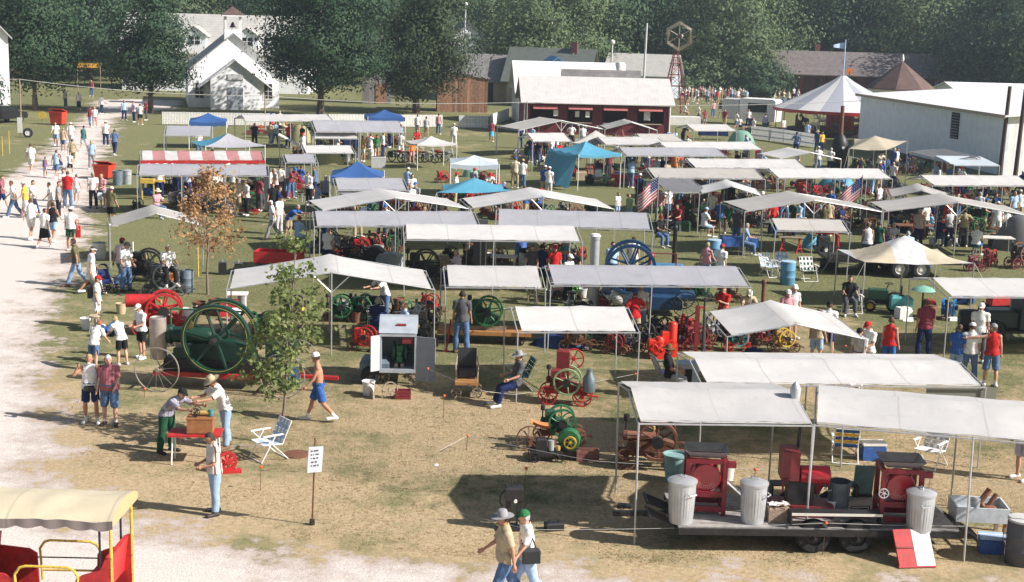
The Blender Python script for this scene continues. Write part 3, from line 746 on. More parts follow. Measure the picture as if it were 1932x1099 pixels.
# --- striped merry-go-round tent
p=at_dist(1587,200,133)
t=thing('carousel_tent','round white and grey striped tent with red valance and pennant','tent',(p.x,133,0)); zt=zat(1587,143,p); rt=6.1; zrim=2.35
TW,TG=mat('tent_white',(.80,.79,.77),.8,transl=.25,var=.06),mat('tent_grey',(.42,.44,.50),.8,transl=.2,var=.08)
for i in range(18):
 a0,a1=2*math.pi*i/18,2*math.pi*(i+1)/18
 def fn(u,v):
  a_=a0+(a1-a0)*u; rr=.25+(rt-.25)*v; return (rr*math.cos(a_),rr*math.sin(a_),zt-(zt-zrim)*(v**.86))
 ob('roof_panel',MB().grid(fn,2,8),TW if i%2 else TG,t)
 def fv(u,v):
  a_=a0+(a1-a0)*u; return (rt*1.003*math.cos(a_),rt*1.003*math.sin(a_),zrim-v*(.24+.08*math.sin(math.pi*u)))
 ob('valance',MB().grid(fv,4,1),paint('red'),t)
 if i%2==0: ob('pole',MB().tube((5.9*math.cos(a0),5.9*math.sin(a0),0),(5.9*math.cos(a0),5.9*math.sin(a0),zrim),.05),mat('tan_pole',(.5,.36,.2),.6),t)
ob('mast',MB().tube((0,0,0),(0,0,zat(1592,75,p)),.09,.05),plain('ltblue'),t)
zf=zat(1592,80,p); ob('pennant',MB().grid(lambda u,v:(-u*1.1,.12*math.sin(u*5),zf-v*(.6*(1-.6*u))-.25*u),6,2),plain('ltblue'),t)
ob('carousel_platform',MB().lathe([(4.9,0),(4.9,.45)],n=24),M_DARK,t); ob('centre_drum',MB().lathe([(1.3,.45),(1.3,2.3)],n=14),M_TRIMR,t)
for i in range(12):
 a0=2*math.pi*i/12+.2; rr=3.9; cx,cy=rr*math.cos(a0),rr*math.sin(a0); T=Matrix.Rotation(a0,3,'Z')
 h=MB(); h.sphere((0,0,0),(.2,.5,.22),8,5); h.tube((0,.4,.1),(0,.7,.55),.13,.08,6); h.tube((0,.66,.55),(0,.98,.42),.1,.06,6)
 for sx,sy in ((-.1,.3),(.1,.35),(-.1,-.35),(.1,-.3)): h.tube((sx,sy,-.1),(sx,sy+.12,-.55),.06,.04,5)
 h.tube((0,0,-.55),(0,0,1.25),.03,n=5); h.v=[tuple(T @ Vector(q)+Vector((cx,cy,1.02))) for q in h.v]
 ob('carousel_horse',h,plain(['dkgrey','brown','black','offwhite'][i%4]),t)
# --- metal building on the right
na,fa=gp(1897,331),gp(1606,266); fa=Vector((29.4,124,0)); na=Vector((33.6,99,0))
dv=(fa-na); Lm=dv.length; ang=math.atan2(dv.y,dv.x)
t=thing('metal_building','large white ribbed metal building with pale roof and louvred vent','building',na,ang)
Hm=4.1; Wm=36
ob('side_wall',MB().box((Lm/2,-.1,Hm/2),(Lm,.2,Hm)).m(),lined_mat('ribbed_metal_shade_tint',(.76,.82,.88),0,1.6,.15,.5,.05,line=.96),t)  # bluish tint of the wall's shade is put into its base colour
for x in (.1,Lm-.1):
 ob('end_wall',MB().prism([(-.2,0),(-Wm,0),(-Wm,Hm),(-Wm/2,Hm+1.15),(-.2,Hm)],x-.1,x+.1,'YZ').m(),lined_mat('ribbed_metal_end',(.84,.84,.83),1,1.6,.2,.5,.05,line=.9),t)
ob('far_wall',MB().box((Lm/2,-Wm+.1,Hm/2),(Lm-.42,.2,Hm)).m(),M_WHITE,t)
for y0,y1,z0,z1 in ((.35,-Wm/2,Hm-.05,Hm+1.2),(-Wm-.35,-Wm/2,Hm-.05,Hm+1.2)):
 ob('roof',MB().prism([(y0,z0),(y1,z1),(y1,z1+.1),(y0,z0+.1)],-.35,Lm+.35,'YZ').m(),M_TINW,t)
ob('eave_trim',MB().box((Lm/2,.37,Hm-.02),(Lm+.7,.06,.22)).m(),mat('tan_trim',(.42,.34,.26),.6),t)
lx=Lm*.30
lv=ob('louvre_vent',MB().box((lx,.03,2.85),(1.2,.06,1.9)).m(),M_DARK,t)
for k in range(9): ob('louvre_slat',MB().box((lx,.08,2.02+k*.205),(1.16,.1,.03),Matrix.Rotation(R(-35),3,'X')).m(),plain('grey'),lv)
for k,(px,py0,py1,wh) in enumerate(((1886,332,163,'nearest the corner of the metal building'),(1915,336,168,'standing before the sunlit end of the metal building'))):
 p=gp(px,py0); z1=zat(px+15,py1,p); q=tag(ob('utility_pole',MB().tube((0,0,0),(.15,0,z1),.17,.13,8),mat('creosote_pole',(.085,.06,.05),.9,0,.3,8),None,(p.x,p.y,0)),'brown wooden utility pole '+wh,'utility pole')
# far right low buildings
for px,Yd,Wd,lab,rm in ((1905,170,12,'low white building with red fascia beyond the metal building',M_TINW),(1985,158,10,'flat white roof with red edge right of the depot',M_TINW)):
 p=at_dist(px,160,Yd); q=house('low_white_building',lab,(p.x,Yd,0),R(3),Wd,8,2.6,3.4,'x',M_CLAP,rm,.4); ob('fascia',MB().box((0,-.55,2.5),(Wd+.8,.08,.3)).m(),paint('darkred'),q)
# --- white picket fences
def fence(pts,lab,h=1.05,dash=.13):
 p0=pts[0]; t=thing('picket_fence',lab,'fence',(p0.x,p0.y,0),0,'white picket fences'); pk=MB()
 for a_,b_ in zip(pts[:-1],pts[1:]):
  d=b_-a_; L_=d.length; ang_=math.atan2(d.y,d.x); rot=Matrix.Rotation(ang_,3,'Z')
  for i in range(int(L_/dash)):
   q=a_.lerp(b_,(i+.5)*dash/L_)-p0; pk.box((q.x,q.y,h/2+.06),(.098,.022,h),rot)
  for z in (.35,.85): ob('rail',MB().box(((a_+b_)/2-p0+Vector((0,.035,z))),(L_,.04,.08),rot).m(),M_WHITE,t)
  for i in range(int(L_/2.4)+1):
   q=a_.lerp(b_,min(1,i*2.4/L_))-p0; ob('post',MB().box((q.x,q.y+.09,h/2),(.1,.09,h)).m(),M_WHITE,t)
 o=ob('pickets',pk.m(),M_WHITE,t); o['kind']='stuff'
fence([gp(306,236),gp(520,239)],'white picket fence in front of the schoolhouse')
fence([gp(620,240),gp(835,241)],'white picket fence under the yellowing oak')
fence([gp(866,242),gp(922,243)],'short white picket fence by the brown board shed')
fence([gp(925,240),gp(960,226)],'white picket fence return beside the red food stand')
fence([gp(1418,262),gp(1480,270),gp(1540,280)],'curved white picket fence around the striped tent')
# low white retaining wall behind the crowd and plinth by the windmill
p=gp(1292,236); tag(ob('stage_skirt',MB().box((0,0,.4),(2.9,1.2,.8)).m(),M_WHITE,None,(p.x,p.y,0)),'low white plinth at the foot of the windmill','plinth')
# --- food trailer
a,c=gp(1394,236),gp(1460,240); ang=math.atan2(c.y-a.y,c.x-a.x)
t=thing('food_trailer','white food trailer with open serving hatch and grey end','trailer',((a.x+c.x)/2,(a.y+c.y)/2,0),ang); L_=3.6
ob('body',MB().prism([(-L_/2,.45),(L_/2,.45),(L_/2,2.45),(L_/2-.3,2.6),(-L_/2+.1,2.6),(-L_/2,2.5)],0,2.2,'XZ').m(),M_WHITE,t)
ob('hatch_opening',MB().box((.0,-.02,1.75),(1.9,.05,.85)).m(),M_DARK,t); ob('hatch_shelf',MB().box((0,-.22,1.28),(1.9,.4,.05)).m(),M_GALV,t)
ob('end_door',MB().box((-L_/2-.9,1.0,1.5),(1.7,2.1,1.95)).m(),plain('ltgrey'),t)
for x in (-.5,.9): ob('wheel',MB().lathe([(.1,-.12),(.32,-.12),(.36,-.06),(.36,.06),(.32,.12),(.1,.12)],(x,.1,.36),'Y',16),M_TIRE,t)
# poles with lamps, bare mast
for px,py0,py1,Yd,lab,lamp in ((1038,190,36,178,'tall grey street lamp pole behind the green roof',1),(1216,160,44,150,'bare grey mast rising behind the tin roof',0),(1741,160,50,212,'lamp pole rising above the depot roof',1),(1153,160,80,172,'globe lamp on a slim post left of the bare mast',2),(875,200,8,190,'slim pole with white cap in front of the far white house',2)):
 p=at_dist(px,100,Yd); z1=zat(px+2,py1,p); t=thing('lamp_post' if lamp else 'mast',lab,'lamp post' if lamp else 'mast',(p.x,Yd,0))
 ob('pole',MB().tube((0,0,0),(.12,0,z1),.14,.1,8),plain('ltgrey'),t)
 if lamp==1: b=MB().tube((.1,0,z1-.1),(-.9 if px<1500 else 1.0,-.2,z1),.05); b.sphere((-1.1 if px<1500 else 1.2,-.25,z1-.05),(.35,.22,.16),8,5); ob('lamp_head',b,M_WHITE,t)
 if lamp==2: ob('lamp_globe',MB().sphere((.12,0,z1),.3,10,6),M_WHITE,t)
# overhead cable on posts
wp=[]
for px,py0,py1,lab in ((40,236,150,'left of the gravel path'),(500,244,181,'behind the white canopies'),(993,253,193,'at the corner of the red food stand')):
 p=gp(px,py0); z1=zat(px,py1,p); wp.append(Vector((p.x,p.y,z1)))
 tag(ob('cable_post',MB().tube((0,0,0),(0,0,z1+.05),.06,.05,7),mat('rusty_post',(.33,.25,.2),.8),None,(p.x,p.y,0)),'slim post carrying the overhead cable '+lab,'post')
wp=[wp[0]+Vector((-14,-2,.6))]+wp+[Vector((29.3,123.5,3.6))]
cb=MB()
for a_,b_ in zip(wp[:-1],wp[1:]):
 pr=None
 for i in range(13):
  u=i/12; q=a_.lerp(b_,u)-Vector((0,0,.35*4*u*(1-u)));
  if pr: cb.tube(pr,q,.022,n=4,cap=False)
  pr=q
tag(ob('overhead_cable',cb,M_ROPE),'pale overhead cable sagging across the show field in front of the fences','cable')
# ================================================================== canopies and tents
def tarp(name,col,tr=.22,var=.07):
 if 'tarp_'+name in MATS: return MATS['tarp_'+name]
 m=mat('tarp_'+name,col,.55,0,var+.02,1.3,.2,transl=tr,spec=.3,rnd=.09,wear=[x*.9 for x in col]); nt=m.node_tree; b=nt.nodes['Principled BSDF']; src=b.inputs['Base Color'].links[0].from_socket
 sp=nd(nt,'ShaderNodeSeparateXYZ'); nt.links.new(nd(nt,'ShaderNodeTexCoord').outputs['Object'],sp.inputs[0])      # stitched seams between the cloth widths
 f=math_n(nt,'GREATER_THAN',math_n(nt,'FRACT',math_n(nt,'MULTIPLY',sp.outputs[0],.62)),.975)
 nt.links.new(mix_n(nt,f,src,[x*.8 for x in col]),b.inputs['Base Color']); return m
TARP=dict(white=tarp('white',(.57,.555,.535),.09),grey=tarp('grey',(.365,.365,.39),.05),cream=tarp('cream',(.46,.435,.40),.07),tan=tarp('tan',(.52,.46,.34)),dark=tarp('dark',(.17,.17,.18),.08),
   blue=tarp('blue',(.05,.13,.35),.2,.12),deep=tarp('deep',(.02,.05,.16),.05,.3),sky=tarp('sky',(.11,.37,.53),.2,.1),pale=tarp('pale',(.62,.70,.76)),olive=tarp('olive',(.36,.34,.17),.15),green=tarp('green',(.22,.42,.33)))
CANOPIES=[]
def canopy(label,FL,FR,eave=2.0,D=3.05,rise=.38,kind='ridge',col='white',legs=2,sag=.05,name='canopy',val=.025,back_legs=True,m=None,group=None,D2=None,lh=None,dz=0.,cat='canopy'):
 a,b=gp(*FL,eave),gp(*FR,eave); u=(b-a); Lw=u.length; u.normalize(); v=Vector((-u.y,u.x,0)); ang=math.atan2(u.y,u.x)
 t=thing(name,label,cat,(a.x,a.y,0),ang,group)
 sd_=sum(map(ord,label))%97
 wr=lambda x,y: .024*mnoise.noise(Vector((x*1.3,y*1.3,sd_)))+.006*math.sin(x*9+y*2+3*mnoise.noise(Vector((x,y,sd_))))+.012*mnoise.noise(Vector((x*4,y*4,sd_)))
 def h(x,y):
  s,q=x/Lw,y/D
  if kind=='ridge': z=rise*(1-abs(2*q-1))-sag*math.sin(math.pi*min(1,(2*q if q<.5 else 2-2*q)))*abs(math.sin(math.pi*s*(legs-1)))**.5
  elif kind=='gable': z=rise*(1-abs(2*s-1))-sag*1.2*math.sin(math.pi*min(1,(2*s if s<.5 else 2-2*s)))
  elif kind=='lean': z=rise*q-sag*math.sin(math.pi*q)
  else: z=rise*q-sag*1.5*math.sin(math.pi*s)*math.sin(math.pi*q)
  e=min(x,Lw-x,y,D-y); return eave+z+wr(x,y)*(1.7 if a.y<32 else 1.0)*min(1,e*2.5)+.02
 nx=max(10,int(Lw/.3)); ny=12; cm=m or TARP[col]
 if kind=='gable': nx+=nx%2
 ix=(.11 if a.y>30 else .04) if kind!='flat' else 0; X_=lambda s: ix+(Lw-2*ix)*s
 cv=MB().grid(lambda s,q:(X_(s),.05+(D-.1)*q+.03*math.sin(math.pi*s*9)*(abs(2*q-1)>.99),h(X_(s),.05+(D-.1)*q)),nx,ny)
 if val:   # hanging hem along front and back
  cv.grid(lambda s,q:(X_(s),.04-.01*q,h(X_(s),.05)-q*val*(1+.25*math.sin(s*37+sd_))),nx,1)
  cv.grid(lambda s,q:(X_(s),D-.04,h(X_(s),D-.05)-q*val),nx,1)
 ob('cover',cv.mesh('cover',fixn=False,ang=60),cm,t)
 pr=.021+max(0,(a.y-45))*.00022
 xs_=[Lw*i/(legs-1) for i in range(legs)]
 for y in ((0,D) if back_legs else (0,)):
  for x in xs_:
   zt=h(x,y)-.035; ob('leg',MB().tube((x+random.uniform(-.05,.05),y+random.uniform(-.05,.05),0),(x,y,zt),pr,n=6),M_PIPE,t)
 fr=lambda p,q: ob('frame_pipe',MB().tube(p,q,pr*.9,n=5),M_PIPE,t)
 if kind=='gable':
  for y in (0,D):
   mid=(Lw/2,y,eave+rise-.03); fr((0,y,eave-.03),mid); fr((Lw,y,eave-.03),mid)
   if Lw>4.5: ob('leg',MB().tube((Lw/2,y,0),mid,pr,n=6),M_PIPE,t); fr((Lw/2,y,eave-.12),(Lw/2-.5,y,eave+rise*.8-.04)); fr((Lw/2,y,eave-.12),(Lw/2+.5,y,eave+rise*.8-.04))
  fr((Lw/2,0,eave+rise-.045),(Lw/2,D,eave+rise-.045)); fr((0,0,eave-.045),(0,D,eave-.045)); fr((Lw,0,eave-.045),(Lw,D,eave-.045))
 else:
  for y,z in ((0,0),(D,rise if kind!='ridge' else 0)): fr((0,y,eave+z-.035),(Lw,y,eave+z-.035))
  if kind=='ridge': fr((0,D/2,eave+rise-.035),(Lw,D/2,eave+rise-.035))
  for x in xs_:
   if kind=='ridge': fr((x,0,eave-.05),(x,D/2,eave+rise-.05)); fr((x,D,eave-.05),(x,D/2,eave+rise-.05))
   else: fr((x,0,eave-.05),(x,D,eave+rise-.05))
 CANOPIES.append((t,a,u,v,Lw,D,eave)); return t
def popup(label,FL,FR,eave=2.0,D=3.0,rise=.85,col='blue',val=.28,name='popup_tent',split=None,sagk=.22):
 a,b=gp(*FL,eave),gp(*FR,eave); u=b-a; Lw=u.length; ang=math.atan2(u.y,u.x)
 t=thing(name,label,'tent',(a.x,a.y,0),ang); ap=Vector((Lw/2,D/2,eave+rise)); cs_=[Vector((0,0,eave)),Vector((Lw,0,eave)),Vector((Lw,D,eave)),Vector((0,D,eave))]
 for i in range(4):
  p,q=cs_[i],cs_[(i+1)%4]
  def fn(s,k):
   e=p.lerp(q,s)-Vector((0,0,.09*math.sin(math.pi*s))); w=e.lerp(ap,k); return w-Vector((0,0,sagk*math.sin(math.pi*k)*rise*.8))
  cm=TARP[split[i]] if split else TARP[col]
  ob('roof_panel',MB().grid(fn,8,8).mesh('roof_panel',fixn=False,ang=60),cm,t)
  n_=Vector((q-p).cross(Vector((0,0,1)))).normalized()*.012
  if val: ob('valance',MB().grid(lambda s,k: p.lerp(q,s)+n_-Vector((0,0,.09*math.sin(math.pi*s)+k*val*(1+.12*math.sin(s*22)))),10,1).mesh('valance',fixn=False),cm,t)
  ob('leg',MB().tube((p.x,p.y,0),(p.x,p.y,eave+.02),.026,n=6),M_WHITE,t)
 return t
def fly(label,pts,zc,peak_px,zp,col='tan',name='dining_fly',m=None):
 P=[gp(*p,zc) for p in pts]; o=P[0]; t=thing(name,label,'canopy',(o.x,o.y,0)); L_=[q-o for q in P]
 for q in L_: q.z=zc
 cen=(L_[0]+L_[1]+L_[2]+L_[3])/4; cen.z=zc
 k0=gp(*peak_px,zp)-o; cen.x,cen.y=(cen.x+k0.x)/2,(cen.y+k0.y)/2
 def fn(s,q):
  p=L_[0].lerp(L_[1],s).lerp(L_[3].lerp(L_[2],s),q); c2=cen
  d=max(abs(2*s-1),abs(2*q-1)); k=(1-d)**1.5; e=(1-abs(2*s-1))*abs(2*q-1)**3+(1-abs(2*q-1))*abs(2*s-1)**3
  p2=p.lerp(Vector((c2.x,c2.y,p.z)),.10*e); p2.z=zc+(zp-zc)*k-.10*e+.02*mnoise.noise(p*1.5); return p2
 ob('cover',MB().grid(fn,20,20).mesh('cover',fixn=False,ang=80),m or TARP[col],t)
 for q in L_: ob('leg',MB().tube((q.x,q.y,0),(q.x,q.y,zc),.025,n=6),M_PIPE,t)
 c3=fn(.5,.5); ob('centre_pole',MB().tube((c3.x,c3.y,0),c3,.03,n=6),M_PIPE,t)
 for q in L_:
  d=(q-cen); d.z=0; d.normalize(); e=q+d*1.1; ob('guy_rope',MB().tube(q,(e.x,e.y,0),.008,n=4),M_ROPE,t)
 return t
# nearest: two covers over the trailer
canopy('large white double canopy cover, left half, over the trailer of corn shellers',(1205,797),(1534,801),2.45,3.05,.26,legs=2,sag=.07)
canopy('large white double canopy cover, right half, over the white sink table',(1537,800),(2150,852),2.45,3.05,.26,legs=3,sag=.08)
canopy('small square white canopy over the red and pale green engine',(977,626),(1207,626),1.9,3.05,.34,legs=2)
t=canopy('wide white canopy with grey screen hanging at its right end',(1325,724),(1860,729),1.95,3.05,.2,legs=3)
ob('screen',MB().grid(lambda s,q:(5.2+s*1.65,.05,1.9-q*.62+.01*math.sin(9*s)),6,3),tarp('screen',(.20,.20,.17),.1),t)
canopy('white gable canopy by the red vertical engines and yellow wheeled engine',(1372,634),(1632,638),1.95,3.05,.36,'gable')
canopy('square white canopy over the green flywheel on an orange wagon',(840,541),(1029,543),2.0,3.05,.36)
canopy('wide pale grey canopy in front of the big blue engine',(1039,538),(1418,541),2.0,3.05,.34,legs=3,col='grey')
canopy('broad white gable canopy behind the young green tree',(427,545),(820,545),2.0,3.05,.5,'gable')
canopy('wide white canopy in front of the tall stove pipe',(762,452),(1099,456),2.05,3.05,.32,legs=3)
canopy('wide silver grey canopy behind the black engines',(593,427),(907,427),2.1,3.05,.34,legs=3,col='grey')
canopy('wide silver grey canopy behind the stove pipe with the flag shadow on it',(935,426),(1232,434),2.1,3.4,.4,legs=3,col='grey')
canopy('white gable canopy, left of a joined pair with a valley between them',(604,398),(884,393),2.0,3.05,.5,'gable')
canopy('white gable canopy, right of a joined pair with a valley between them',(887,393),(1159,394),2.0,3.05,.52,'gable')
canopy('pale gable canopy behind the red blower pipe',(1405,399),(1664,399),2.0,3.05,.5,'gable',col='cream')
canopy('pale gable canopy over the chairs and a bending man',(1667,399),(1945,407),2.0,3.05,.5,'gable',col='cream')
canopy('small grey white gable canopy behind the second flag',(1678,372),(1798,378),1.9,3.05,.4,'gable',col='cream')
canopy('white canopy in front of the small pale awning at the metal building',(1759,350),(1950,351),2.0,3.05,.34,legs=3)
canopy('white canopy in front of the blue tarpaulin heap',(1466,336),(1684,337),2.0,3.05,.34,legs=3)
canopy('white canopy just right of the bright blue draped tent',(1309,317),(1523,318),2.0,3.05,.34,legs=3)
canopy('small white gable canopy in front of the black steam boiler',(1470,300),(1587,300),2.0,3.05,.4,'gable')
canopy('pale canopy behind the waving flag by the red cart',(1232,336),(1444,338),2.0,3.05,.34,legs=3,col='cream')
canopy('grey canopy beside the bright blue draped tent',(1179,294),(1371,295),2.0,3.05,.34,legs=3,col='grey')
canopy('white canopy in front of the green dome tent',(1258,282),(1439,282),2.0,3.05,.32,legs=3)
canopy('white canopy left of the tan peaked fly',(1005,267),(1080,267),2.0,3.05,.4)
fly('tan peaked fly before the red food stand',[(1074,270),(1172,270),(1160,262),(1086,262)],1.9,(1122,257),2.6,'cream')
canopy('white canopy right of the tan peaked fly',(1140,273),(1258,273),2.0,3.05,.34)
canopy('narrow pale canopy at the right corner of the red food stand',(1214,266),(1290,266),2.0,3.05,.32,col='cream')
canopy('grey white gable canopy before the left hatches of the food stand',(979,246),(1136,243),2.0,3.05,.65,'gable',col='cream')
canopy('smaller grey white gable canopy before the right hatches of the food stand',(1141,244),(1240,246),2.0,3.05,.55,'gable',col='cream')
canopy('small white canopy over dark goods in front of the food trailer',(1309,247),(1390,247),2.0,3.05,.34)
canopy('small grey awning in front of the picket fence and blue pop-up',(309,256),(400,257),2.0,2.6,.4,'lean',col='grey')
canopy('long white canopy before the schoolhouse fence',(463,229),(630,228),2.1,3.05,.34,legs=3)
canopy('large grey canopy with open front below the far blue pop-up',(594,249),(765,250),2.3,4.4,.55,legs=3,col='grey')
canopy('low white canopy in front of the large grey canopy',(590,261),(677,262),1.9,2.2,.3)
canopy('white canopy beside the olive tarpaulin',(574,289),(671,289),1.9,2.6,.3)
canopy('short grey canopy behind the seated group in blue',(538,307),(600,307),1.9,2.6,.3,col='grey')
t=canopy('red and white striped awning over a refreshment stall',(265,303),(500,303),2.0,3.0,.34,legs=4,m=stripe_mat('striped_awning',[(.66,.65,.63),(.52,.24,.24)],.78,0,transl=.2),val=.02,cat='awning')
Lq=[c for c in CANOPIES if c[0] is t][0][4]
ob('fringe',MB().grid(lambda s,q:(Lq*s,-.03,2.0-q*(.13+.06*abs(math.sin(s*Lq*math.pi*2.4)))),90,1),paint('red'),t)
canopy('long grey canopy in front of the striped awning',(258,331),(508,332),2.0,2.8,.38,legs=4,col='grey')
canopy('small pale gable canopy on a cart beside the withered tree',(207,428),(382,425),1.6,2.4,.5,'gable',col='cream')
popup('dark blue pop-up tent with peaked roof beside the seated group',(622,333),(722,335),2.0,3.0,.62,'blue')
popup('blue pop-up tent behind the large grey canopy',(694,221),(765,222),2.1,3.0,.5,'blue')
popup('blue pop-up tent in front of the schoolhouse',(356,229),(427,230),2.0,3.0,.5,'blue')
canopy('grey canopy in front of the dark blue pop-up',(634,359),(771,359),2.0,3.05,.36,col='grey',val=.2)
fly('sky blue tarpaulin fly stretched over machines',[(824,364),(968,360),(946,348),(836,348)],1.85,(889,337),2.35,'sky')
popup('small white pop-up tent over a green machine',(850,309),(942,311),1.9,3.0,.35,'pale',.24)
popup('low white peaked tent above a row of motorbikes',(788,272),(862,271),1.7,2.2,.4,'white',.1)
t=popup('bright blue tent with one side wall draped to the ground',(1092,292),(1172,290),2.1,3.4,.6,'sky',.16)
ob('side_wall',MB().grid(lambda s,q:(-.05-.55*q,3.4*(1-s),2.1-1.95*q+.05*math.sin(s*20)),12,8),TARP['sky'],t)
popup('pop-up tent with sky blue and white roof panels behind the striped awning',(388,276),(500,274),2.0,3.0,.6,'sky',.05,split=['grey','cream','sky','sky'])
canopy('charcoal grey awning over red engines',(1262,363),(1342,363),1.9,2.8,.3,'lean',col='dark')
canopy('white gable awning beside the charcoal awning',(1320,366),(1440,370),1.9,2.8,.42,'gable')
canopy('pinkish grey canopy in front of the red blower',(1463,435),(1605,438),1.9,2.4,.3,col='cream')
fly('tan and white dining fly over the long black trailer',[(1632,495),(1838,497),(1768,470),(1580,471)],1.75,(1709,455),2.5,m=stripe_mat('tan_white_fly',[(.62,.54,.40),(.66,.66,.66)],.42,0,transl=.2))
canopy('white canopy over the red tractor at the right edge',(1790,560),(2200,562),2.05,3.05,.28,legs=3)
fly('tan fly stretched from the metal building wall',[(1602,281),(1672,284),(1712,266),(1612,262)],2.0,(1677,253),2.6,'tan')
canopy('small pale awning beside the metal building',(1800,312),(1886,313),1.9,2.6,.3,'flat',col='pale')
canopy('bare grey awning frame with thin roof along the metal building',(1712,286),(1778,303),2.0,2.4,.25,'lean',col='dark')
# dome tents and heaps under tarpaulin
def dome(label,px,py,w,d,h,col,name='dome_tent',cat='tent',seed=0):
 p=gp(px,py); t=thing(name,label,cat,(p.x,p.y,0))
 b=MB(); b.grid(lambda s,q:(w*(q**.6)*.5*math.cos(2*math.pi*s)*(1+.06*mnoise.noise(Vector((s*9,q*3,seed)))),d*(q**.6)*.5*math.sin(2*math.pi*s),h*(1-q**1.7)+(.06 if 'dome' in name else .22)*mnoise.noise(Vector((math.cos(6.28*s)*3*q,math.sin(6.28*s)*3*q,seed)))*(1-q)),24,8)
 ob('cover',b,TARP[col],t); return t
dome('pale green dome tent in front of the picket fence',1398,272,2.4,2.2,1.15,'green',seed=1)
dome('olive dome tent between white canopies',566,268,1.9,1.8,1.3,'olive',seed=2)
dome('olive tarpaulin over a heap beside the short grey canopy',618,309,2.2,1.6,1.0,'olive','covered_heap','tarpaulin',3)
dome('sky blue tarpaulin over a heap behind the second flag',1578,357,2.6,1.5,.85,'sky','covered_heap','tarpaulin',4)
dome('crumpled dark blue tarpaulin heap under the small square canopy',1062,652,2.0,1.0,.42,'deep','covered_heap','tarpaulin',5)
dome('dark grey dome tent at the right edge by the white clad man',1925,470,2.6,2.4,1.6,'dark',seed=6)
dome('green tarpaulin over a small machine under the small white pop-up',888,334,1.1,.9,.7,'green','covered_heap','tarpaulin',7)
# tilted white panel
p=gp(545,305); t=thing('tilted_panel','tilted white board leaning on posts beside the striped awning','board',(p.x,p.y,0),R(5))
ob('panel',MB().box((0,0,1.45),(1.5,.9,.04),Matrix.Rotation(R(28),3,'Y')).m(),M_WHITE,t)
for x in (-.6,.6): ob('post',MB().tube((x,0,0),(x,0,1.45-x*.53-.03),.025),M_PIPE,t)
# ================================================================== people
def eval_mods(me,mods):
 o=bpy.data.objects.new('tmp',me); C.objects.link(o)
 for ty,kw in mods:
  m=o.modifiers.new('m',ty)
  for k,v in kw.items(): setattr(m,k,v)
 dg=bpy.context.evaluated_depsgraph_get(); out=bpy.data.meshes.new_from_object(o.evaluated_get(dg))
 bpy.data.objects.remove(o); return out
V=Vector
POSES={  # lean, (hipL, kneeL, spreadL), (hipR, kneeR, spreadR), armL(flex, abduct, elbow, inward), armR, head(pitch, yaw)
 'stand':  (2,(1,1,5),(-1,2,5),(4,9,12,0),(2,9,14,0),(6,0)),
 'stand2':(3,(8,12,4),(-3,1,5),(10,8,35,18),(0,10,16,0),(10,18)),
 'walk':   (5,(24,6,2),(-17,22,2),(-20,9,14,0),(24,9,28,0),(4,0)),
 'walk2':  (4,(-16,26,2),(22,4,2),(20,8,24,0),(-18,9,12,0),(6,-12)),
 'hips':   (2,(2,2,7),(-2,2,6),(-18,42,88,62),(-18,42,88,62),(4,10)),
 'fold':   (3,(2,2,5),(-2,2,5),(28,6,92,55),(30,6,88,50),(6,0)),
 'hold':   (4,(4,3,5),(-3,3,5),(12,8,62,26),(8,8,70,30),(20,0)),
 'carry':  (3,(2,2,4),(-2,3,5),(12,8,60,25),(2,8,8,0),(8,0)),
 'wave':   (0,(2,2,6),(-2,2,5),(3,9,14,0),(38,42,128,0),(0,0)),
 'stoop':  (32,(4,6,5),(-4,4,5),(34,8,16,8),(26,8,22,8),(14,0)),
 'point':  (1,(3,2,6),(-3,3,6),(8,82,6,0),(0,10,14,0),(2,55)),
 'bend':   (48,(4,8,6),(-4,4,6),(72,10,22,6),(66,10,30,8),(-4,0)),
 'lean':   (26,(6,6,5),(-6,3,5),(58,10,30,10),(52,10,34,10),(18,0)),
 'sit':    (6,(84,84,9),(80,76,9),(30,12,52,14),(28,12,55,14),(8,0)),
 'sitlow':(-10,(78,64,8),(74,58,10),(22,14,50,10),(24,14,52,12),(12,10)),
 'back':   (1,(1,1,7),(-1,2,7),(-4,8,10,0),(6,10,22,4),(12,0)),
}
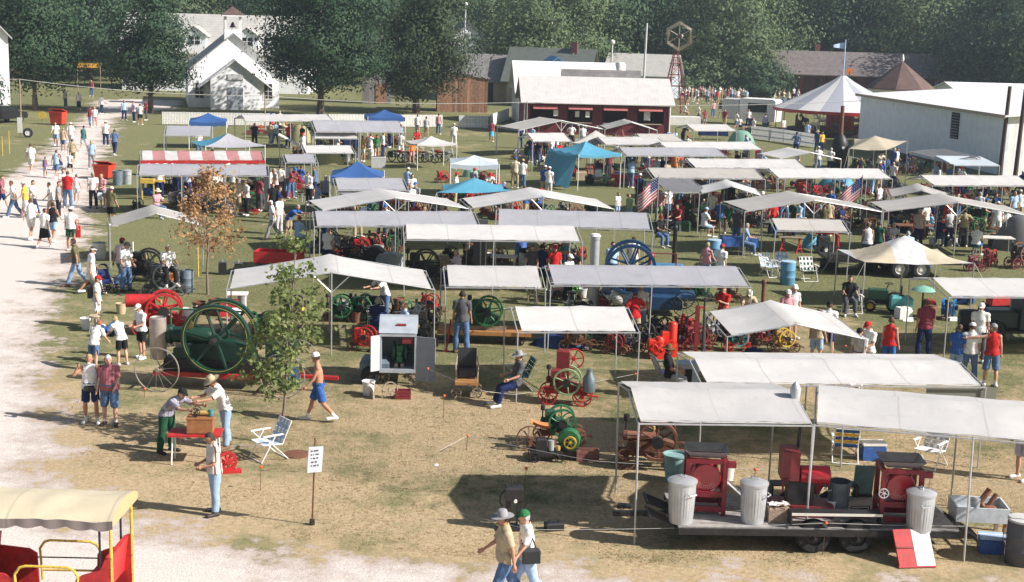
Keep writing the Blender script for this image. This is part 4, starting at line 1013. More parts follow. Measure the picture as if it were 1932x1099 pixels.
def skeleton(pose,fat=1.0):
 lean,lL,lR,aL,aR,hd=POSES[pose]; J={}
 J['pel']=V((0,0,0)); le=R(lean)
 sdir=lambda a: V((0,-math.sin(a),math.cos(a)))
 J['waist']=J['pel']+sdir(le*.5)*.17; J['chest']=J['waist']+sdir(le)*.20; J['neck']=J['chest']+sdir(le*1.05)*.17
 hp=le*.55+R(hd[0]); J['skull']=J['neck']+sdir(le*.8+R(4))*.10; J['hup']=sdir(hp); J['hyaw']=R(hd[1])
 for s,l,a,n in ((1,lL,aL,'L'),(-1,lR,aR,'R')):
  hip=V((s*.092*(1+.25*(fat-1)),0,-.02)); h,k,sp=R(l[0]),R(l[1]),R(l[2])
  J['hip'+n]=hip; J['kn'+n]=hip+V((s*math.sin(sp),-math.sin(h)*math.cos(sp),-math.cos(h)*math.cos(sp)))*.42
  g=h-k; J['an'+n]=J['kn'+n]+V((s*math.sin(sp)*.3,-math.sin(g),-math.cos(g)))*.41
  J['toe'+n]=J['an'+n]+V((s*.045,-.17,-.055))
  sh=J['neck']+V((s*.178*(1+.10*(fat-1)),.012,-.045)); sh+=sdir(le)*0
  f,b,e,i=[R(q) for q in a]; f2=f+(0)
  ua=V((s*math.sin(b),-math.sin(f2)*math.cos(b),-math.cos(f2)*math.cos(b))); el=sh+ua*.285
  fd=Matrix.Rotation(-e,3,'X')@ ua if True else ua
  if pose=='wave' and s<0: fd=V((.42,-.12,.9)).normalized()
  if pose=='point' and s>0: fd=V((.98,-.18,-.12)).normalized()
  if i: fd=(fd+V((-s*math.sin(i)*1.2,0,0))).normalized()
  J['sh'+n],J['el'+n]=sh,el; J['wr'+n]=el+fd*.245; J['hd'+n]=fd
 zmin=min(J['anL'].z,J['anR'].z)-.085; up=V((0,0,-zmin))
 for k in J:
  if k not in ('hup','hyaw','hdL','hdR'): J[k]=J[k]+up
 # feet: lay flat when on the ground
 for n in 'LR':
  if J['an'+n].z<.14: J['toe'+n].z=.035
 return J
def ell_loft(b,secs,n=14):
 vs=[]
 for c,t,l,rx,ry in secs:
  t=V(t).normalized(); l=(V(l)-t*V(l).dot(t)).normalized(); d=t.cross(l)
  for i in range(n):
   a=2*math.pi*i/n; vs.append(c+l*rx*math.cos(a)+d*ry*math.sin(a))
 fs=[(j*n+i,j*n+(i+1)%n,(j+1)*n+(i+1)%n,(j+1)*n+i) for j in range(len(secs)-1) for i in range(n)]
 fs+=[tuple(range(n-1,-1,-1)),tuple(range((len(secs)-1)*n,len(secs)*n))]
 b.add(vs,fs)
BODY={}
def body(pose,fat,lod):
 key=(pose,fat,lod)
 if key in BODY: return BODY[key]
 J=skeleton(pose,fat); b=MB(); X=V((1,0,0)); fw=fat
 sp=[J['pel']-V((0,0,.09)),J['pel'],J['waist'],J['chest'],J['neck'],J['neck'].lerp(J['skull'],.45),J['skull']]
 rr=[(.10,.08),(.165*fw,.115*fw),(.142*fw,.098*fw*(1+(fw-1)*1.6)),(.165*(1+(fw-1)*.6),.112*fw),(.115,.075),(.056,.06),(.05,.058)]
 secs=[]
 for i,(p,q) in enumerate(zip(sp,rr)):
  t=sp[min(i+1,len(sp)-1)]-sp[max(i-1,0)]; off=V((0,-.02*(fw-1)*4 if i==2 else 0,0)); secs.append((p+off,t,X,q[0],q[1]))
 ell_loft(b,secs)
 bones=[('torso',J['waist'],J['neck'],.15,.14),('pelvis',J['pel']-V((0,0,.06)),J['waist']-V((0,0,.03)),.16,.15),('neckb',J['neck']+V((0,0,.05)),J['skull'],.05,.05)]
 for n,s in (('L',1),('R',-1)):
  b.sphere(J['sh'+n],(.066,.062,.066),8,6); b.tube(J['neck']-V((0,0,.02)),J['sh'+n],.07,.058,8)
  b.tube(J['sh'+n],J['el'+n],.054,.041,9); b.sphere(J['el'+n],.042,8,5); b.tube(J['el'+n],J['wr'+n],.042,.027,9); b.sphere(J['wr'+n],.03,7,5)
  hn=J['wr'+n]+J['hd'+n]*.05; b.sphere(hn,(.036,.042,.05),8,6)
  m=J['hip'+n].lerp(J['kn'+n],.35)
  b.tube(J['hip'+n]+V((0,0,.03)),m,.094*(1+.5*(fw-1)),.083*(1+.4*(fw-1)),10); b.tube(m,J['kn'+n],.083*(1+.4*(fw-1)),.056,10); b.sphere(J['kn'+n],.058,8,6)
  c=J['kn'+n].lerp(J['an'+n],.32)+V((0,.012,0)); b.tube(J['kn'+n],c,.054,.06,9); b.tube(c,J['an'+n],.06,.036,9); b.sphere(J['an'+n],.042,7,5)
  f0=J['an'+n]+V((0,.05,0)); f0.z=J['an'+n].z-.045; f1=J['toe'+n].copy()
  b.tube(f0,f1,.042,.036,8); b.sphere(f1,(.042,.05,.034),8,5); b.sphere(f0,.044,8,5)
  bones+=[('uarm'+n,J['sh'+n],J['el'+n],.055,.045),('farm'+n,J['el'+n],J['wr'+n],.042,.03),('hand'+n,J['wr'+n],J['wr'+n]+J['hd'+n]*.1,.035,.035),
                  ('thigh'+n,J['hip'+n],J['kn'+n],.095,.06),('shank'+n,J['kn'+n],J['an'+n],.06,.04),('foot'+n,f0,f1,.045,.04)]
 # head
 hu=J['hup']; yaw=Matrix.Rotation(J['hyaw'],3,'Z'); fwd=yaw @ V((0,-hu.z,hu.y)).normalized(); lat=hu.cross(fwd).normalized()
 hc=J['skull']+hu*.085+fwd*.012; HM=Matrix((lat,-fwd,hu)).transposed()
 def hp(x,y,z): return hc+HM @ V((x,-y,z))     # x lateral, y forward, z up
 hb=MB(); hb.sphere((0,0,.012),(.076,.094,.108),12,9); hb.sphere((0,-.022,-.058),(.056,.066,.062),10,7)
 hb.tube((0,-.085,.02),(0,-.116,-.022),.012,.019,6); hb.sphere((0,-.088,-.088),(.03,.02,.022),7,5); hb.sphere((0,-.078,.034),(.055,.02,.014),8,5)
 for s in (-1,1): hb.sphere((s*.08,.012,-.005),(.014,.022,.034),6,5)
 b.add([hc+HM @ V(p) for p in hb.v],hb.f)
 bones.append(('head',hc-hu*.06,hc+hu*.05,.085,.085))
 vox=.017 if lod==0 else .03
 me=b.mesh('body',fixn=True); me=eval_mods(me,[('REMESH',dict(mode='VOXEL',voxel_size=vox)),('SMOOTH',dict(factor=.5,iterations=2 if lod==0 else 1))]+([('DECIMATE',dict(ratio=.55))] if lod==0 else [('DECIMATE',dict(ratio=.5))]))
 if not len(me.polygons): raise RuntimeError('empty body '+pose)
 n=len(me.vertices); co=np.empty(n*3,np.float32); me.vertices.foreach_get('co',co); co=co.reshape(-1,3).astype(float)
 no=np.empty(n*3,np.float32); me.vertex_normals.foreach_get('vector',no); no=no.reshape(-1,3).astype(float)
 D=np.empty((len(bones),n)); T=np.empty((len(bones),n))
 for i,(nm,p,q,r0,r1) in enumerate(bones):
  p,q=np.array(p),np.array(q); d=q-p; t=np.clip(((co-p)@ d)/(d @ d),0,1); D[i]=np.linalg.norm(co-p-t[:,None]*d,axis=1)/(r0+(r1-r0)*t); T[i]=t
 bi=D.argmin(0); tt=T[bi,np.arange(n)]; names=[x[0] for x in bones]
 faces=[tuple(p.vertices) for p in me.polygons]
 hl=(co-np.array(hc))@ np.array(HM)      # head coordinates: x lateral, y back, z up
 fingers=MB()
 if lod==0:
  for nn,s in (('L',1),('R',-1)):
   fd=J['hd'+nn].normalized(); w=J['wr'+nn]; side=V((0,1,0)).cross(fd); side=side.normalized() if side.length>.2 else V((1,0,0)); pn=fd.cross(side).normalized()
   for k,(o_,ln) in enumerate(((-.028,.058),(-.010,.070),(.009,.066),(.027,.052))):
    st=w+fd*.075+pn*o_; m1=st+fd*ln*.5+side*s*.006; e=m1+fd*ln*.42-side*s*.02
    fingers.tube(st,m1,.0105,.0095,5); fingers.tube(m1,e,.0095,.007,5)
   st=w+fd*.04-pn*.03; m1=st+fd*.035-pn*.02; e=m1+fd*.03+pn*.002; fingers.tube(st,m1,.013,.011,5); fingers.tube(m1,e,.011,.008,5)
 me2=bpy.data.meshes.new('body'); me2.from_pydata([tuple(c) for c in co]+[tuple(p) for p in fingers.v],[],faces+[tuple(i+n for i in f) for f in fingers.f]); me2.shade_smooth()
 BODY[key]=dict(mesh=me2,co=co,no=no,bi=bi,tt=tt,names=names,faces=faces,hc=hc,HM=HM,hl=hl,J=J,clothes={},top=co[:,2].max())
 return BODY[key]
def shell(B,ck,test,off,wr=.006,solid=False):
 if ck in B['clothes']: return B['clothes'][ck]
 nm=np.array(B['names'])[B['bi']]; sel=test(nm,B['tt'],B['co'],B['hl'])
 fs=[f for f in B['faces'] if sum(sel[list(f)])>=len(f)-(1 if len(f)>3 else 0)]
 ids=sorted({i for f in fs for i in f}); mp={j: i for i,j in enumerate(ids)}
 vs=[]
 for j in ids:
  p=B['co'][j]; o=off if not callable(off) else off(nm[j],B['tt'][j],B['hl'][j])
  k=o+wr*(mnoise.noise(V(p)*9)+.6*mnoise.noise(V(p)*23)); vs.append(tuple(p+B['no'][j]*k))
 me=bpy.data.meshes.new(ck); me.from_pydata(vs,[],[tuple(mp[i] for i in f) for f in fs]); me.shade_smooth(); B['clothes'][ck]=me
 return me
inl=lambda nm,*a: np.isin(nm,[x+s for x in a for s in (('L','R') if x not in ('torso','pelvis','neckb','head') else ('',))])
def top_mesh(B,ty):
 arm=dict(tee=.72,tank=-.1,long=9,polo=.8)[ty]; hem=B['J']['pel'].z+(-.06)
 def test(nm,t,co,hl):
  a=inl(nm,'torso')|(inl(nm,'pelvis')&(co[:,2]>hem+.03))|(inl(nm,'uarm')&(t<arm))|(inl(nm,'thigh')&(co[:,2]>hem+.03)&(t<.1))
  if arm>5: a |= inl(nm,'uarm')| inl(nm,'farm')
  if ty=='tank': a &=~inl(nm,'uarm')
  return a
 def off(n,t,h): return .028 if n[:4] in ('uarm','farm') else (.042 if n=='pelvis' or n[:5]=='thigh' else .026)
 return shell(B,'shirt_'+ty,test,off,.012)
def bottom_mesh(B,ty):
 if ty=='skirt' or ty=='longskirt':
  ck=ty
  if ck in B['clothes']: return B['clothes'][ck]
  J=B['J']; m=MB(); kz=(J['knL']+J['knR'])/2; a=J['waist']-V((0,0,.03)); L_=1.0 if ty=='skirt' else 1.35
  secs=[]
  for k in range(6):
   u=k/5; c=a.lerp(V((kz.x,kz.y,a.z+(kz.z-a.z)*L_)),u); secs.append((c,(0,0,-1),(1,0,0),.16+.075*u+.01*math.sin(k),.115+(.09+abs(J['knL'].y-J['knR'].y)*.4)*u))
  ell_loft(m,secs,18); B['clothes'][ck]=m.mesh(ck); return B['clothes'][ck]
 lim=dict(trousers=9,shorts=.86,longshorts=1.01,brief=.55)[ty]
 def test(nm,t,co,hl):
  a=inl(nm,'pelvis')|(inl(nm,'thigh')&(t<lim))
  if lim>5: a |= inl(nm,'thigh')|(inl(nm,'shank')&(t<.95))
  elif lim>1: a |= inl(nm,'shank')&(t<.08)
  return a
 def off(n,t,h):
  if n[:5]=='shank': return .022+.022*t
  return .016+(.03*t if lim<5 else .010)
 return shell(B,'bottom_'+ty,test,off,.010)
SKIN={k: mat('skin_'+k,c,.6,0,.1,6,spec=.35) for k,c in dict(a=(.52,.29,.20),b=(.44,.22,.14),c=(.58,.35,.25)).items()}
HAIR={k: mat('hair_'+k,c,.75,0,.3,30,.3) for k,c in dict(dark=(.035,.022,.016),brown=(.10,.055,.03),blond=(.42,.29,.13),grey=(.36,.35,.34),white=(.62,.61,.6),red=(.30,.10,.04)).items()}
for k_ in list(PAL):
 if k_ not in HAIR: HAIR[k_]=None
STRIPE_SHIRT=stripe_mat('brown_striped_shirt',[(.66,.62,.56),(.66,.62,.56),(.14,.06,.05),(.6,.55,.5)],7.5,1)
PLAID={'plaidblue': stripe_mat('plaid_blue',[(.34,.32,.38),(.20,.20,.28),(.42,.40,.44)],14,0),'plaidpink': stripe_mat('plaid_pink',[(.62,.48,.46),(.56,.38,.38),(.68,.60,.58)],14,0),'plaidred': stripe_mat('plaid_red',[(.30,.08,.10),(.25,.06,.09),(.34,.12,.14)],14,0),'stripe': STRIPE_SHIRT}
CNAME=dict(ltblue='light blue',dkgrey='charcoal',ltgrey='pale grey',skyblue='sky blue',ltdenim='faded denim',denim='blue denim',dkgreen='dark green',ltgreen='light green',darkred='dark red',offwhite='off white',lav='lavender',plaidblue='grey checked',plaidpink='pinkish checked',plaidred='dark red checked',stripe='brown and white striped',navy='navy')
TNAME=dict(tee='T-shirt',tank='sleeveless top',long='long sleeved shirt',polo='short sleeved shirt',trousers='trousers',shorts='shorts',longshorts='long shorts',brief='short shorts',skirt='skirt',longskirt='long skirt')
PNAME=dict(stand='standing',stand2='standing',walk='walking',walk2='walking',hips='with hands on hips',fold='with folded arms',hold='looking down at the hands',carry='with one arm bent',wave='raising a hand to the face',point='pointing with a stretched arm',bend='bending forward',lean='leaning forward',stoop='stooping',sit='sitting',sitlow='sitting back',back='standing')
CLOTHM=lambda c: PLAID[c] if c in PLAID else cloth(c)
M_SHOE={'w': mat('white_shoe',(.72,.70,.68),.6),'k': mat('dark_shoe',(.03,.025,.022),.6),'b': mat('brown_shoe',(.16,.09,.05),.7)}
M_EYE=mat('eye_dark',(.03,.025,.02),.3); M_LIP=mat('lips',(.36,.13,.11),.5)
PEOPLE=[]
def person(x,y,h,pose,rot,top,bottom,head,place,at='head',shoes='w',skin='a',fat=1.0,near=None,socks=False,group=None,z0=0.,extra='',xy=None):
 cap_h=.03 if head.split(':')[0] in ('cap','hat','visor') else .015
 if near is None: near=y>440 if at=='head' else y>520
 B=body(pose,fat,0 if near else 1); s=h/1.74
 if xy is not None: p=V((xy[0],xy[1],0))
 elif at=='foot': p=gp(x,y); p.z=0
 else:
  zt=z0+(B['top']+cap_h)*s; q=gp(x,y,zt); hcw=B['hc']*s; rz=R(rot); p=V((q.x-(hcw.x*math.cos(rz)-hcw.y*math.sin(rz)),q.y-(hcw.x*math.sin(rz)+hcw.y*math.cos(rz)),0))
 p.z=z0
 tt,tc=top.split(':') if top else (None,None); bt,bc=bottom.split(':'); ht,hcol=head.split(':')
 cn=lambda c: CNAME.get(c,c)
 lab='person'+(f' in {cn(tc)} {TNAME[tt]} and' if tt else ' without shirt in')+f' {cn(bc)} {TNAME[bt]}'
 if ht in ('cap','hat','visor'): lab+=f' with {cn(hcol)} {ht}'
 lab+=f' {place}' if place.startswith('*') is False else ''
 if len(lab.split())>16: lab=f'person in {cn(tc)} {TNAME[tt]} {place}'
 if place.startswith('*'): lab=('' if place[1:6] in ('child','small') or place[1:4]=='boy' else 'person ')+place[1:]
 lab=' '.join(lab.split()[:16])
 o=thing('person',lab,'person',p,R(rot),group); o.scale=(s,s,s)
 ob('body',B['mesh'],SKIN[skin],o)
 if tt: ob('shirt',top_mesh(B,tt),CLOTHM(tc),o)
 ob('skirt' if 'skirt' in bt else ('shorts' if 'short' in bt or bt=='brief' else 'trousers'),bottom_mesh(B,bt),CLOTHM(bc),o)
 for sd_ in 'LR':
  if socks and near: ob('sock',shell(B,'sock'+sd_,lambda nm,t,co,hl:(nm=='shank'+sd_)&(t>.72),.006,.002),cloth('white'),o)
  ob('shoe',shell(B,'shoe'+sd_,lambda nm,t,co,hl:(nm=='foot'+sd_)|((nm=='shank'+sd_)&(t>.97)),.012,.002),M_SHOE[shoes],o)
 HMm,hc=B['HM'],B['hc']
 def in_head(mb): mb.v=[tuple(hc+HMm @ V(q)) for q in mb.v]; return mb
 hair_col=hcol if ht in ('hair','long') else {'a': 'brown','b': 'dark','c': 'grey'}[skin]
 if ht=='long':
  hm=shell(B,'longhair',lambda nm,t,co,hl:((np.isin(nm,['head','neckb']))&((hl[:,2]>.045)|(hl[:,1]>.0))&(hl[:,2]>-.17)),lambda n,t,h: .024 if h[2]>-.05 else .045,.01)
 else:
  hm=shell(B,'hair',lambda nm,t,co,hl:(nm=='head')&((hl[:,2]>.058)|((hl[:,1]>.012)&(hl[:,2]>-.055))),.014,.008)
 ob('hair',hm,HAIR.get(hair_col) or cloth(hair_col),o)
 if ht in ('cap','hat','visor'):
  if 'c_'+ht not in B['clothes']:
   k=MB()
   if ht=='cap': k.grid(lambda u,v:(.097*math.cos(6.2832*u)*math.sin(.02+1.5*v),.112*math.sin(6.2832*u)*math.sin(.02+1.5*v)-.004,.035+.108*math.cos(1.5*v)),16,5); k.grid(lambda u,v:(.085*math.cos(math.pi*(1+u))*(1-.15*v),-.09-v*.085*math.sin(math.pi*(.08+.84*u))+.02*abs(2*u-1),.05-.022*v),8,2)
   elif ht=='hat':
    k.lathe([(.02,.155),(.06,.158),(.082,.14),(.098,.06),(.102,.045)],(0,.002,0),n=18); k.grid(lambda u,v:((.10+.085*v)*math.cos(6.2832*u),(.11+.09*v)*math.sin(6.2832*u),.047-.02*v+.018*v*abs(math.cos(6.2832*u))),20,2)
   else: k.grid(lambda u,v:((.095+.002)*math.cos(6.2832*u),.112*math.sin(6.2832*u),.03+.04*v),16,1); k.grid(lambda u,v:(.085*math.cos(math.pi*(1+u)),-.09-v*.085*math.sin(math.pi*(.08+.84*u))+.02*abs(2*u-1),.05-.02*v),8,2)
   B['clothes']['c_'+ht]=in_head(k).mesh(ht,fixn=False,ang=70)
  ob(ht,B['clothes']['c_'+ht],CLOTHM(hcol),o)
 if near and y>560:
  for sx in (-1,1): ob('eye',cached(('eye',sx,id(B)),lambda: in_head(MB().sphere((sx*.032,-.089,.008),(.012,.009,.007),6,4)),'eye'),M_EYE,o)
  ob('mouth',cached(('mouth',id(B)),lambda: in_head(MB().sphere((0,-.088,-.058),(.024,.008,.007),7,4)),'mouth'),M_LIP,o)
 if pose=='sit' and not near and not z0:      # something to sit on
  hs_=(B['J']['pel'].z-.13)*s; sl=thing('folding_stool',' '.join(('low folding stool under the '+lab).split()[:16]),'stool',p,R(rot+45),'stools of seated visitors')
  ob('seat',cached(('stool',round(hs_,2)),lambda: MB().box((0,0,hs_-.015),(.32,.32,.03)),'seat'),cloth('dkgreen'),sl)
  for q in range(4): a_=R(45+90*q); ob('leg',cached(('stoolleg',q,round(hs_,2)),lambda: MB().tube((.22*math.cos(a_),.22*math.sin(a_),0),(.18*math.cos(a_),.18*math.sin(a_),hs_-.03),.013,n=5),'leg'),M_PIPE,sl)
 PEOPLE.append(o); return o
# ================================================================== engines, carts, furniture
def wheel_mb(r,w,ns=6,rim=.12,hub=.16,spoke=.07,n=32,curved=False):
 b=MB(); ri=r*(1-rim); h=w/2
 b.lathe([(ri,-h),(r,-h),(r,h),(ri,h)],(0,0,0),'Y',n,close=True)
 b.lathe([(r*.01,-h*1.5),(r*hub,-h*1.4),(r*hub,h*1.4),(r*.01,h*1.5)],(0,0,0),'Y',12)
 for i in range(ns):
  a=2*math.pi*i/ns+.3; d=V((math.cos(a),0,math.sin(a))); q=V((-math.sin(a),0,math.cos(a)))
  if curved: m=d*(r*.5)+q*r*.08; b.tube(d*r*hub*.8,m,r*spoke,r*spoke*.8,5,False); b.tube(m,d*ri*1.01,r*spoke*.8,r*spoke*.9,5,False)
  else: b.tube(d*r*hub*.8,d*ri*1.01,r*spoke,r*spoke*.8,5,False)
 return b
def wheel(parent,name,loc,r,w,m,ns=6,rim=.12,hub=.16,spoke=.07,rz=0.,curved=False,n=32):
 me=cached(('wheel',round(r,2),round(w,2),ns,rim,hub,spoke,curved,n),lambda: wheel_mb(r,w,ns,rim,hub,spoke,n,curved),'wheel')
 o=ob(name,me,m,parent,loc); o.rotation_euler=(0,random.random()*6.28,rz) if name!='tyre' else (0,0,rz); return o
def tyre_wheel(parent,loc,r,w,hubm):
 o=ob('wheel',cached(('tyre',round(r,2),round(w,2)),lambda: MB().lathe([(r*.55,-w/2),(r*.9,-w/2),(r,-w*.3),(r,w*.3),(r*.9,w/2),(r*.55,w/2)],(0,0,0),'Y',24,close=True),'tyre'),M_TIRE,parent,loc)
 ob('rim',cached(('rim',round(r,2),round(w,2)),lambda: MB().lathe([(.02,-w*.3),(r*.2,-w*.34),(r*.3,-w*.18),(r*.5,-w*.2),(r*.57,-w*.4),(r*.57,w*.4),(.02,w*.3)],(0,0,0),'Y',18),'rim'),hubm,o); return o
def bevel_box(d,c=(0,0,0),ch=.12):
 x,y,z=d[0]/2,d[1]/2,d[2]; k=min(d[:2])*ch; b=MB()
 vs=[]
 for (sx,zz) in ((1,0),(1,z-k),(0,z)):
  e=0 if sx else k
  for a_,b_ in ((-1,-1),(1,-1),(1,1),(-1,1)): vs.append((c[0]+a_*(x-e),c[1]+b_*(y-e),c[2]+zz))
 fs=[(3,2,1,0),(8,9,10,11)]+[(j*4+i,j*4+(i+1)%4,j*4+4+(i+1)%4,j*4+4+i) for j in range(2) for i in range(4)]
 return b.add(vs,fs)
def engine(label,px,py,r,rot=0.,body='green',fly='green',base='cart',cartc='brown',cw=None,hopper=True,tank=None,ns=6,stack=True,group='farm engines on show',curved=False,flyw=None,gap=None,long=1.0,name='hit_and_miss_engine',xy=None,mb=None,mf=None):
 label=' '.join(label.split()[:16]); p=gp(px,py) if xy is None else V((*xy,0)); t=thing(name,label,'engine',(p.x,p.y,0),R(rot),group)
 bm_,fm=mb or paint(body),mf or paint(fly); w=flyw or r*.20; g_=gap or r*.62; L_=r*2.3*long
 wr=cw or max(.13,r*.42); dz={'cart': wr*1.15+.06,'skid': .10,'truck': wr*1.0+.1}[base]; zc=dz+(r*.78 if base!='skid' else r*1.06)
 K=lambda nm,fn,m: ob(nm,cached((nm,round(r,2),round(L_,2),round(g_,2),base,round(dz,2),hopper),fn,nm),m,t)
 K('bed',lambda: MB().prism([(-L_*.52,dz+.04),(L_*.42,dz+.04),(L_*.36,zc-r*.25),(r*.25,zc-r*.05),(-r*.35,zc-r*.05),(-L_*.48,zc-r*.3)],-r*.28,r*.28,'XZ'),bm_)
 K('cylinder',lambda: MB().lathe([(r*.05,-L_*.60),(r*.24,-L_*.58),(r*.26,-L_*.5),(r*.22,-L_*.48),(r*.22,r*.05),(r*.1,r*.1)],(0,0,zc),'X',14),bm_)
 if hopper: K('water_hopper',lambda: bevel_box((r*.72,r*.6,r*.78),(-L_*.30,0,zc+r*.02),.16),bm_)
 K('crankshaft',lambda: MB().tube((r*.12,-g_*1.35,zc),(r*.12,g_*1.35,zc),r*.065,n=8),M_IRON)
 for s in (-1,1): wheel(t,'flywheel',(r*.12,s*g_,zc),r,w,fm,ns,.13,.17,.06,0,curved)
 K('belt_pulley',lambda: MB().lathe([(r*.05,-r*.14),(r*.3,-r*.14),(r*.3,r*.14),(r*.05,r*.14)],(r*.12,-g_-w/2-r*.17,zc),'Y',16),M_IRON)
 if stack: K('muffler',lambda: MB().lathe([(r*.05,0),(r*.05,r*.5),(r*.16,r*.55),(r*.16,r*.85),(r*.04,r*.9)],(-L_*.53,r*.1,zc+r*.18),n=10),M_IRON)
 if tank: ob('fuel_tank',cached(('ftank',round(r,2),round(L_,2)),lambda: MB().lathe([(.02,-r*.45),(r*.2,-r*.42),(r*.2,r*.42),(.02,r*.45)],(L_*.40,0,dz+r*.30),'Y',14),'fuel_tank'),paint(tank),t)
 K('push_rod',lambda: MB().tube((-L_*.55,-r*.33,zc+r*.1),(r*.1,-r*.33,zc+r*.02),r*.03,n=5),M_IRON)
 K('oiler',lambda: MB().lathe([(r*.03,0),(r*.03,r*.12),(r*.08,r*.14),(r*.08,r*.3),(r*.03,r*.32)],(-r*.05,0,zc+r*.2),n=8),mat('brass',(.45,.30,.09),.35,.6))
 cm=paint(cartc) if isinstance(cartc,str) else cartc
 if base=='skid':
  for s in (-1,1): ob('skid',cached(('skid',round(r,2),round(L_,2)),lambda: MB().box((0,0,.06),(L_*1.25,.09,.11)),'skid'),M_WOOD,t,(0,s*r*.3,0))
 else:
  for s in (-1,1): ob('cart_rail',cached(('rail',round(r,2),round(L_,2),round(dz,2)),lambda: MB().box((0,0,dz-.02),(L_*1.35,r*.16,.1)),'rail'),cm,t,(0,s*r*.30,0))
  for sx in (-1,1):
   ob('axle',cached(('axle',round(r,2),round(g_,2)),lambda: MB().tube((0,-g_*.98,0),(0,g_*.98,0),.03,n=6),'axle'),M_IRON,t,(sx*L_*.52,0,wr)); ob('bolster',cached(('bol',round(r,2),round(dz,2),round(wr,2)),lambda: MB().box((0,0,(dz-.07+wr)/2),(.10,r*.5,max(.05,dz-.07-wr))),'bolster'),cm,t,(sx*L_*.52,0,0))
   for s in (-1,1): wheel(t,'cart_wheel',(sx*L_*.52,s*(g_*.95),wr),wr,.055,cm,8,.12,.2,.05,n=20)
  tg=MB().tube((L_*.6,0,wr),(L_*.98,0,wr*.9),.025,n=5); tg.tube((L_*.98,-.15,wr*.9),(L_*.98,.15,wr*.9),.02,n=5); ob('tongue',tg,cm,t)
 return t
def can(label,xyz,r=.26,h=.72,m=None,lid=True,group='galvanised bins',name='trash_can',cat='trash can'):
 t=thing(name,label,cat,xyz,random.random()*6,group)
 def fn(s,q):
  a=2*math.pi*s; f=1+(.022 if .12<q<.88 else 0)*(1 if math.cos(a*26)>0 else-.4); rr=r*(.86+.14*q)*f; return (rr*math.cos(a),rr*math.sin(a),h*q)
 ob('can_body',cached(('can',r,h),lambda: MB().grid(fn,104,9).lathe([(r*.85,0),(r*.85,.02)],n=24),'can'),m or M_GALV,t)
 ob('rim',cached(('canrim',r,h),lambda: MB().lathe([(r*.98,h-.02),(r*1.05,h-.02),(r*1.05,h+.02),(r*.98,h+.02)],n=28,close=True),'rim'),m or M_GALV,t)
 for s in (-1,1): ob('handle',cached(('canh',r,h,s),lambda: MB().path([V((s*r*.98,-.09,h*.8)),V((s*(r+.06),-.08,h*.76)),V((s*(r+.06),.08,h*.76)),V((s*r*.98,.09,h*.8))],.01,5),'handle'),M_GALV,t)
 if lid:
  l=ob('lid',cached(('lid',r,h),lambda: MB().lathe([(r*1.08,h-.005),(r*1.09,h+.035),(r*.95,h+.055),(r*.6,h+.09),(.03,h+.10)],n=28),'lid'),m or M_GALV,t); ob('lid_handle',cached(('lidh',r,h),lambda: MB().path([V((-.08,0,h+.09)),V((-.06,0,h+.14)),V((.06,0,h+.14)),V((.08,0,h+.09))],.01,5),'lid_handle'),M_GALV,l)
 return t
def barrel(label,px,py,m,r=.29,h=.88,group='drums',z=0.,lid=None,xyz=None):
 p=gp(px,py) if xyz is None else V(xyz); t=thing('drum',label,'drum',(p.x,p.y,z),0,group)
 ob('drum_body',cached(('drum',r,h),lambda: MB().lathe([(r*.96,0),(r,.02),(r,h*.32),(r*1.03,h*.34),(r,h*.36),(r,h*.64),(r*1.03,h*.66),(r,h*.68),(r,h-.02),(r*.97,h),(r*.93,h),(r*.93,h-.03),(.02,h-.03)],n=24),'drum'),m,t)
 if lid: ob('lid',cached(('drumlid',r,h),lambda: MB().lathe([(r*1.02,h),(r*1.02,h+.04),(.02,h+.06)],n=24),'lid'),lid,t)
 return t
def bucket(label,px,py,m,r=.16,h=.36,group='buckets',xyz=None):
 p=gp(px,py) if xyz is None else V(xyz); t=thing('bucket',label,'bucket',p,random.random()*3,group)
 ob('pail',cached(('pail',r,h),lambda: MB().lathe([(r*.8,0),(r,h),(r*1.05,h),(r*1.05,h-.03),(r*.95,h-.03),(r*.78,.02)],n=20,close=False),'pail'),m,t)
 ob('bail',cached(('bail',r,h),lambda: MB().path([V((r*math.cos(a)*1.02,.05*math.sin(a),h-.02-.12*math.sin(a))) for a in [math.pi*i/8 for i in range(9)]],.006,4),'bail'),M_PIPE,t); return t
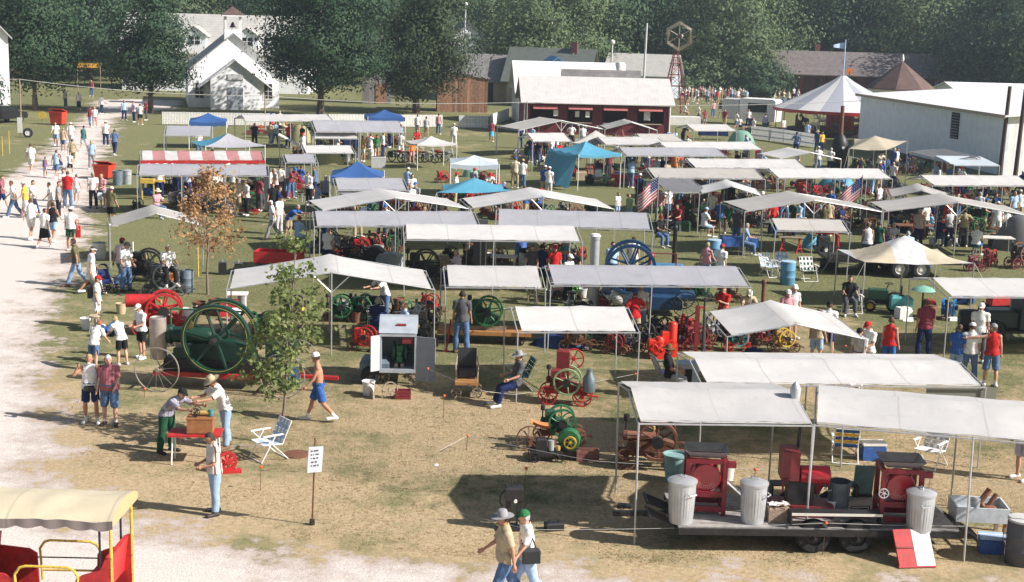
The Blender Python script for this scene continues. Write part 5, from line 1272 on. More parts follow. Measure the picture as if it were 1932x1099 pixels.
def lawn_chair(label,px,py,rot,c1='white',c2='blue',frame=None,xyz=None,recl=25,z=0.):
 p=gp(px,py) if xyz is None else V(xyz); t=thing('folding_chair',label,'chair',(p.x,p.y,z),R(rot),'folding lawn chairs'); fm=frame or M_WHITE; rc=R(recl)
 bt=V((0,.24+.52*math.sin(rc),.40+.52*math.cos(rc))); W_=.27
 for s in (-1,1):
  x=s*W_
  ob('seat_rail',cached(('srail',s,recl),lambda: MB().path([V((x,-.26,.42)),V((x,.24,.38))],.013,6),'srail'),fm,t)
  ob('back_rail',cached(('brail',s,recl),lambda: MB().path([V((x,.22,.36)),V((x,bt.y,bt.z))],.013,6),'brail'),fm,t)
  ob('leg',cached(('lfront',s,recl),lambda: MB().path([V((x*1.04,-.30,.02)),V((x*1.04,.05,.60))],.013,6),'leg'),fm,t)
  ob('leg',cached(('lrear',s,recl),lambda: MB().path([V((x*1.08,.36,.02)),V((x*1.08,-.22,.60))],.013,6),'leg'),fm,t)
  ob('armrest',cached(('arm',s,recl),lambda: MB().box((x*1.1,-.02,.62),(.055,.5,.025)),'arm'),fm,t)
  ob('foot_bar',cached(('fb',s),lambda: MB().tube((-W_*1.06,-.3 if s<0 else .36,.02),(W_*1.06,-.3 if s<0 else .36,.02),.013,n=6),'fb'),fm,t)
 ob('top_bar',cached(('tb',recl),lambda: MB().tube((-W_,bt.y,bt.z),(W_,bt.y,bt.z),.013,n=6),'tb'),fm,t)
 for k in range(5):
  y=-.22+k*.105; ob('seat_strap',cached(('ss',k),lambda: MB().box((0,y,.418-k*.008),(W_*2+.03,.085,.006)),'strap'),cloth(c1 if k%2==0 else c2),t)
  u=(k+.6)/5.2; q=V((0,.22,.37)).lerp(bt,u); ob('back_strap',cached(('bs',k,recl),lambda: MB().box(q,(W_*2+.03,.006,.085),Matrix.Rotation(-rc,3,'X')),'strap'),cloth(c1 if k%2==0 else c2),t)
 for k in range(3):
  x=-.15+.15*k; ob('back_strap',cached(('bv',k,recl),lambda: MB().box(V((x,.215,.37)).lerp(V((x,bt.y-.006,bt.z)),.5),(.06,.006,.55),Matrix.Rotation(-rc,3,'X')),'strap'),cloth(c2),t)
 return t
def table(label,px,py,L_,W_,h=.74,rot=0,top=None,cloth_c=None,legm=None,name='folding_table',xyz=None):
 p=gp(px,py) if xyz is None else V(xyz); t=thing(name,label,'table',(p.x,p.y,0),R(rot))
 ob('table_top',MB().box((0,0,h-.02),(L_,W_,.04)).m(),top or M_WOOD,t)
 for sx in (-1,1):
  for sy in (-1,1): ob('leg',MB().tube((sx*(L_/2-.07),sy*(W_/2-.07),0),(sx*(L_/2-.1),sy*(W_/2-.1),h-.04),.018,n=6),legm or M_PIPE,t)
 if cloth_c:
  b=MB(); b.box((0,0,h+.004),(L_+.04,W_+.04,.006))
  for (x0,y0,x1,y1) in ((-1,-1,1,-1),(1,-1,1,1),(1,1,-1,1),(-1,1,-1,-1)):
   A_,B_=V((x0*(L_/2+.022),y0*(W_/2+.022),h)),V((x1*(L_/2+.022),y1*(W_/2+.022),h)); n_=(B_-A_).cross(V((0,0,1))).normalized()
   b.grid(lambda s,q: A_.lerp(B_,s)+n_*(.03*q*math.sin(s*17))-V((0,0,q*.38)),14,3)
  ob('tablecloth',b,cloth_c,t)
 return t
def crate(label,px,py,d,m,rot=0,z=0.,xyz=None,name='crate',slats=3,group=None):
 p=gp(px,py,z) if xyz is None else V(xyz); t=thing(name,label,'crate',(p.x,p.y,z),R(rot),group); x,y,h=d
 for k in range(slats):
  zz=h*(k+.5)/slats; hh=h/slats-.015
  for s in (-1,1):
   ob('slat',MB().box((0,s*(y/2-.01),zz),(x,.02,hh)).m(),m,t); ob('slat',MB().box((s*(x/2-.01),0,zz),(.02,y-.042,hh)).m(),m,t)
 ob('bottom',MB().box((0,0,.012),(x-.045,y-.045,.02)).m(),m,t); return t
def box_thing(name,label,cat,px,py,parts,rot=0,z=0.,group=None,xyz=None):
 p=gp(px,py,z) if xyz is None else V(xyz); t=thing(name,label,cat,(p.x,p.y,p.z),R(rot),group)
 for nm,b,m in parts: ob(nm,b.mesh(nm,ang=35) if isinstance(b,MB) else b,m,t)
 return t
def flag(label,px,py,top,rot=0,side=-1,w=1.35,h=.8):
 p=gp(px,py); z1=top; t=thing('flag',label,'flag',(p.x,p.y,0),R(rot)); ob('pole',MB().tube((0,0,0),(0,0,z1),.022,n=6),M_PIPE,t)
 def pos(u,v):
  dr=.55; return V((side*u*w*.62+.0,.10*math.sin(u*7)*u,z1-.06-v*h-u*w*dr-.02*math.sin(u*9)))
 W9,R9,B9=mat('flag_white',(.75,.74,.72),.8,transl=.2),mat('flag_red',(.52,.03,.04),.8,transl=.2),mat('flag_blue',(.03,.05,.20),.8,transl=.2)
 for k in range(13):
  u0=.42 if k<7 else 0
  ob('stripe',MB().grid(lambda s,q: pos(u0+(1-u0)*s,(k+q)/13),10,1).mesh('stripe',fixn=False),R9 if k%2==0 else W9,t)
 c=ob('canton',MB().grid(lambda s,q: pos(.42*s,q*7/13),6,3).mesh('canton',fixn=False),B9,t)
 st=MB()
 for i in range(5):
  for j in range(4):
   for sd_ in (-.004,.004):
    q=pos(.42*(i+.5)/5,7/13*(j+.5)/4)+V((0,sd_,0)); st.box(q,(.035,.002,.035),Matrix.Rotation(R(45),3,'Y'))
 ob('stars',st.m(),W9,c); return t
# ================================================================== the foreground: trailer, train, table, signs
# --- open train car of the park railway (lower left)
def train_car():
 p=at_dist(210,1000,21.6); t=thing('train_car','red and yellow open park train car with scalloped cream awning','train car',(p.x,21.6,0),R(-1.5))
 YEL,RED_,CRM=paint('yellow'),paint('red'),tarp('cream_awning',(.64,.57,.41),.15)
 L_,W_=3.4,1.15
 x=lambda u:-L_+u
 ob('chassis',MB().box((-L_/2,W_/2,.28),(L_,W_,.16)).m(),M_IRON,t)
 def side(y):   # scooped seat-back outline in red
  pts=[(-L_,.36),(-L_,1.0),(-L_+.15,1.28),(-2.55,1.28),(-2.3,1.05),(-1.75,1.00),(-1.62,.92),(-1.60,.40)]
  b=MB().prism(pts,y,y+.04,'XZ'); ob('side_panel',b.m(),RED_,t)
  pts=[(-.62,.40),(-.60,.95),(-.5,1.02),(-.2,1.12),(-.12,1.3),(0,1.34),(0,.40)]
  ob('side_panel',MB().prism(pts,y,y+.04,'XZ').m(),RED_,t)
 side(0); side(W_-.04)
 for xc in (-2.35,-.22,-3.2):
  ob('seat',MB().box((xc-.18,W_/2,.70),(.42,W_-.1,.1)).m(),RED_,t); ob('seat_back',MB().box((xc+.08,W_/2,1.0),(.07,W_-.1,.62),Matrix.Rotation(R(8),3,'Y')).m(),RED_,t)
 ob('yellow_skirt',MB().prism([(-.45,.36),(-.33,.86),(0,.86),(0,.36)],-.03,-.002,'XZ').m(),YEL,t)
 for y in (0.0,W_):
  h=MB().path([V((-1.55,y,.45)),V((-1.58,y,1.0)),V((-1.5,y,1.12)),V((-1.4,y,1.15)),V((-.72,y,1.15)),V((-.62,y,1.1)),V((-.56,y,1.0)),V((-.6,y,.5))],.022,8); ob('hand_rail',h,YEL,t)
  ob('lower_rail',MB().tube((-1.55,y,.62),(-.6,y,.64),.018,n=6),YEL,t); ob('chain_bar',MB().tube((-1.9,y,.84),(-.2,y,.87),.012,n=6),M_IRON,t)
 for xx in (-2.42,-.2,-.02,-3.38):
  for y in (.02,W_-.02): ob('roof_post',MB().tube((xx,y,.4),(xx,y,2.02),.02 if xx!=-.02 else .026,n=8),M_IRON if xx!=-.02 else YEL,t)
 e,rz=2.0,.17
 def rf(s,q):
  a_=math.sin(math.pi*q); return (-L_-.1+(L_+.16)*s,-.12+(W_+.24)*q,e+rz*a_**.8-.02*math.sin(math.pi*((s*3)%1))+.03*mnoise.noise(V((s*7,q*4,1))))
 ob('awning',MB().grid(rf,36,14).mesh('aw',fixn=False,ang=70),CRM,t)
 for y,q0 in ((-.125,0),(W_+.125,1)):
  ob('valance',MB().grid(lambda s,q:(-L_-.1+(L_+.16)*s,y+.01*math.sin(s*60),rf(s,q0)[2]-q*(.11+.05*abs(math.sin(s*L_*math.pi*2.6)))),110,1).mesh('va',fixn=False),tarp('valance',(.24,.20,.19),.1),t)
 ob('awning_end',MB().add([rf(1,q/12) for q in range(13)]+[(rf(1,q/12)[0],rf(1,q/12)[1],e-.1) for q in range(13)],[(i,i+1,14+i,13+i) for i in range(12)]).mesh('ae',smooth=False,fixn=False),tarp('awning_end',(.55,.45,.24),.15),t)
 for xx in (-.55,-2.8):
  for y in (.12,W_-.12): wheel(t,'wheel',(xx,y,.2),.2,.1,M_IRON,5,.2,.25,.1)
 ob('axle_box',MB().box((-1.7,W_/2,.22),(2.4,.3,.12)).m(),M_IRON,t)
train_car()
# --- sign on an iron stake
p=gp(589,991); t=thing('stake_sign','white notice with dark lines of lettering on a rusty stake','sign',(p.x,p.y,0),R(28))
ob('stake',MB().tube((0,0,0),(.06,0,1.78),.018,n=6),M_RUST,t); ob('stake_foot',MB().box((0,0,.06),(.08,.08,.12)).m(),M_IRON,t)
bd=ob('notice_board',MB().box((.05,-.03,1.35),(.30,.012,.52),Matrix.Rotation(R(4),3,'Y')).m(),mat('dull_white_board',(.55,.57,.62),.6),t)
ln=MB()
for k in range(5):
 x0=-.10
 for wd in [(.05,.11),(.04,.03,.08),(.03,.06,.05),(.07,.06),(.04,.07,.04)][k]: ln.box((.05+x0+wd/2,-.039,1.53-k*.075),(wd-.012,.004,.034)); x0+=wd+.012
ob('lettering',ln.m(),plain('dkgrey'),bd)
# --- barrier cords on thin stakes with orange tips
def stake(px,py,py_top,lab,orange=True):
 p=gp(px,py); z1=max(.25,zat(px,py_top,p)); t=thing('marker_stake',lab,'stake',(p.x,p.y,0),0,'orange tipped barrier stakes'); ob('rod',MB().tube((0,0,0),(.02,0,z1),.007,n=5),M_RUST,t)
 if orange: ob('tip',MB().sphere((.02,0,z1),.035,8,6),mat('orange_tip',(.80,.12,.02),.5),t)
 return V((p.x+.02,p.y,z1))
sL=lambda w: 'thin barrier stake with orange tip '+w
S={}
for k,px,py,pt,w in (('a',1552,1047,987,'in front of the trailer wheels'),('b',1887,1056,993,'in front of the blue cooler'),('c',990,924,884,'behind the black cast iron stand'),('d',491,926,882,'left of the stake sign'),
  ('e',1196,733,706,'left of the man sitting under the wide canopy'),('f',836,790,747,'below the black seated cart'),('g',805,740,696,'at the open door of the engine shed'),('h',880,848,822,'in the open dry grass'),('i',272,752,743,'at the thin steel wheel'),('j',1422,914,886,'behind the second galvanised can'),('k',1752,925,892,'right of the second sheller'),('l',1593,668,655,'beside the couple in caps'),('m',340,845,826,'under the folding table'),('n',622,648,560,'behind the leaves of the young tree')):
 S[k]=stake(px,py,pt,sL(w))
def cord(pts,lab):
 b=MB()
 for a_,c_ in zip(pts[:-1],pts[1:]):
  pr=None; Ln=(c_-a_).length
  for i in range(9):
   u=i/8; q=a_.lerp(c_,u)-V((0,0,.012*Ln*4*u*(1-u)*.5))
   if pr: b.tube(pr,q,.0045,n=4,cap=False)
   pr=q
 tag(ob('barrier_cord',b,M_ROPE),lab,'cord','barrier cords')
cord([gp(812,953,.06),gp(1003,1000,.3),S['a'],S['b'],gp(2050,1040,.6)],'pale cord strung in front of the trailer')
cord([S['g'],S['f']+V((.9,.6,0)),gp(972,745,.3),S['e'],gp(1400,745,.3)],'pale cord strung past the engine shed to the wide canopy')
cord([gp(830,850,.3),S['h'],gp(1120,870,.35),S['j'],S['k'],gp(2000,930,.35)],'pale cord strung behind the shellers')
# --- folding table with wooden engine box, two men work on it
tb=gp(370,872); table('white legged folding table with red top under the wooden box',0,0,1.15,.62,.70,4,paint('red'),None,M_WHITE,xyz=tb)
t=thing('wooden_box','brown wooden box with small model engine standing on the folding table','box',(tb.x+.12,tb.y,.722),R(4))
for s in (-1,1):
 ob('side',MB().box((0,s*.2,.16),(.56,.02,.32)).m(),mat('stained_wood',(.32,.14,.055),.55,0,.3,9),t); ob('side',MB().box((s*.27,0,.16),(.02,.378,.32)).m(),mat('stained_wood',(.32,.14,.055)),t)
ob('lid',MB().box((0,0,.33),(.6,.44,.02)).m(),mat('stained_wood',(.32,.14,.055)),t); ob('grille',MB().box((-.285,0,.16),(.008,.26,.2)).m(),plain('dkgrey'),t)
wheel(t,'model_flywheel',(-.10,-.1,.45),.10,.03,M_IRON,n=20); wheel(t,'model_flywheel',(-.10,.1,.45),.10,.03,M_IRON,n=20)
ob('model_cylinder',MB().lathe([(.01,0),(.05,.01),(.05,.22),(.01,.23)],(-.05,0,.42),'X',12),mat('brass',(.45,.30,.09)),t); ob('model_tank',MB().lathe([(.01,0),(.06,.01),(.06,.15),(.01,.16)],(.22,0,.345),'Z',12),paint('teal'),t)
p=gp(429,892); t=thing('red_reel','red disc wheel on a red stand behind the striped shirt','reel',(p.x,p.y,0),R(15)); wheel(t,'disc',(0,0,.26),.22,.06,paint('red'),8,.3,.3,.2); ob('base',MB().box((0,0,.03),(.6,.22,.06)).m(),paint('red'),t)
for s in (-1,1): ob('stay',MB().tube((s*.2,.06,.05),(0,.06,.26),.02),paint('red'),t)
lawn_chair('white and blue webbed folding chair at the foot of the young tree',505,866,-52,'white','ltblue')
p=gp(472,845); tag(ob('wooden_bar',MB().box((0,0,.03),(1.1,.06,.06)).box((.55,0,.02),(.1,.14,.04)),M_WOOD,None,(p.x,p.y,0),R(12)),'brown wooden bar lying behind the folding chair','bar')
tag(ob('manhole_cover',MB().lathe([(.32,0),(.32,.02),(.27,.025),(.02,.03)],n=24),M_RUST,None,gp(560,858)),'flat round drain cover in the grass by the young tree','drain cover')
# --- giant green engine on steel wheeled truck
p=gp(416,730); t=thing('giant_engine','huge green engine with giant spoked flywheels on a steel wheeled truck','engine',(p.x,p.y,0),R(-5)); GR=paint('green'); GM=mat('big_green',(.010,.046,.030),.4,0,.25,4,wear=(.018,.035,.027))
Rw=.93; zc=1.42
for s in (-1,1):
 f=wheel(t,'flywheel',(.05,s*.40-.12,zc),Rw,.17,GM,6,.12,.16,.055,n=48); f.rotation_euler.y=.5
 ob('stripe_ring',MB().lathe([(Rw*.915,-.09),(Rw*.93,-.09),(Rw*.93,.09),(Rw*.915,.09)],(0,0,0),'Y',48,close=True),mat('yellow_line',(.45,.45,.12),.5),f)
ob('bed',MB().prism([(-1.2,.78),(1.0,.78),(.9,1.1),(.3,1.3),(-.5,1.2),(-1.2,1.05)],-.26,.26,'XZ'),GM,t)
ob('sub_base',MB().box((-.1,0,.62),(2.7,.62,.34)).m(),M_IRON,t)
ob('cylinder',MB().lathe([(.05,-1.5),(.24,-1.48),(.27,-1.3),(.21,-1.25),(.21,-.3),(.15,-.2)],(0,0,1.38),'X',20),GM,t)
ob('crankshaft',MB().tube((.05,-.95,zc),(.05,.95,zc),.075,n=10),M_IRON,t); ob('connecting_rod',MB().tube((-.3,0,1.38),(.05,0,zc+.15),.06,n=8),M_IRON,t)
ob('fuel_box',bevel_box((.8,.5,.42),(1.6,.35,.85)),GM,t)
ob('exhaust_drum',MB().lathe([(.20,.75),(.22,.78),(.22,1.85),(.20,1.87),(.18,1.84)],(-1.62,-.2,0),n=22),mat('sooty_silver',(.42,.36,.32),.5,.3,.35,3),t)
ob('governor',MB().lathe([(.03,1.6),(.12,1.65),(.12,1.75),(.03,1.95)],(-.75,-.3,0),n=12),mat('brass',(.45,.30,.09)),t)
rl=MB().path([V((-1.45,.35,1.4)),V((-1.45,.35,2.0)),V((.9,.35,2.0)),V((.9,.35,1.3))],.025,6); ob('guard_rail',rl,GR,t)
for s in (-1,1): ob('truck_rail',MB().box((.25,s*.40,.40),(3.9,.1,.12)).m(),paint('red'),t)
ST=mat('pale_steel_rim',(.34,.30,.26),.6,.3,.25,5)
for xx in (-1.45,1.9):
 ob('axle',MB().tube((xx,-.86,.6),(xx,.86,.6),.035,n=6),M_IRON,t)
 for s in (-1,1): w_=wheel(t,'truck_wheel',(xx,s*.84,.6),.6,.045,ST,14,.035,.09,.008,n=40)
tg=MB().box((2.7,0,.4),(1.0,.12,.09)); ob('drawbar',tg,paint('red'),t)
ob('blue_rag',MB().grid(lambda s,q:(1.5+.8*s,-.5-.1*q,.82-.45*q+.05*math.sin(s*12)),8,4),TARP['blue'],t)
# red and grey engines behind it
p=gp(300,628); t=engine('red engine with large red flywheel behind the huge green engine',0,0,.56,12,'red','red','cart','red',.22,xy=(p.x+.1,p.y),group='large show engines'); ob('red_tank',MB().lathe([(.02,-.4),(.2,-.37),(.2,.37),(.02,.4)],(-.7,-.1,1.05),'X',18),paint('red'),t)
t=engine('grey engine with pale grey flywheel beside the grey drum',312,556,.46,8,'dkgrey','grey','cart','dkgrey',.22,group='large show engines'); ob('red_guard',MB().lathe([(.02,-.02),(.14,-.02),(.14,.02),(.02,.02)],(.32,-.42,.72),'Y',14),paint('orange'),t)
barrel('blue grey steel drum beside the grey engine',353,552,mat('bluegrey_drum',(.14,.18,.22),.5),.24,.80)
engine('black engine with large black flywheel behind the grey engine',278,530,.50,10,'black','black','cart','black',.2,group='large show engines',mf=M_IRON,mb=M_IRON)
can('dented silver can by the path behind a walking woman',gp(188,488),.27,.62,None,False)
# --- small engine shed on a cart
p=gp(750,728); t=thing('engine_shed','pale grey metal engine shed on wheels with both doors open','shed',(p.x,p.y,0),R(3)); LG=mat('pale_grey_sheet',(.40,.44,.48),.5,.1,.2,3); DG=mat('shed_door_grey',(.27,.30,.35),.55,.1,.15,3)
zb,W_,Dd,Hh=.40,.96,1.3,.98
ob('floor',MB().box((0,Dd/2,zb),(W_,Dd,.06)).m(),LG,t)
for s in (-1,1): ob('side_wall',MB().box((s*(W_/2-.02),Dd/2,zb+.03+Hh/2),(.04,Dd,Hh)).m(),LG,t)
ob('back_wall',MB().box((0,Dd-.02,zb+.03+Hh/2),(W_-.082,.04,Hh)).m(),LG,t)
ob('sill',MB().box((0,-.02,zb+.02),(W_+.04,.06,.1)).m(),LG,t); ob('lintel',MB().box((0,-.02,zb+Hh+.03),(W_+.04,.06,.07)).m(),LG,t)
for s in (-1,1): ob('jamb',MB().box((s*W_/2,-.022,zb+.03+Hh/2),(.06,.05,Hh-.1)).m(),LG,t)
ob('roof',MB().prism([(-.06,zb+Hh+.09),(.55,zb+Hh+.42),(.85,zb+Hh+.42),(Dd+.06,zb+Hh+.09)],-W_/2-.04,W_/2+.04,'YZ').m(),LG,t)
ob('red_name_plate',MB().box((.08,.22,zb+Hh+.27),(.26,.02,.07),Matrix.Rotation(R(-57),3,'X')).m(),paint('darkred'),t)
ob('door',MB().box((-W_/2-.13,-.12,zb+.03+Hh/2),(.3,.03,Hh),Matrix.Rotation(R(38),3,'Z')).m(),plain('ltgrey'),t)
ob('door',MB().box((W_/2+.27,-.12,zb-.12+Hh/2),(.56,.03,Hh+.25),Matrix.Rotation(R(-20),3,'Z')).m(),DG,t)
ob('red_notice',MB().box((.25,-.0,zb+Hh-.12),(.28,.02,.16)).m(),paint('darkred'),t)
for xx in (-.35,.35):
 for y in (.2,1.15): wheel(t,'wheel',(xx*1.2,y,.2),.2,.05,M_WOOD,8,.12,.2,.05,n=20)
engine('green engine standing inside the small metal shed',0,0,.27,90,'green','green','skid',xy=(p.x+.02,p.y+.62),group='farm engines on show',stack=False).location.z=zb+.04
bucket('white pail left of the engine shed',695,745,M_WHITE,.17,.38)
crate('dark red wooden crate in front of the engine shed',760,752,(.42,.25,.24),paint('darkred'),5)
p=gp(725,752); t=thing('wooden_hand_truck','small wooden hand truck with pale wheel under the engine shed door','hand truck',(p.x,p.y,0),R(25)); wheel(t,'wheel',(.15,0,.22),.22,.04,M_WOOD,8,.1,.2,.04,n=20); ob('board',MB().box((-.1,.1,.28),(.5,.3,.03),Matrix.Rotation(R(30),3,'Y')).m(),M_WOOD,t); ob('leg',MB().box((-.3,.1,.08),(.05,.25,.16)).m(),M_WOOD,t)
p=gp(702,735); t=thing('grey_trailer','small dark grey trailer with one tyre behind the white pail','trailer',(p.x,p.y+.6,0),0); ob('bed',bevel_box((.8,.8,.3),(0,.3,.38)),mat('bluegrey_drum',(.14,.18,.22)),t); tyre_wheel(t,(-.1,-.12,.26),.26,.12,M_IRON); tyre_wheel(t,(-.1,.8,.26),.26,.12,M_IRON)
# black seated cart
p=gp(880,748); t=thing('seat_cart','small wooden wheeled cart with black padded seat back','cart',(p.x,p.y,0),R(2))
ob('seat_back',MB().grid(lambda s,q:(-.25+.5*s,.42-.10*math.sin(math.pi*q)+.05*q,.45+.75*q),6,6).grid(lambda s,q:(-.25+.5*s,.50-.10*math.sin(math.pi*q)+.05*q,.45+.75*q),6,6),M_BLACKP,t)
for s in (-1,1): ob('arm',MB().path([V((s*.27,.40,1.0)),V((s*.3,.1,.82)),V((s*.28,.0,.45))],.02,5),M_WOOD,t)
ob('deck',MB().box((0,.1,.40),(.62,.7,.08)).m(),mat('orange_plank',(.40,.19,.06),.7),t); ob('box',bevel_box((.44,.3,.3),(0,.3,.42)),M_BLACKP,t)
for s in (-1,1): wheel(t,'wheel',(s*.27,-.16,.14),.14,.05,M_WOOD,6,.2,.25,.1,n=18,rz=R(90)*0); wheel(t,'wheel',(s*.27,.4,.14),.14,.05,M_WOOD,6,.2,.25,.1,n=18); ob('strut',MB().box((s*.27,.12,.25),(.05,.5,.22)).m(),M_WOOD,t)
# engines round the small square canopy
t=engine('red upright engine with pale green flywheels and milk can on a red wheeled cart',1066,762,.36,-6,'darkred','ltgreen','cart','red',.26,tank='darkred',long=1.05)
ob('water_can',MB().lathe([(.02,.40),(.16,.41),(.17,.47),(.17,.77),(.08,.9),(.08,1.0),(.02,1.02)],(.62,-.15,0),n=18),mat('dull_zinc',(.16,.20,.22),.5,.4),t); ob('red_magneto',bevel_box((.34,.3,.8),(-.1,.22,.6)),paint('darkred'),t)
wheel(t,'red_flywheel',(.16,.42,1.12),.28,.06,paint('red'),6,.12,.2,.06)
engine('dark green engine with green flywheels and square hopper before the red wheeled cart',1055,838,.34,4,'dkgreen','green','cart','rust',.22,tank=None,stack=True,curved=True)
p=gp(1072,868); t=thing('small_green_motor','rounded green motor with bright yellow spoked wheel beside a crate','engine',(p.x,p.y,0),R(-8)); ob('casing',MB().lathe([(.02,-.16),(.24,-.14),(.27,0),(.24,.14),(.02,.16)],(0,.1,.46),'Y',22),paint('green'),t); wheel(t,'yellow_wheel',(.04,-.10,.44),.145,.06,paint('yellow'),6,.2,.25,.09); ob('stand',MB().box((0,.1,.12),(.4,.3,.24)).m(),M_IRON,t)
p=gp(1030,868); t=thing('small_engine_cart','little open engine with polished parts on a low iron cart','engine',(p.x,p.y,0),R(6)); ob('deck',MB().box((0,0,.2),(.75,.4,.05)).m(),M_IRON,t); ob('block',bevel_box((.25,.22,.3),(-.12,0,.22)),M_IRON,t); ob('polished_cylinder',MB().lathe([(.02,0),(.07,.01),(.07,.24),(.02,.25)],(.1,-.06,.24),'Z',14),M_GALV,t); ob('brass_cup',MB().lathe([(.02,0),(.06,.02),(.06,.12),(.02,.13)],(.26,-.05,.23),'Z',12),mat('brass',(.45,.30,.09)),t)
for xx in (-.28,.28):
 for s in (-1,1): wheel(t,'wheel',(xx,s*.2,.12),.12,.04,M_IRON,6,.15,.2,.06,n=18)
p=gp(1018,848); t=thing('implement_seat','orange pressed steel seat on a cart with thin rust wheel','cart',(p.x,p.y,0),R(10)); ob('seat',MB().grid(lambda s,q:(-.2+.42*s,-.16+.32*q,.50+.10*((2*q-1)**2)+.12*(1-s)**2),8,8),mat('orange_seat',(.45,.16,.04),.6),t); ob('post',MB().tube((0,0,.1),(0,0,.5),.03),M_IRON,t); wheel(t,'wheel',(-.28,-.1,.3),.3,.05,M_RUST,10,.07,.15,.03); ob('axle',MB().tube((-.28,-.2,.3),(-.28,.5,.3),.02),M_IRON,t); ob('beam',MB().box((.05,.1,.12),(.7,.1,.1)).m(),M_RUST,t)
crate('reddish wooden crate right of the small green motor',1108,868,(.52,.3,.25),mat('reddish_plank',(.24,.10,.075),.8,0,.3,8),2)
# big rusty engine on an iron truck
t=engine('big rusty iron engine with heavy brown flywheels on iron wheels',1232,880,.46,-3,base='truck',cartc=M_RUST,cw=.25,mb=M_RUST,mf=M_RUST,flyw=.14,long=1.15,hopper=False,group='large show engines',gap=.36)
# black cast iron stand by the canopy shadow
p=gp(968,998); t=thing('iron_stand','black cast iron stand with lever and side loops','machine',(p.x,p.y,0),R(5)); ob('head',bevel_box((.36,.26,.26),(0,0,.62)),M_IRON,t); ob('lever',MB().tube((-.03,0,.88),(-.07,0,1.08),.015,n=6),M_IRON,t); ob('pedestal',MB().box((-.11,0,.34),(.09,.2,.58)).box((.11,0,.34),(.09,.2,.58)).m(),M_IRON,t); ob('base',MB().box((0,0,.03),(.62,.36,.06)).m(),M_IRON,t); ob('dial',MB().lathe([(.01,-.02),(.035,-.02),(.035,.01),(.01,.01)],(.02,-.14,.62),'Y',12),M_WHITE,t)
for s in (-1,1): ob('loop',MB().path([V((s*.18,0,.8)),V((s*.26,0,.72)),V((s*.28,0,.55)),V((s*.2,0,.42))],.012,5),M_IRON,t)
box_thing('tool_box','low black tool box lying in the canopy shade','tool box',1045,1000,[('case',bevel_box((.36,.22,.16)),M_BLACKP),('handle',MB().path([V((-.1,0,.15)),V((-.1,0,.21)),V((.1,0,.21)),V((.1,0,.15))],.012,5),M_BLACKP)],15)
box_thing('tool_box','small black case lying near the left canopy leg','tool box',1178,958,[('case',bevel_box((.3,.16,.08)),M_BLACKP),('handle',MB().path([V((-.06,-.08,.05)),V((-.06,-.13,.05)),V((.06,-.13,.05)),V((.06,-.08,.05))],.01,5),M_BLACKP)],-10)
# ------------------------------------------------------------------ flat trailer with the corn shellers
a,c=gp(1278,1043),gp(1806,1050); TL=(c-a).length; ta=math.atan2(c.y-a.y,c.x-a.x); TW_=2.0; dk=.52
TR=thing('flat_trailer','low flat trailer with plank deck and twin axle fender under the near canopy','trailer',(a.x,a.y,0),ta)
for k in range(10):
 y=.02+(TW_-.04)*(k+.5)/10; ob('plank',MB().box((TL/2,y,dk-.02+random.uniform(-.003,.003)),(TL,.18,.04)).m(),mat('grey_plank',(.33,.31,.29),.85,0,.35,6,.2),TR)
ob('side_rail',MB().box((TL/2,0,dk-.09),(TL,.06,.12)).m(),M_IRON,TR); ob('side_rail',MB().box((TL/2,TW_,dk-.09),(TL,.06,.12)).m(),M_IRON,TR)
for k in range(5): ob('cross_member',MB().box((.3+(TL-.6)*k/4,TW_/2,dk-.1),(.08,TW_-.1,.1)).m(),M_IRON,TR)
for xx in (2.62,3.45):
 for y in (.13,TW_-.13): tyre_wheel(TR,(xx,y,.33),.33,.2,M_IRON)
 ob('axle',MB().tube((xx,-.1,.33),(xx,TW_+.1,.33),.04),M_IRON,TR)
for y in (.15,TW_-.15):
 f=MB().box((3.03,y,.80),(1.75,.3,.03)); f.box((3.9,y,.68),(.03,.3,.24)); f.box((2.16,y,.68),(.03,.3,.24)); ob('fender',f.m(),M_IRON,TR); ob('fender_edge',MB().box((3.03,y-.155 if y<1 else y+.155,.80),(1.75,.012,.05)).m(),plain('offwhite'),TR)
ob('tongue',MB().box((-.55,TW_/2,.42),(1.2,.1,.1)).m(),M_IRON,TR)
for k,(x0,y0) in enumerate(((-.28,.45),(-.22,1.25))):
 r_=MB(); rot=Matrix.Rotation(R(22),3,'Y')
 for q in range(7): r_.box(V((x0,y0-.27+q*.09,.55)),(.62,.018,.03),rot)
 for q in range(2): r_.box(V((x0,y0,.55))+rot @ V((-.28+.56*q,0,0)),(.04,.6,.04),rot)
 ob('ramp_grate',r_.m(),M_IRON,TR)
rp=MB()
for q in range(6): rp.box(V((TL+.38,.5+q*.16,.27)),(.9,.02,.04),Matrix.Rotation(R(32),3,'Y'))
for q in range(5): rp.box(V((TL+.06+q*.17,.9,.47-q*.106)),(.04,.9,.03),Matrix.Rotation(R(32),3,'Y'))
ob('tail_ramp',rp.m(),M_IRON,TR)
ONZ=dk+.003
def on(px,py): q=gp(px,py,ONZ); return V((q.x,q.y,ONZ))
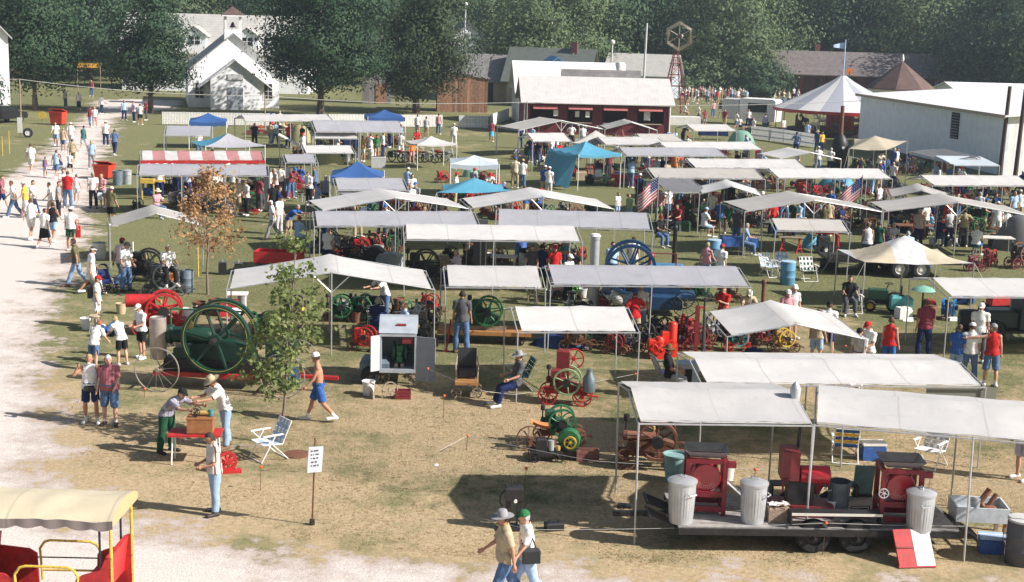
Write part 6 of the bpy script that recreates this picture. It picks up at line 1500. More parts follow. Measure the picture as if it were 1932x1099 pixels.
def sheller(label,px,py,rot=0.):
 q=on(px,py); t=thing('corn_sheller',label,'corn sheller',q,R(rot),'red corn shellers'); RD=mat('sheller_red',(.21,.012,.022),.42,0,.25,5,wear=(.10,.015,.02)); w,d,h=.36,.28,1.12
 for sx in (-1,1):
  for sy in (-1,1): ob('post',MB().box((sx*w,sy*d,h/2),(.085,.085,h)).m(),RD,t)
 for z in (.12,.42,h-.04):
  for sy in (-1,1): ob('cross_rail',MB().box((0,sy*d,z),(w*2-.09,.07,.11 if z<1 else .085)).m(),RD,t)
  for sx in (-1,1): ob('cross_rail',MB().box((sx*w,0,z),(.07,d*2-.09,.09)).m(),RD,t)
 dr=ob('drum',MB().lathe([(.02,-.22),(.27,-.22),(.29,-.19),(.29,.19),(.27,.22),(.02,.22)],(0,0,.72),'Y',30),mat('gloss_red',(.42,.02,.03),.22,0,.15,4,spec=.6),t)
 for k in range(3):
  b=MB(); rr=.15+.035*k
  for j in range(9):
   a_=R(215+j*13.5); b.box((rr*math.cos(a_),-.224,.72+rr*math.sin(a_)),(.022,.006,.012),Matrix.Rotation(-(a_+R(90)),3,'Y'))
  ob('lettering',b.m(),mat('pale_pink_letters',(.6,.35,.33),.6),dr)
 ob('yoke',MB().path([V((-.2,-.1,.95)),V((-.08,-.1,1.03)),V((.08,-.1,1.03)),V((.2,-.1,.95))],.03,6),M_IRON,t)
 wheel(t,'hand_wheel',(-w,-d-.09,.66),.10,.025,plain('ltgrey'),6,.2,.22,.1,n=24); ob('hand_wheel_shaft',MB().tube((-w,-d-.09,.66),(-w,-d+.1,.66),.012),M_IRON,t)
 hp_=MB(); A_=[(-.30,-.2),(.30,-.2),(.30,.2),(-.30,.2)]; B_=[(-.46,-.34),(.46,-.34),(.46,.34),(-.46,.34)]
 hp_.add([(x,y,h+.01) for x,y in A_]+[(x*.92,y,h+.16) for x,y in B_],[(i,(i+1)%4,4+(i+1)%4,4+i) for i in range(4)]); ob('hopper',hp_.mesh('hp',smooth=False,fixn=False),mat('dull_tin',(.30,.31,.32),.5,.35,.25,3),t)
 ob('chute',MB().box((w+.28,.05,.42),(.62,.3,.02),Matrix.Rotation(R(40),3,'Y')).m(),mat('white_sheet',(.66,.66,.66),.5),t); ob('inner_tray',MB().box((0,0,.38),(w*2-.1,d*2-.1,.03)).m(),mat('white_sheet',(.66,.66,.66)),t)
 ob('counter_weight',bevel_box((.16,.1,.12),(w+.12,-d,h-.14)),RD,t)
 return t
sheller('red corn sheller with tin hopper at the left end of the trailer',1327,962,-3)
sheller('red corn sheller with tin hopper right of the dark middle can',1690,982,-2)
can('bright galvanised trash can with lid at the left trailer end',on(1284,984),.265,.80)
can('galvanised trash can with lid between the first sheller and the wicker bag',on(1419,984),.255,.76)
can('galvanised trash can with lid in front of the second sheller',on(1733,1001),.265,.74)
can('dull dark can without lid behind the white pail on the trailer',on(1580,966),.22,.62,mat('dull_zinc',(.16,.20,.22),.5,.4),False)
bucket('white pail with blue mark on the trailer deck',0,0,M_WHITE,.12,.27,xyz=on(1569,968))
box_thing('wicker_bag','brown wicker bag with crumpled paper on the trailer deck','bag',0,0,[('bag',bevel_box((.42,.24,.30)),mat('wicker',(.33,.24,.18),.9,0,.4,20,.4)),('paper',MB().grid(lambda s,q:(-.2+.4*s,-.1+.2*q,.31+.07*mnoise.noise(V((s*6,q*5,2)))+.04),8,6),mat('paper',(.66,.62,.58),.8)),('handle',MB().path([V((-.1,-.12,.28)),V((-.06,-.13,.38)),V((.06,-.13,.38)),V((.1,-.12,.28))],.01,5),M_WOOD)],6,xyz=on(1467,983))
box_thing('tool_tray','red metal tool tray beside the second sheller','tool tray',0,0,[('tray',MB().box((0,0,.06),(.40,.2,.12)).m(),paint('red')),('tools',MB().tube((-.15,0,.14),(.16,.03,.14),.02).tube((-.1,-.05,.13),(.1,-.04,.13),.015),M_IRON),('grip',MB().path([V((-.19,0,.1)),V((-.19,0,.2)),V((.19,0,.2)),V((.19,0,.1))],.01,5),M_IRON)],8,xyz=on(1622,974))
# red power unit in the middle of the trailer
q=on(1510,968); t=thing('power_unit','dark red power unit with glossy horizontal tank on the trailer','engine',q,R(-2)); RD=paint('darkred')
ob('base',MB().box((0,0,.12),(1.2,.55,.22)).m(),RD,t); ob('radiator',bevel_box((.34,.5,.62),(-.28,0,.72)),RD,t); ob('block',bevel_box((.5,.42,.5),(-.05,0,.24)),M_IRON,t); ob('tank',MB().lathe([(.02,-.32),(.18,-.29),(.19,.27),(.02,.32)],(.22,-.08,.82),'X',20),mat('gloss_red',(.42,.02,.03)),t); ob('chute_cone',MB().lathe([(.17,.68),(.05,.42)],(.28,-.05,0),n=12),RD,t); ob('exhaust',MB().tube((-.12,.1,1.3),(-.1,.1,1.75),.035),M_IRON,t); ob('side_frame',MB().path([V((-.42,-.28,.5)),V((-.42,-.28,.75)),V((-.3,-.28,.75))],.02,4),RD,t)
box_thing('leaning_sheet','weathered teal panel standing behind the second sheller','panel',0,0,[('panel',MB().box((0,0,.34),(.40,.05,.68),Matrix.Rotation(R(8),3,'X')).m(),mat('weathered_teal',(.13,.23,.22),.7,0,.3,5)),('foot',MB().box((0,.06,.03),(.40,.16,.06)).m(),M_IRON)],4,xyz=on(1627,938))
box_thing('teal_bin','pale teal tub behind the left sheller','tub',1272,908,[('tub',MB().lathe([(.20,0),(.25,.62),(.27,.62),(.27,.58),(.25,.58)],n=20),mat('pale_teal',(.22,.36,.36),.6)),('rim',MB().lathe([(.26,.6),(.28,.6),(.28,.63),(.26,.63)],n=20,close=True),mat('pale_teal',(.22,.36,.36)))],0)
bucket('cream pail behind the first sheller',1372,905,plain('offwhite'),.16,.36)
# leaning red and white board, cooler, sink table, drum
p=gp(1728,1072); t=thing('sandwich_board','red and white board leaning against the trailer','board',(p.x,p.y,0),R(8))
rot=Matrix.Rotation(R(-38),3,'X')@ Matrix.Rotation(R(0),3,'Y')
for nm,x0,wd,m in (('red_half',-.16,.34,paint('red')),('white_half',.20,.36,M_WHITE)): ob(nm,MB().box(rot @ V((x0,0,.36))+V((0,0,.03)),(wd,.05,.72),rot).mesh(nm,smooth=False),m,t)
ob('batten',MB().box(rot @ V((-.16,-.035,.36))+V((0,0,.03)),(.34,.02,.03),rot).m(),paint('darkred'),t); ob('edge',MB().box(rot @ V((.02,0,-.015))+V((0,0,.03)),(.74,.07,.03),rot).m(),paint('red'),t)
p=gp(1850,1022); t=thing('sink_table','white box table with tools piled in its sink','table',(p.x,p.y,0),R(-4))
for sx in (-1,1):
 for sy in (0,1): ob('leg',MB().box((sx*.46,.06+sy*.62,.2),(.07,.07,.4)).m(),M_WOOD,t)
b=MB(); b.box((0,.0,.54),(1.04,.03,.3)); b.box((0,.72,.54),(1.04,.03,.3)); b.box((-.505,.36,.54),(.03,.69,.3)); b.box((.505,.36,.54),(.03,.69,.3)); b.box((0,.36,.45),(.98,.69,.03)); ob('basin',b.m(),mat('sink_white',(.62,.66,.70),.5),t)
jk=MB(); jk.tube((-.1,.3,.55),(.2,.42,.95),.06,n=7); jk.tube((.1,.25,.55),(.32,.35,.88),.05,n=7); jk.tube((-.2,.4,.5),(.05,.2,.7),.05,n=6); jk.sphere((.15,.3,.58),(.2,.18,.1),9,6); ob('piled_tools',jk,M_RUST,t); ob('cup',MB().lathe([(.08,.46),(.1,.8),(.1,.82),(.08,.82)],(-.12,.2,0),n=14),M_GALV,t)
box_thing('cooler','blue cooler with pale lid on the grass under the sink table','cooler',1868,1042,[('tub',bevel_box((.46,.3,.3)),paint('blue')),('lid',MB().box((0,0,.33),(.48,.32,.06)).m(),plain('ltblue')),('handle',MB().path([V((-.25,0,.24)),V((-.27,0,.36)),V((.27,0,.36)),V((.25,0,.24))],.012,5),M_WHITE)],-6)
barrel('dark drum with pale rim at the right edge of the trailer',1925,1062,plain('dkgrey'),.30,.85,lid=plain('ltgrey'))
# chairs behind the trailer
lawn_chair('blue, yellow and white striped folding chair behind the trailer',1592,868,172,'blue','yellow')
lawn_chair('white folding recliner with spread legs behind the trailer',1752,880,-40,'ltgrey','white',recl=35)
box_thing('cooler','blue and white cooler between the two folding chairs','cooler',1645,866,[('tub',bevel_box((.55,.35,.36)),paint('blue')),('lid',MB().box((0,0,.39),(.57,.37,.06)).m(),M_WHITE),('handle',MB().tube((-.3,0,.3),(.3,0,.3),.012),M_WHITE)],5)
lawn_chair('lavender webbed folding chair under the man at the wide canopy',1258,728,105,'lav','lav',mat('teal_tube',(.10,.30,.28),.4))
lawn_chair('green tube folding chair under the man in the hat',975,735,-75,'teal','dkgreen',mat('pale_tube',(.5,.55,.55),.4))
p=gp(1298,742); t=thing('grey_cabinet','pale blue grey cabinet under the wide canopy','cabinet',(p.x,p.y,0),R(8)); ob('carcass',MB().box((0,.2,.4),(.55,.4,.8)).m(),mat('pale_grey_sheet',(.55,.57,.60)),t); ob('opening',MB().box((-.02,-.012,.36),(.2,.03,.62)).m(),M_DARK,t); ob('top',MB().box((0,.19,.815),(.62,.5,.03)).m(),mat('pale_grey_sheet',(.55,.57,.60)),t)
p=gp(1500,770); q=thing('canopy_lantern','small silver canister fixed where the two near covers meet','canister',at_dist(1500,752,gp(1205,797,2.45).y+1.4)); ob('can',MB().lathe([(.02,-.05),(.1,-.04),(.11,.2),(.07,.28),(.02,.34)],n=14),M_GALV,q); ob('hanger',MB().tube((0,0,-.14),(0,0,-.04),.015),M_RUST,q)
# ================================================================== people, surveyed by head (or foot) position
P=person
# --- foreground
P(949,962,1.76,'walk',-80,'polo:khaki','trousers:denim','hat:grey','*in beige short sleeved shirt, dark jeans and grey brimmed hat walking past the trailer',skin='b',fat=1.1,shoes='k')
g_=P(990,961,1.72,'walk2',-78,'tee:white','trousers:ltblue','cap:green','*in white T-shirt and green cap carrying a black shoulder bag',skin='c')
ob('shoulder_bag',bevel_box((.12,.30,.27),(.235,.02,.86),.4),M_BLACKP,g_); ob('bag_strap',MB().path([V((.22,.1,1.12)),V((.17,.0,1.40)),V((.05,-.13,1.32)),V((.2,-.12,1.1))],.014,5),M_BLACKP,g_)
P(396,816,1.68,'hold',-62,'polo:stripe','trousers:ltdenim','hair:dark','*in brown and white striped shirt and faded jeans looking down',skin='b',shoes='k',fat=1.08)
P(343,731,1.72,'bend',62,'polo:plaidblue','trousers:dkgreen','cap:black','*in grey checked shirt and green trousers bending over the wooden box',skin='a',shoes='k')
P(400,708,1.78,'lean',-58,'polo:white','trousers:ltdenim','hat:tan','*in white shirt and straw hat working at the wooden box',skin='b',shoes='b')
P(596,664,1.75,'walk2',-84,None,'shorts:blue','cap:white','*without shirt in blue shorts and white cap walking behind the young tree',skin='b',shoes='w',socks=True,fat=1.08)
w_=P(168,668,1.68,'wave',8,'tank:white','shorts:navy','hair:blond','*in white sleeveless top raising a hand to the face',skin='b',fat=1.12,socks=True); ob('belt_bag',bevel_box((.26,.1,.13),(0,-.17,.88),.3),M_BLACKP,w_)
P(204,669,1.73,'stand2',4,'polo:plaidred','longshorts:denim','hair:white','*in maroon shirt and blue shorts standing beside the woman in white',skin='c',fat=1.28,shoes='k',socks=True)
# --- path, lower part
P(138,450,1.75,'walk',-85,'tee:olive','trousers:ltdenim','hair:dark','striding across the gravel past the silver can',skin='b',shoes='b')
P(174,465,1.68,'walk2',120,'tee:white','shorts:white','visor:white','walking beside the silver can',skin='b')
k_=P(184,519,1.62,'stand',96,'tee:ltgrey','shorts:white','cap:red','carrying a dark backpack by the engines',skin='a',socks=True); ob('backpack',bevel_box((.28,.16,.4),(0,.2,1.02),.25),M_BLACKP,k_)
P(230,448,1.78,'walk',150,'polo:plaidpink','trousers:denim','cap:darkred','walking past the black engine',skin='b',shoes='k',fat=1.1)
P(239,456,1.74,'stand2',60,'polo:white','trousers:denim','cap:dkgrey','close behind a person in checked shirt',skin='a',shoes='k')
P(317,462,1.72,'sit',30,'polo:white','trousers:black','hair:grey','sitting behind the grey engine',skin='b',z0=.45)
P(187,604,1.42,'stoop',160,'tee:white','shorts:denim','hair:red','*child with red hair in white T-shirt and denim shorts bending over',skin='c',near=True)
P(217,596,1.42,'stoop',-130,'tee:white','shorts:black','hair:blond','*child with fair hair in white T-shirt and black shorts stooping',skin='c',near=True)
P(261,573,1.58,'hold',-40,'tee:white','shorts:black','cap:white','*boy in loose white T-shirt, black shorts and white cap looking at the ground',skin='a',near=True)
# --- path, middle
pl='on the gravel path '
P(58,374,1.78,'walk',172,'tee:white','shorts:offwhite','hair:brown',pl+'striding ahead of a woman in black skirt',socks=True)
P(84,393,1.66,'walk2',165,'tee:white','skirt:black','hair:dark',pl+'beside a person in black top',skin='b')
P(100,382,1.68,'walk',175,'tank:black','shorts:ltdenim','hair:dark',pl+'beside the woman in black skirt',skin='b')
P(133,390,1.76,'stand',178,'tee:white','shorts:dkgreen','cap:white',pl+'with a red bag',skin='b')
box_thing('red_bag','red bag hanging beside the person in white cap on the path','bag',146,448,[('bag',bevel_box((.28,.14,.5)),paint('red')),('strap',MB().path([V((-.08,0,.48)),V((-.06,0,.75)),V((.06,0,.75)),V((.08,0,.48))],.012,5),paint('red'))])
P(111,342,1.74,'stand',100,'tee:grey','trousers:black','hair:dark',pl+'beside a man in bright red shirt')
P(127,323,1.80,'back',178,'tee:red','trousers:denim','hair:brown',pl+'seen from behind',fat=1.1)
P(144,329,1.40,'stand',170,'tee:white','shorts:white','hair:brown',pl+'next to the man in bright red shirt')
P(119,318,1.74,'walk',20,'tee:white','trousers:khaki','hair:dark',pl+'half hidden behind the man in red')
P(92,344,1.68,'walk2',-80,'tee:white','shorts:khaki','hair:dark',pl+'crossing behind the walkers',skin='b')
P(62,340,1.72,'walk',80,'tee:white','trousers:denim','hair:dark',pl+'near a person in yellow shirt')
P(44,342,1.74,'walk2',-85,'tee:yellow','shorts:white','cap:white',pl+'walking towards the left')
P(21,341,1.76,'walk',-80,'polo:white','trousers:denim','hair:brown',pl+'striding out to the left',skin='b')
P(4,331,1.74,'walk',90,'tee:plaidred','shorts:navy','hair:brown',pl+'at its left edge')
b_=P(175,325,1.78,'stand2',15,'polo:white','trousers:black','hair:grey',pl+'holding a pale plastic bag',skin='b',shoes='k'); ob('plastic_bag',bevel_box((.22,.12,.36),(.3,-.05,.42),.3),mat('thin_plastic',(.6,.66,.74),.4),b_)
P(191,328,1.66,'carry',-20,'tee:pink','shorts:grey','hair:blond',pl+'beside the person with plastic bag')
P(210,352,1.78,'back',160,'tee:olive','shorts:black','cap:offwhite','at the edge of the gravel path seen from behind',socks=True,fat=1.15)
# --- path, far part
P(58,271,1.78,'walk',175,'tee:white','shorts:offwhite','hair:brown',pl+'far off carrying something red',fat=1.15,socks=True)
P(85,296,1.15,'stand',170,'tank:purple','shorts:lav','hair:dark','*small child in purple clothes on the gravel path')
P(106,283,1.66,'walk',170,'tank:ltblue','shorts:denim','hair:brown',pl+'pushing a stroller')
P(132,288,1.3,'walk2',175,'tee:white','shorts:black','hair:blond','*child in white T-shirt and black shorts on the gravel path')
P(172,265,1.74,'stand',10,'polo:ltblue','trousers:grey','hair:grey',pl+'near the second red bin')
P(216,244,1.76,'walk',175,'polo:denim','trousers:navy','hair:dark','in dark clothes beside the second red bin',skin='b')
P(199,228,1.76,'stand',185,'polo:white','trousers:navy','cap:white','standing where the path meets the grass')
P(136,262,1.74,'walk',180,'tee:khaki','shorts:olive','hair:brown',pl+'among the far walkers')
P(158,237,1.76,'walk2',172,'tank:teal','shorts:ltgrey','hair:dark',pl+'with bare arms')
P(104,230,1.74,'walk',10,'tee:white','shorts:ltdenim','hair:dark',pl+'beneath the first red bin')
P(119,241,1.64,'stand',170,'tank:tan','shorts:denim','hair:blond',pl+'between two people in white')
P(133,231,1.76,'walk',175,'tee:white','trousers:ltgrey','cap:white',pl+'right of the first red bin')
P(170,200,1.74,'walk',178,'polo:maroon','trousers:ltdenim','hair:brown',pl+'where it bends to the schoolhouse',fat=1.1)
P(178,201,1.70,'stand',10,'tee:white','shorts:pink','hair:blond',pl+'behind the person in maroon')
P(122,168,1.76,'stand',-30,'tee:white','trousers:denim','hair:dark','in the shade of the dumpster oak')
P(148,174,1.66,'stand',20,'tee:white','longskirt:navy','hair:white','at the far bend of the path')
P(192,180,1.74,'walk',160,'tee:white','trousers:navy','hair:grey','on the pale crossing path')
P(172,151,1.74,'stand',0,'tee:maroon','trousers:denim','hair:dark','on the grass beyond the path')
for i,(x,y,tp,bt) in enumerate(((234,189,'polo:ltblue','trousers:navy'),(251,192,'tee:lav','trousers:navy'),(264,196,'tee:white','shorts:black'),(274,189,'tee:darkred','trousers:dkgrey'))):
 P(x,y,1.74,['stand','stand2','back','fold'][i],[30,-40,175,-70][i],tp,bt,'hair:dark','in the group shaded by the rounded oak',group='group under the rounded oak')
# --- under and around the front canopies
P(713,561,1.72,'sit',178,'tee:navy','trousers:denim','hair:grey','*in dark blue shirt sitting with back turned under the broad gable canopy',near=True)
P(762,570,1.70,'sit',-70,'polo:ltblue','trousers:dkgrey','hair:brown','*in light blue shirt sitting sideways under the broad gable canopy',near=True)
P(870,666,1.86,'back',176,'tee:dkgrey','trousers:denim','hair:dark','*in grey printed T-shirt and jeans seen from behind at the orange wagon',at='foot',near=True,skin='b',shoes='b')
P(980,662,1.74,'sitlow',-78,'tee:dkgrey','trousers:navy','hat:grey','*in charcoal T-shirt and brimmed hat sitting by the small square canopy',near=True)
P(1262,650,1.74,'sitlow',88,'polo:black','trousers:grey','hat:brown','*in black shirt and brown hat sitting in a lavender chair',near=True,skin='b')
P(1566,568,1.74,'back',172,'tee:white','shorts:navy','cap:black','behind the white gable canopy',socks=True,near=True)
P(1546,585,1.66,'stand',150,'tee:khaki','shorts:ltdenim','hair:brown','half hidden by the white gable canopy',near=True)
P(1623,618,1.66,'stand2',-40,'tee:ltgrey','shorts:black','cap:black','beside a taller man in red and white cap',near=True)
P(1639,606,1.76,'hold',-60,'tee:white','trousers:grey','cap:red','looking down behind the wide canopy',near=True)
P(1683,598,1.66,'stand',150,'tank:red','shorts:blue','hair:brown','beside the man in dark red shirt',near=True,skin='a')
P(1749,564,1.80,'back',178,'polo:maroon','trousers:navy','hair:brown','standing with back turned at the small green tractor',near=True,shoes='k')
P(1812,612,1.66,'stand2',140,'tee:blue','shorts:ltdenim','hair:brown','in the group with the pointing man',near=True,fat=1.15)
P(1836,608,1.74,'back',165,'tee:white','trousers:denim','cap:white','seen from behind in the group with the pointing man',near=True,fat=1.1)
P(1853,571,1.80,'stand',-20,'tee:white','trousers:dkgrey','cap:white','facing the pointing man',near=True,skin='b')
P(1876,610,1.76,'point',178,'tank:red','longshorts:denim','cap:grey','*in red vest and denim shorts pointing to the side',near=True,socks=True,skin='a')
P(1488,546,1.62,'stand',10,'tee:pink','shorts:white','cap:white','behind the white gable canopy',near=True)
P(1500,536,1.74,'stand',20,'polo:ltgrey','shorts:white','cap:white','beside a person in pink',near=True)
P(1336,457,1.66,'walk',150,'tank:pink','shorts:ltdenim','hair:blond','walking by the blue drum',near=True)
P(1363,460,1.66,'walk2',150,'tee:white','shorts:ltgrey','cap:red','walking behind the wide grey canopy',near=True)
P(1366,540,1.62,'fold',-30,'tee:red','longshorts:khaki','hair:brown','behind the wide grey canopy',near=True)
P(1210,535,1.74,'stand',0,'polo:white','trousers:ltdenim','hair:grey','at the dark flywheel',near=True); P(1192,540,1.70,'stand2',160,'tee:ltblue','trousers:denim','hair:brown','at the dark flywheel',near=True)
P(1424,640,1.60,'stand',170,'tee:navy','shorts:ltgrey','hair:dark','under the white gable canopy',near=True)
P(1196,446,1.70,'stand',175,'tee:white','trousers:khaki','hair:brown','behind the blue flywheel',near=False); P(1157,456,1.68,'stand',20,'polo:ltblue','trousers:navy','hair:dark','left of the blue flywheel',near=False)
P(1929,872,1.76,'stand',-60,'tee:white','shorts:ltblue','hair:brown','at the right edge behind the sink table',near=True) if False else None
# --- middle of the field
P(1029,312,1.78,'back',176,'tee:blue','trousers:khaki','cap:white','standing on the open lane with a friend',fat=1.15); P(1037,314,1.74,'stand',160,'tee:white','trousers:ltgrey','cap:offwhite','standing on the open lane')
P(973,296,1.80,'back',175,'polo:cream','trousers:khaki','cap:blue','standing on the open lane'); P(987,300,1.74,'stand',165,'tee:white','trousers:denim','cap:tan','beside a man in khaki')
P(528,368,1.74,'stand',60,'polo:white','trousers:ltgrey','cap:navy','behind a walking man in grey trousers'); P(511,378,1.76,'walk',-80,'polo:white','trousers:grey','hair:white','striding past the withered tree',skin='b',shoes='k')
P(562,386,1.76,'bend',70,'tee:blue','shorts:khaki','hair:grey','at the white gable canopies'); P(565,408,1.70,'sit',150,'polo:ltblue','trousers:ltdenim','cap:red','near the red wagon')
P(581,324,1.76,'hold',-30,'polo:white','trousers:black','hair:brown','by the seated group in blue',fat=1.15)
for i,(x,y,tp,bt) in enumerate(((545,316,'tee:navy','trousers:dkgrey'),(569,312,'tee:blue','trousers:denim'),(592,313,'tee:denim','shorts:navy'),(615,331,'tee:grey','trousers:navy'),(601,346,'polo:ltdenim','trousers:black'))):
 P(x,y,1.72,['sit','sit','stand2','stand','sit'][i],[60,150,-80,170,120][i],tp,bt,'hair:'+['grey','brown','dark','grey','dark'][i],'in the group left of the dark blue pop-up',group='group at the dark blue pop-up')
for i,(x,y,tp) in enumerate(((506,316,'tee:white'),(518,318,'polo:plaidpink'),(529,312,'tee:offwhite'),(515,345,'tee:black'),(528,352,'tee:navy'))):
 P(x,y,1.72,['stand','stand2','back','stand','hold'][i],[40,-60,170,20,100][i],tp,'trousers:'+['navy','black','dkgrey','navy','denim'][i],'hair:'+['white','grey','dark','dark','brown'][i],'behind the long grey canopy by the dark post',group='people behind the long grey canopy')
P(778,328,1.70,'carry',20,'tee:white','longskirt:red','hair:brown','by the grey canopy'); P(857,233,1.76,'back',178,'tee:white','trousers:offwhite','cap:white','behind the row of motorbikes')
P(787,244,1.70,'sit',20,'tee:red','shorts:red','hair:dark','beside the row of motorbikes'); P(778,262,1.64,'stand',30,'tee:orange','shorts:pink','hair:blond','left of the row of motorbikes')
for x,y,tp,bt,w in ((788,216,'tee:white','shorts:grey','slim person'),(805,220,'tee:ltgrey','shorts:khaki','second person'),(828,214,'tank:pink','trousers:denim','person')): P(x,y,1.72,'stand',170,tp,bt,'hair:brown','inside the picket fence gap')
P(928,228,1.64,'carry',170,'tee:maroon','skirt:skyblue','hair:dark','on the grass by the short picket fence')
for i,(x,y,tp,bt) in enumerate(((700,252,'tee:white','trousers:ltgrey'),(711,254,'tee:green','shorts:khaki'),(724,250,'tee:white','trousers:navy'),(684,256,'tee:yellow','shorts:white'),(757,250,'tee:offwhite','trousers:white'))): P(x,y,1.72,['walk','stand','stand2','stand','walk2'][i],[150,20,100,-30,170][i],tp,bt,'hair:brown','under the open front of the large grey canopy',group='people at the large grey canopy')
P(511,230,1.74,'walk',160,'tee:tan','trousers:ltdenim','hair:dark','under the long white canopy'); P(520,230,1.74,'walk2',170,'tee:ltblue','trousers:denim','hair:brown','under the long white canopy')
P(1100,236,1.76,'back',176,'tee:white','trousers:khaki','cap:white','seen from behind before the food stand',fat=1.25)
P(983,236,1.74,'stand',30,'tee:navy','trousers:denim','hair:dark','beneath the left gable canopy of the food stand'); P(1004,238,1.72,'stand2',-30,'polo:ltblue','shorts:white','hair:brown','beneath the left gable canopy of the food stand')
P(1015,266,1.74,'stand',170,'tee:navy','trousers:denim','hair:dark','near the pale canopy left of the tan fly'); P(1057,268,1.7,'sit',30,'tee:red','shorts:white','hair:brown','near the pale canopy left of the tan fly')
P(1194,300,1.76,'lean',160,'polo:ltblue','trousers:denim','hair:dark','at the red cart',fat=1.1); P(1208,327,1.78,'stand',160,'tee:navy','trousers:navy','cap:white','beside the first flag'); P(1229,333,1.74,'stand',175,'tee:white','shorts:pink','hair:brown','right behind the first flag')
P(1167,363,1.35,'stand',40,'tee:white','shorts:ltblue','hair:brown','*child in white T-shirt left of the first flag'); P(1188,367,1.4,'stand2',-40,'tee:ltgreen','shorts:ltdenim','hair:blond','*child in light green T-shirt left of the first flag'); P(1245,358,1.62,'stand',20,'tank:pink','shorts:ltgreen','hair:blond','right of the first flag')
P(1346,361,1.72,'stand',150,'tee:white','trousers:red','cap:red','under the white gable awning'); P(1333,391,1.74,'sit',120,'tee:white','shorts:ltdenim','cap:ltblue','sitting in front of the charcoal awning'); P(1278,385,1.72,'sit',-40,'tee:darkred','trousers:black','hair:dark','sitting in front of the charcoal awning'); P(1247,406,1.72,'sit',40,'tee:black','trousers:denim','cap:darkred','sitting right of the grey canopy'); P(1376,385,1.7,'sit',0,'tee:dkgreen','trousers:olive','hair:grey','sitting by the blue covered table')
P(1410,421,1.74,'sit',95,'polo:ltdenim','trousers:denim','hair:grey','sitting at the blue covered table')
# --- right side
P(1884,380,1.80,'back',170,'tee:white','shorts:white','cap:offwhite','in all white at the right end tables',socks=True); P(1737,394,1.78,'stand',150,'polo:plaidpink','trousers:navy','hair:white','under the pale gable canopy'); P(1793,393,1.72,'stand2',-160,'tee:ltgrey','trousers:navy','cap:white','by the red folding chair'); P(1822,393,1.76,'hips',170,'polo:khaki','trousers:dkgrey','hair:dark','with hands on hips under the pale gable canopy')
P(1775,410,1.7,'sit',160,'tee:navy','trousers:denim','hair:dark','beside the pale blue folding chair'); P(1845,425,1.7,'sit',150,'tee:white','shorts:blue','hair:blond','near the right end tables')
P(1639,420,1.80,'back',178,'tank:white','shorts:dkgrey','hair:brown','at the tan and white dining fly',skin='b'); P(1714,436,1.74,'bend',175,'tee:ltblue','trousers:ltdenim','hair:grey','bending down behind the dining fly')
P(1916,361,1.72,'stand',20,'polo:ltblue','trousers:navy','hair:grey','at the right end of the far canopy'); P(1926,358,1.74,'back',170,'tee:white','shorts:khaki','cap:white','at the right end of the far canopy')
P(1767,306,1.76,'stand',-80,'tee:ltblue','trousers:dkgrey','hair:blond','in the shade of the metal building'); P(1793,311,1.72,'stand',20,'tee:denim','trousers:navy','hair:dark','in the shade of the metal building'); P(1647,312,1.74,'walk',160,'tee:ltblue','trousers:ltdenim','hair:dark','behind the white canopy at the metal building')
P(1545,276,1.76,'back',176,'tee:white','trousers:ltdenim','cap:white','before the black boiler'); P(1569,279,1.76,'stand',150,'tee:white','trousers:navy','hair:white','before the black boiler'); P(1504,249,1.76,'hips',160,'tee:denim','trousers:navy','cap:navy','at the picket fence of the striped tent'); P(1525,231,1.7,'stand',160,'tee:ltblue','trousers:navy','hair:dark','at the rim of the striped tent'); P(1543,246,1.72,'stand',-30,'tee:blue','trousers:denim','hat:tan','at the rim of the striped tent'); P(1552,248,1.68,'stand',20,'tee:yellow','trousers:navy','hair:dark','at the rim of the striped tent'); P(1592,262,1.7,'stand',100,'tee:red','trousers:dkgrey','hair:dark','right of the black boiler')
P(1480,222,1.72,'stand',40,'tee:offwhite','shorts:navy','hair:brown','left of the striped tent'); P(1445,214,1.76,'stand',150,'tee:lav','trousers:denim','hair:dark','between the food trailer and the striped tent',fat=1.1)
for i,(x,y,tp,bt) in enumerate(((1391,211,'tee:white','shorts:denim'),(1413,206,'tee:white','trousers:navy'),(1398,220,'tee:offwhite','shorts:navy'),(1422,222,'tee:white','trousers:blue'))): P(x,y,1.72,['walk','stand','sit','stand2'][i],[120,0,60,-60][i],tp,bt,'hair:brown','at the serving hatch of the food trailer',group='customers of the food trailer')
for i,(x,y,tp,bt) in enumerate(((1294,196,'tee:white','shorts:khaki'),(1347,190,'tee:pink','trousers:denim'),(1361,190,'tee:black','shorts:white'),(1318,198,'tee:white','shorts:denim'),(1331,206,'tee:maroon','shorts:grey'),(1368,206,'tee:darkred','trousers:khaki'))): P(x,y,1.72,['sit','stand','back','walk','stand','stand2'][i],[100,20,170,-80,30,-30][i],tp,bt,'hair:dark','on the lawn right of the windmill',group='people right of the windmill')
# far crowd along the edge of the grounds
cols=['white','white','offwhite','ltgrey','pink','ltblue','white','maroon','lav','tan','white','red']
crng=random.Random(3)
for i in range(34):
 x=1284+i*4.7+crng.uniform(-1.5,1.5) if i<28 else 1462+(i-28)*9; y=161+(i%4)*2.2+(x-1284)*.02+crng.uniform(-1,1)
 P(x,y,crng.uniform(1.6,1.8),crng.choice(['stand','stand2','back','fold','walk']),crng.uniform(-180,180),crng.choice(['tee:','polo:','tank:'])+crng.choice(cols),crng.choice(['shorts:','trousers:'])+crng.choice(['denim','navy','khaki','white','dkgrey']),'hair:'+crng.choice(['dark','brown','grey','blond']),'*in summer clothes in the far crowd before the bushes and depot',group='far crowd before the depot')
# ================================================================== the show field: engines and goods under and between the canopies
E=engine
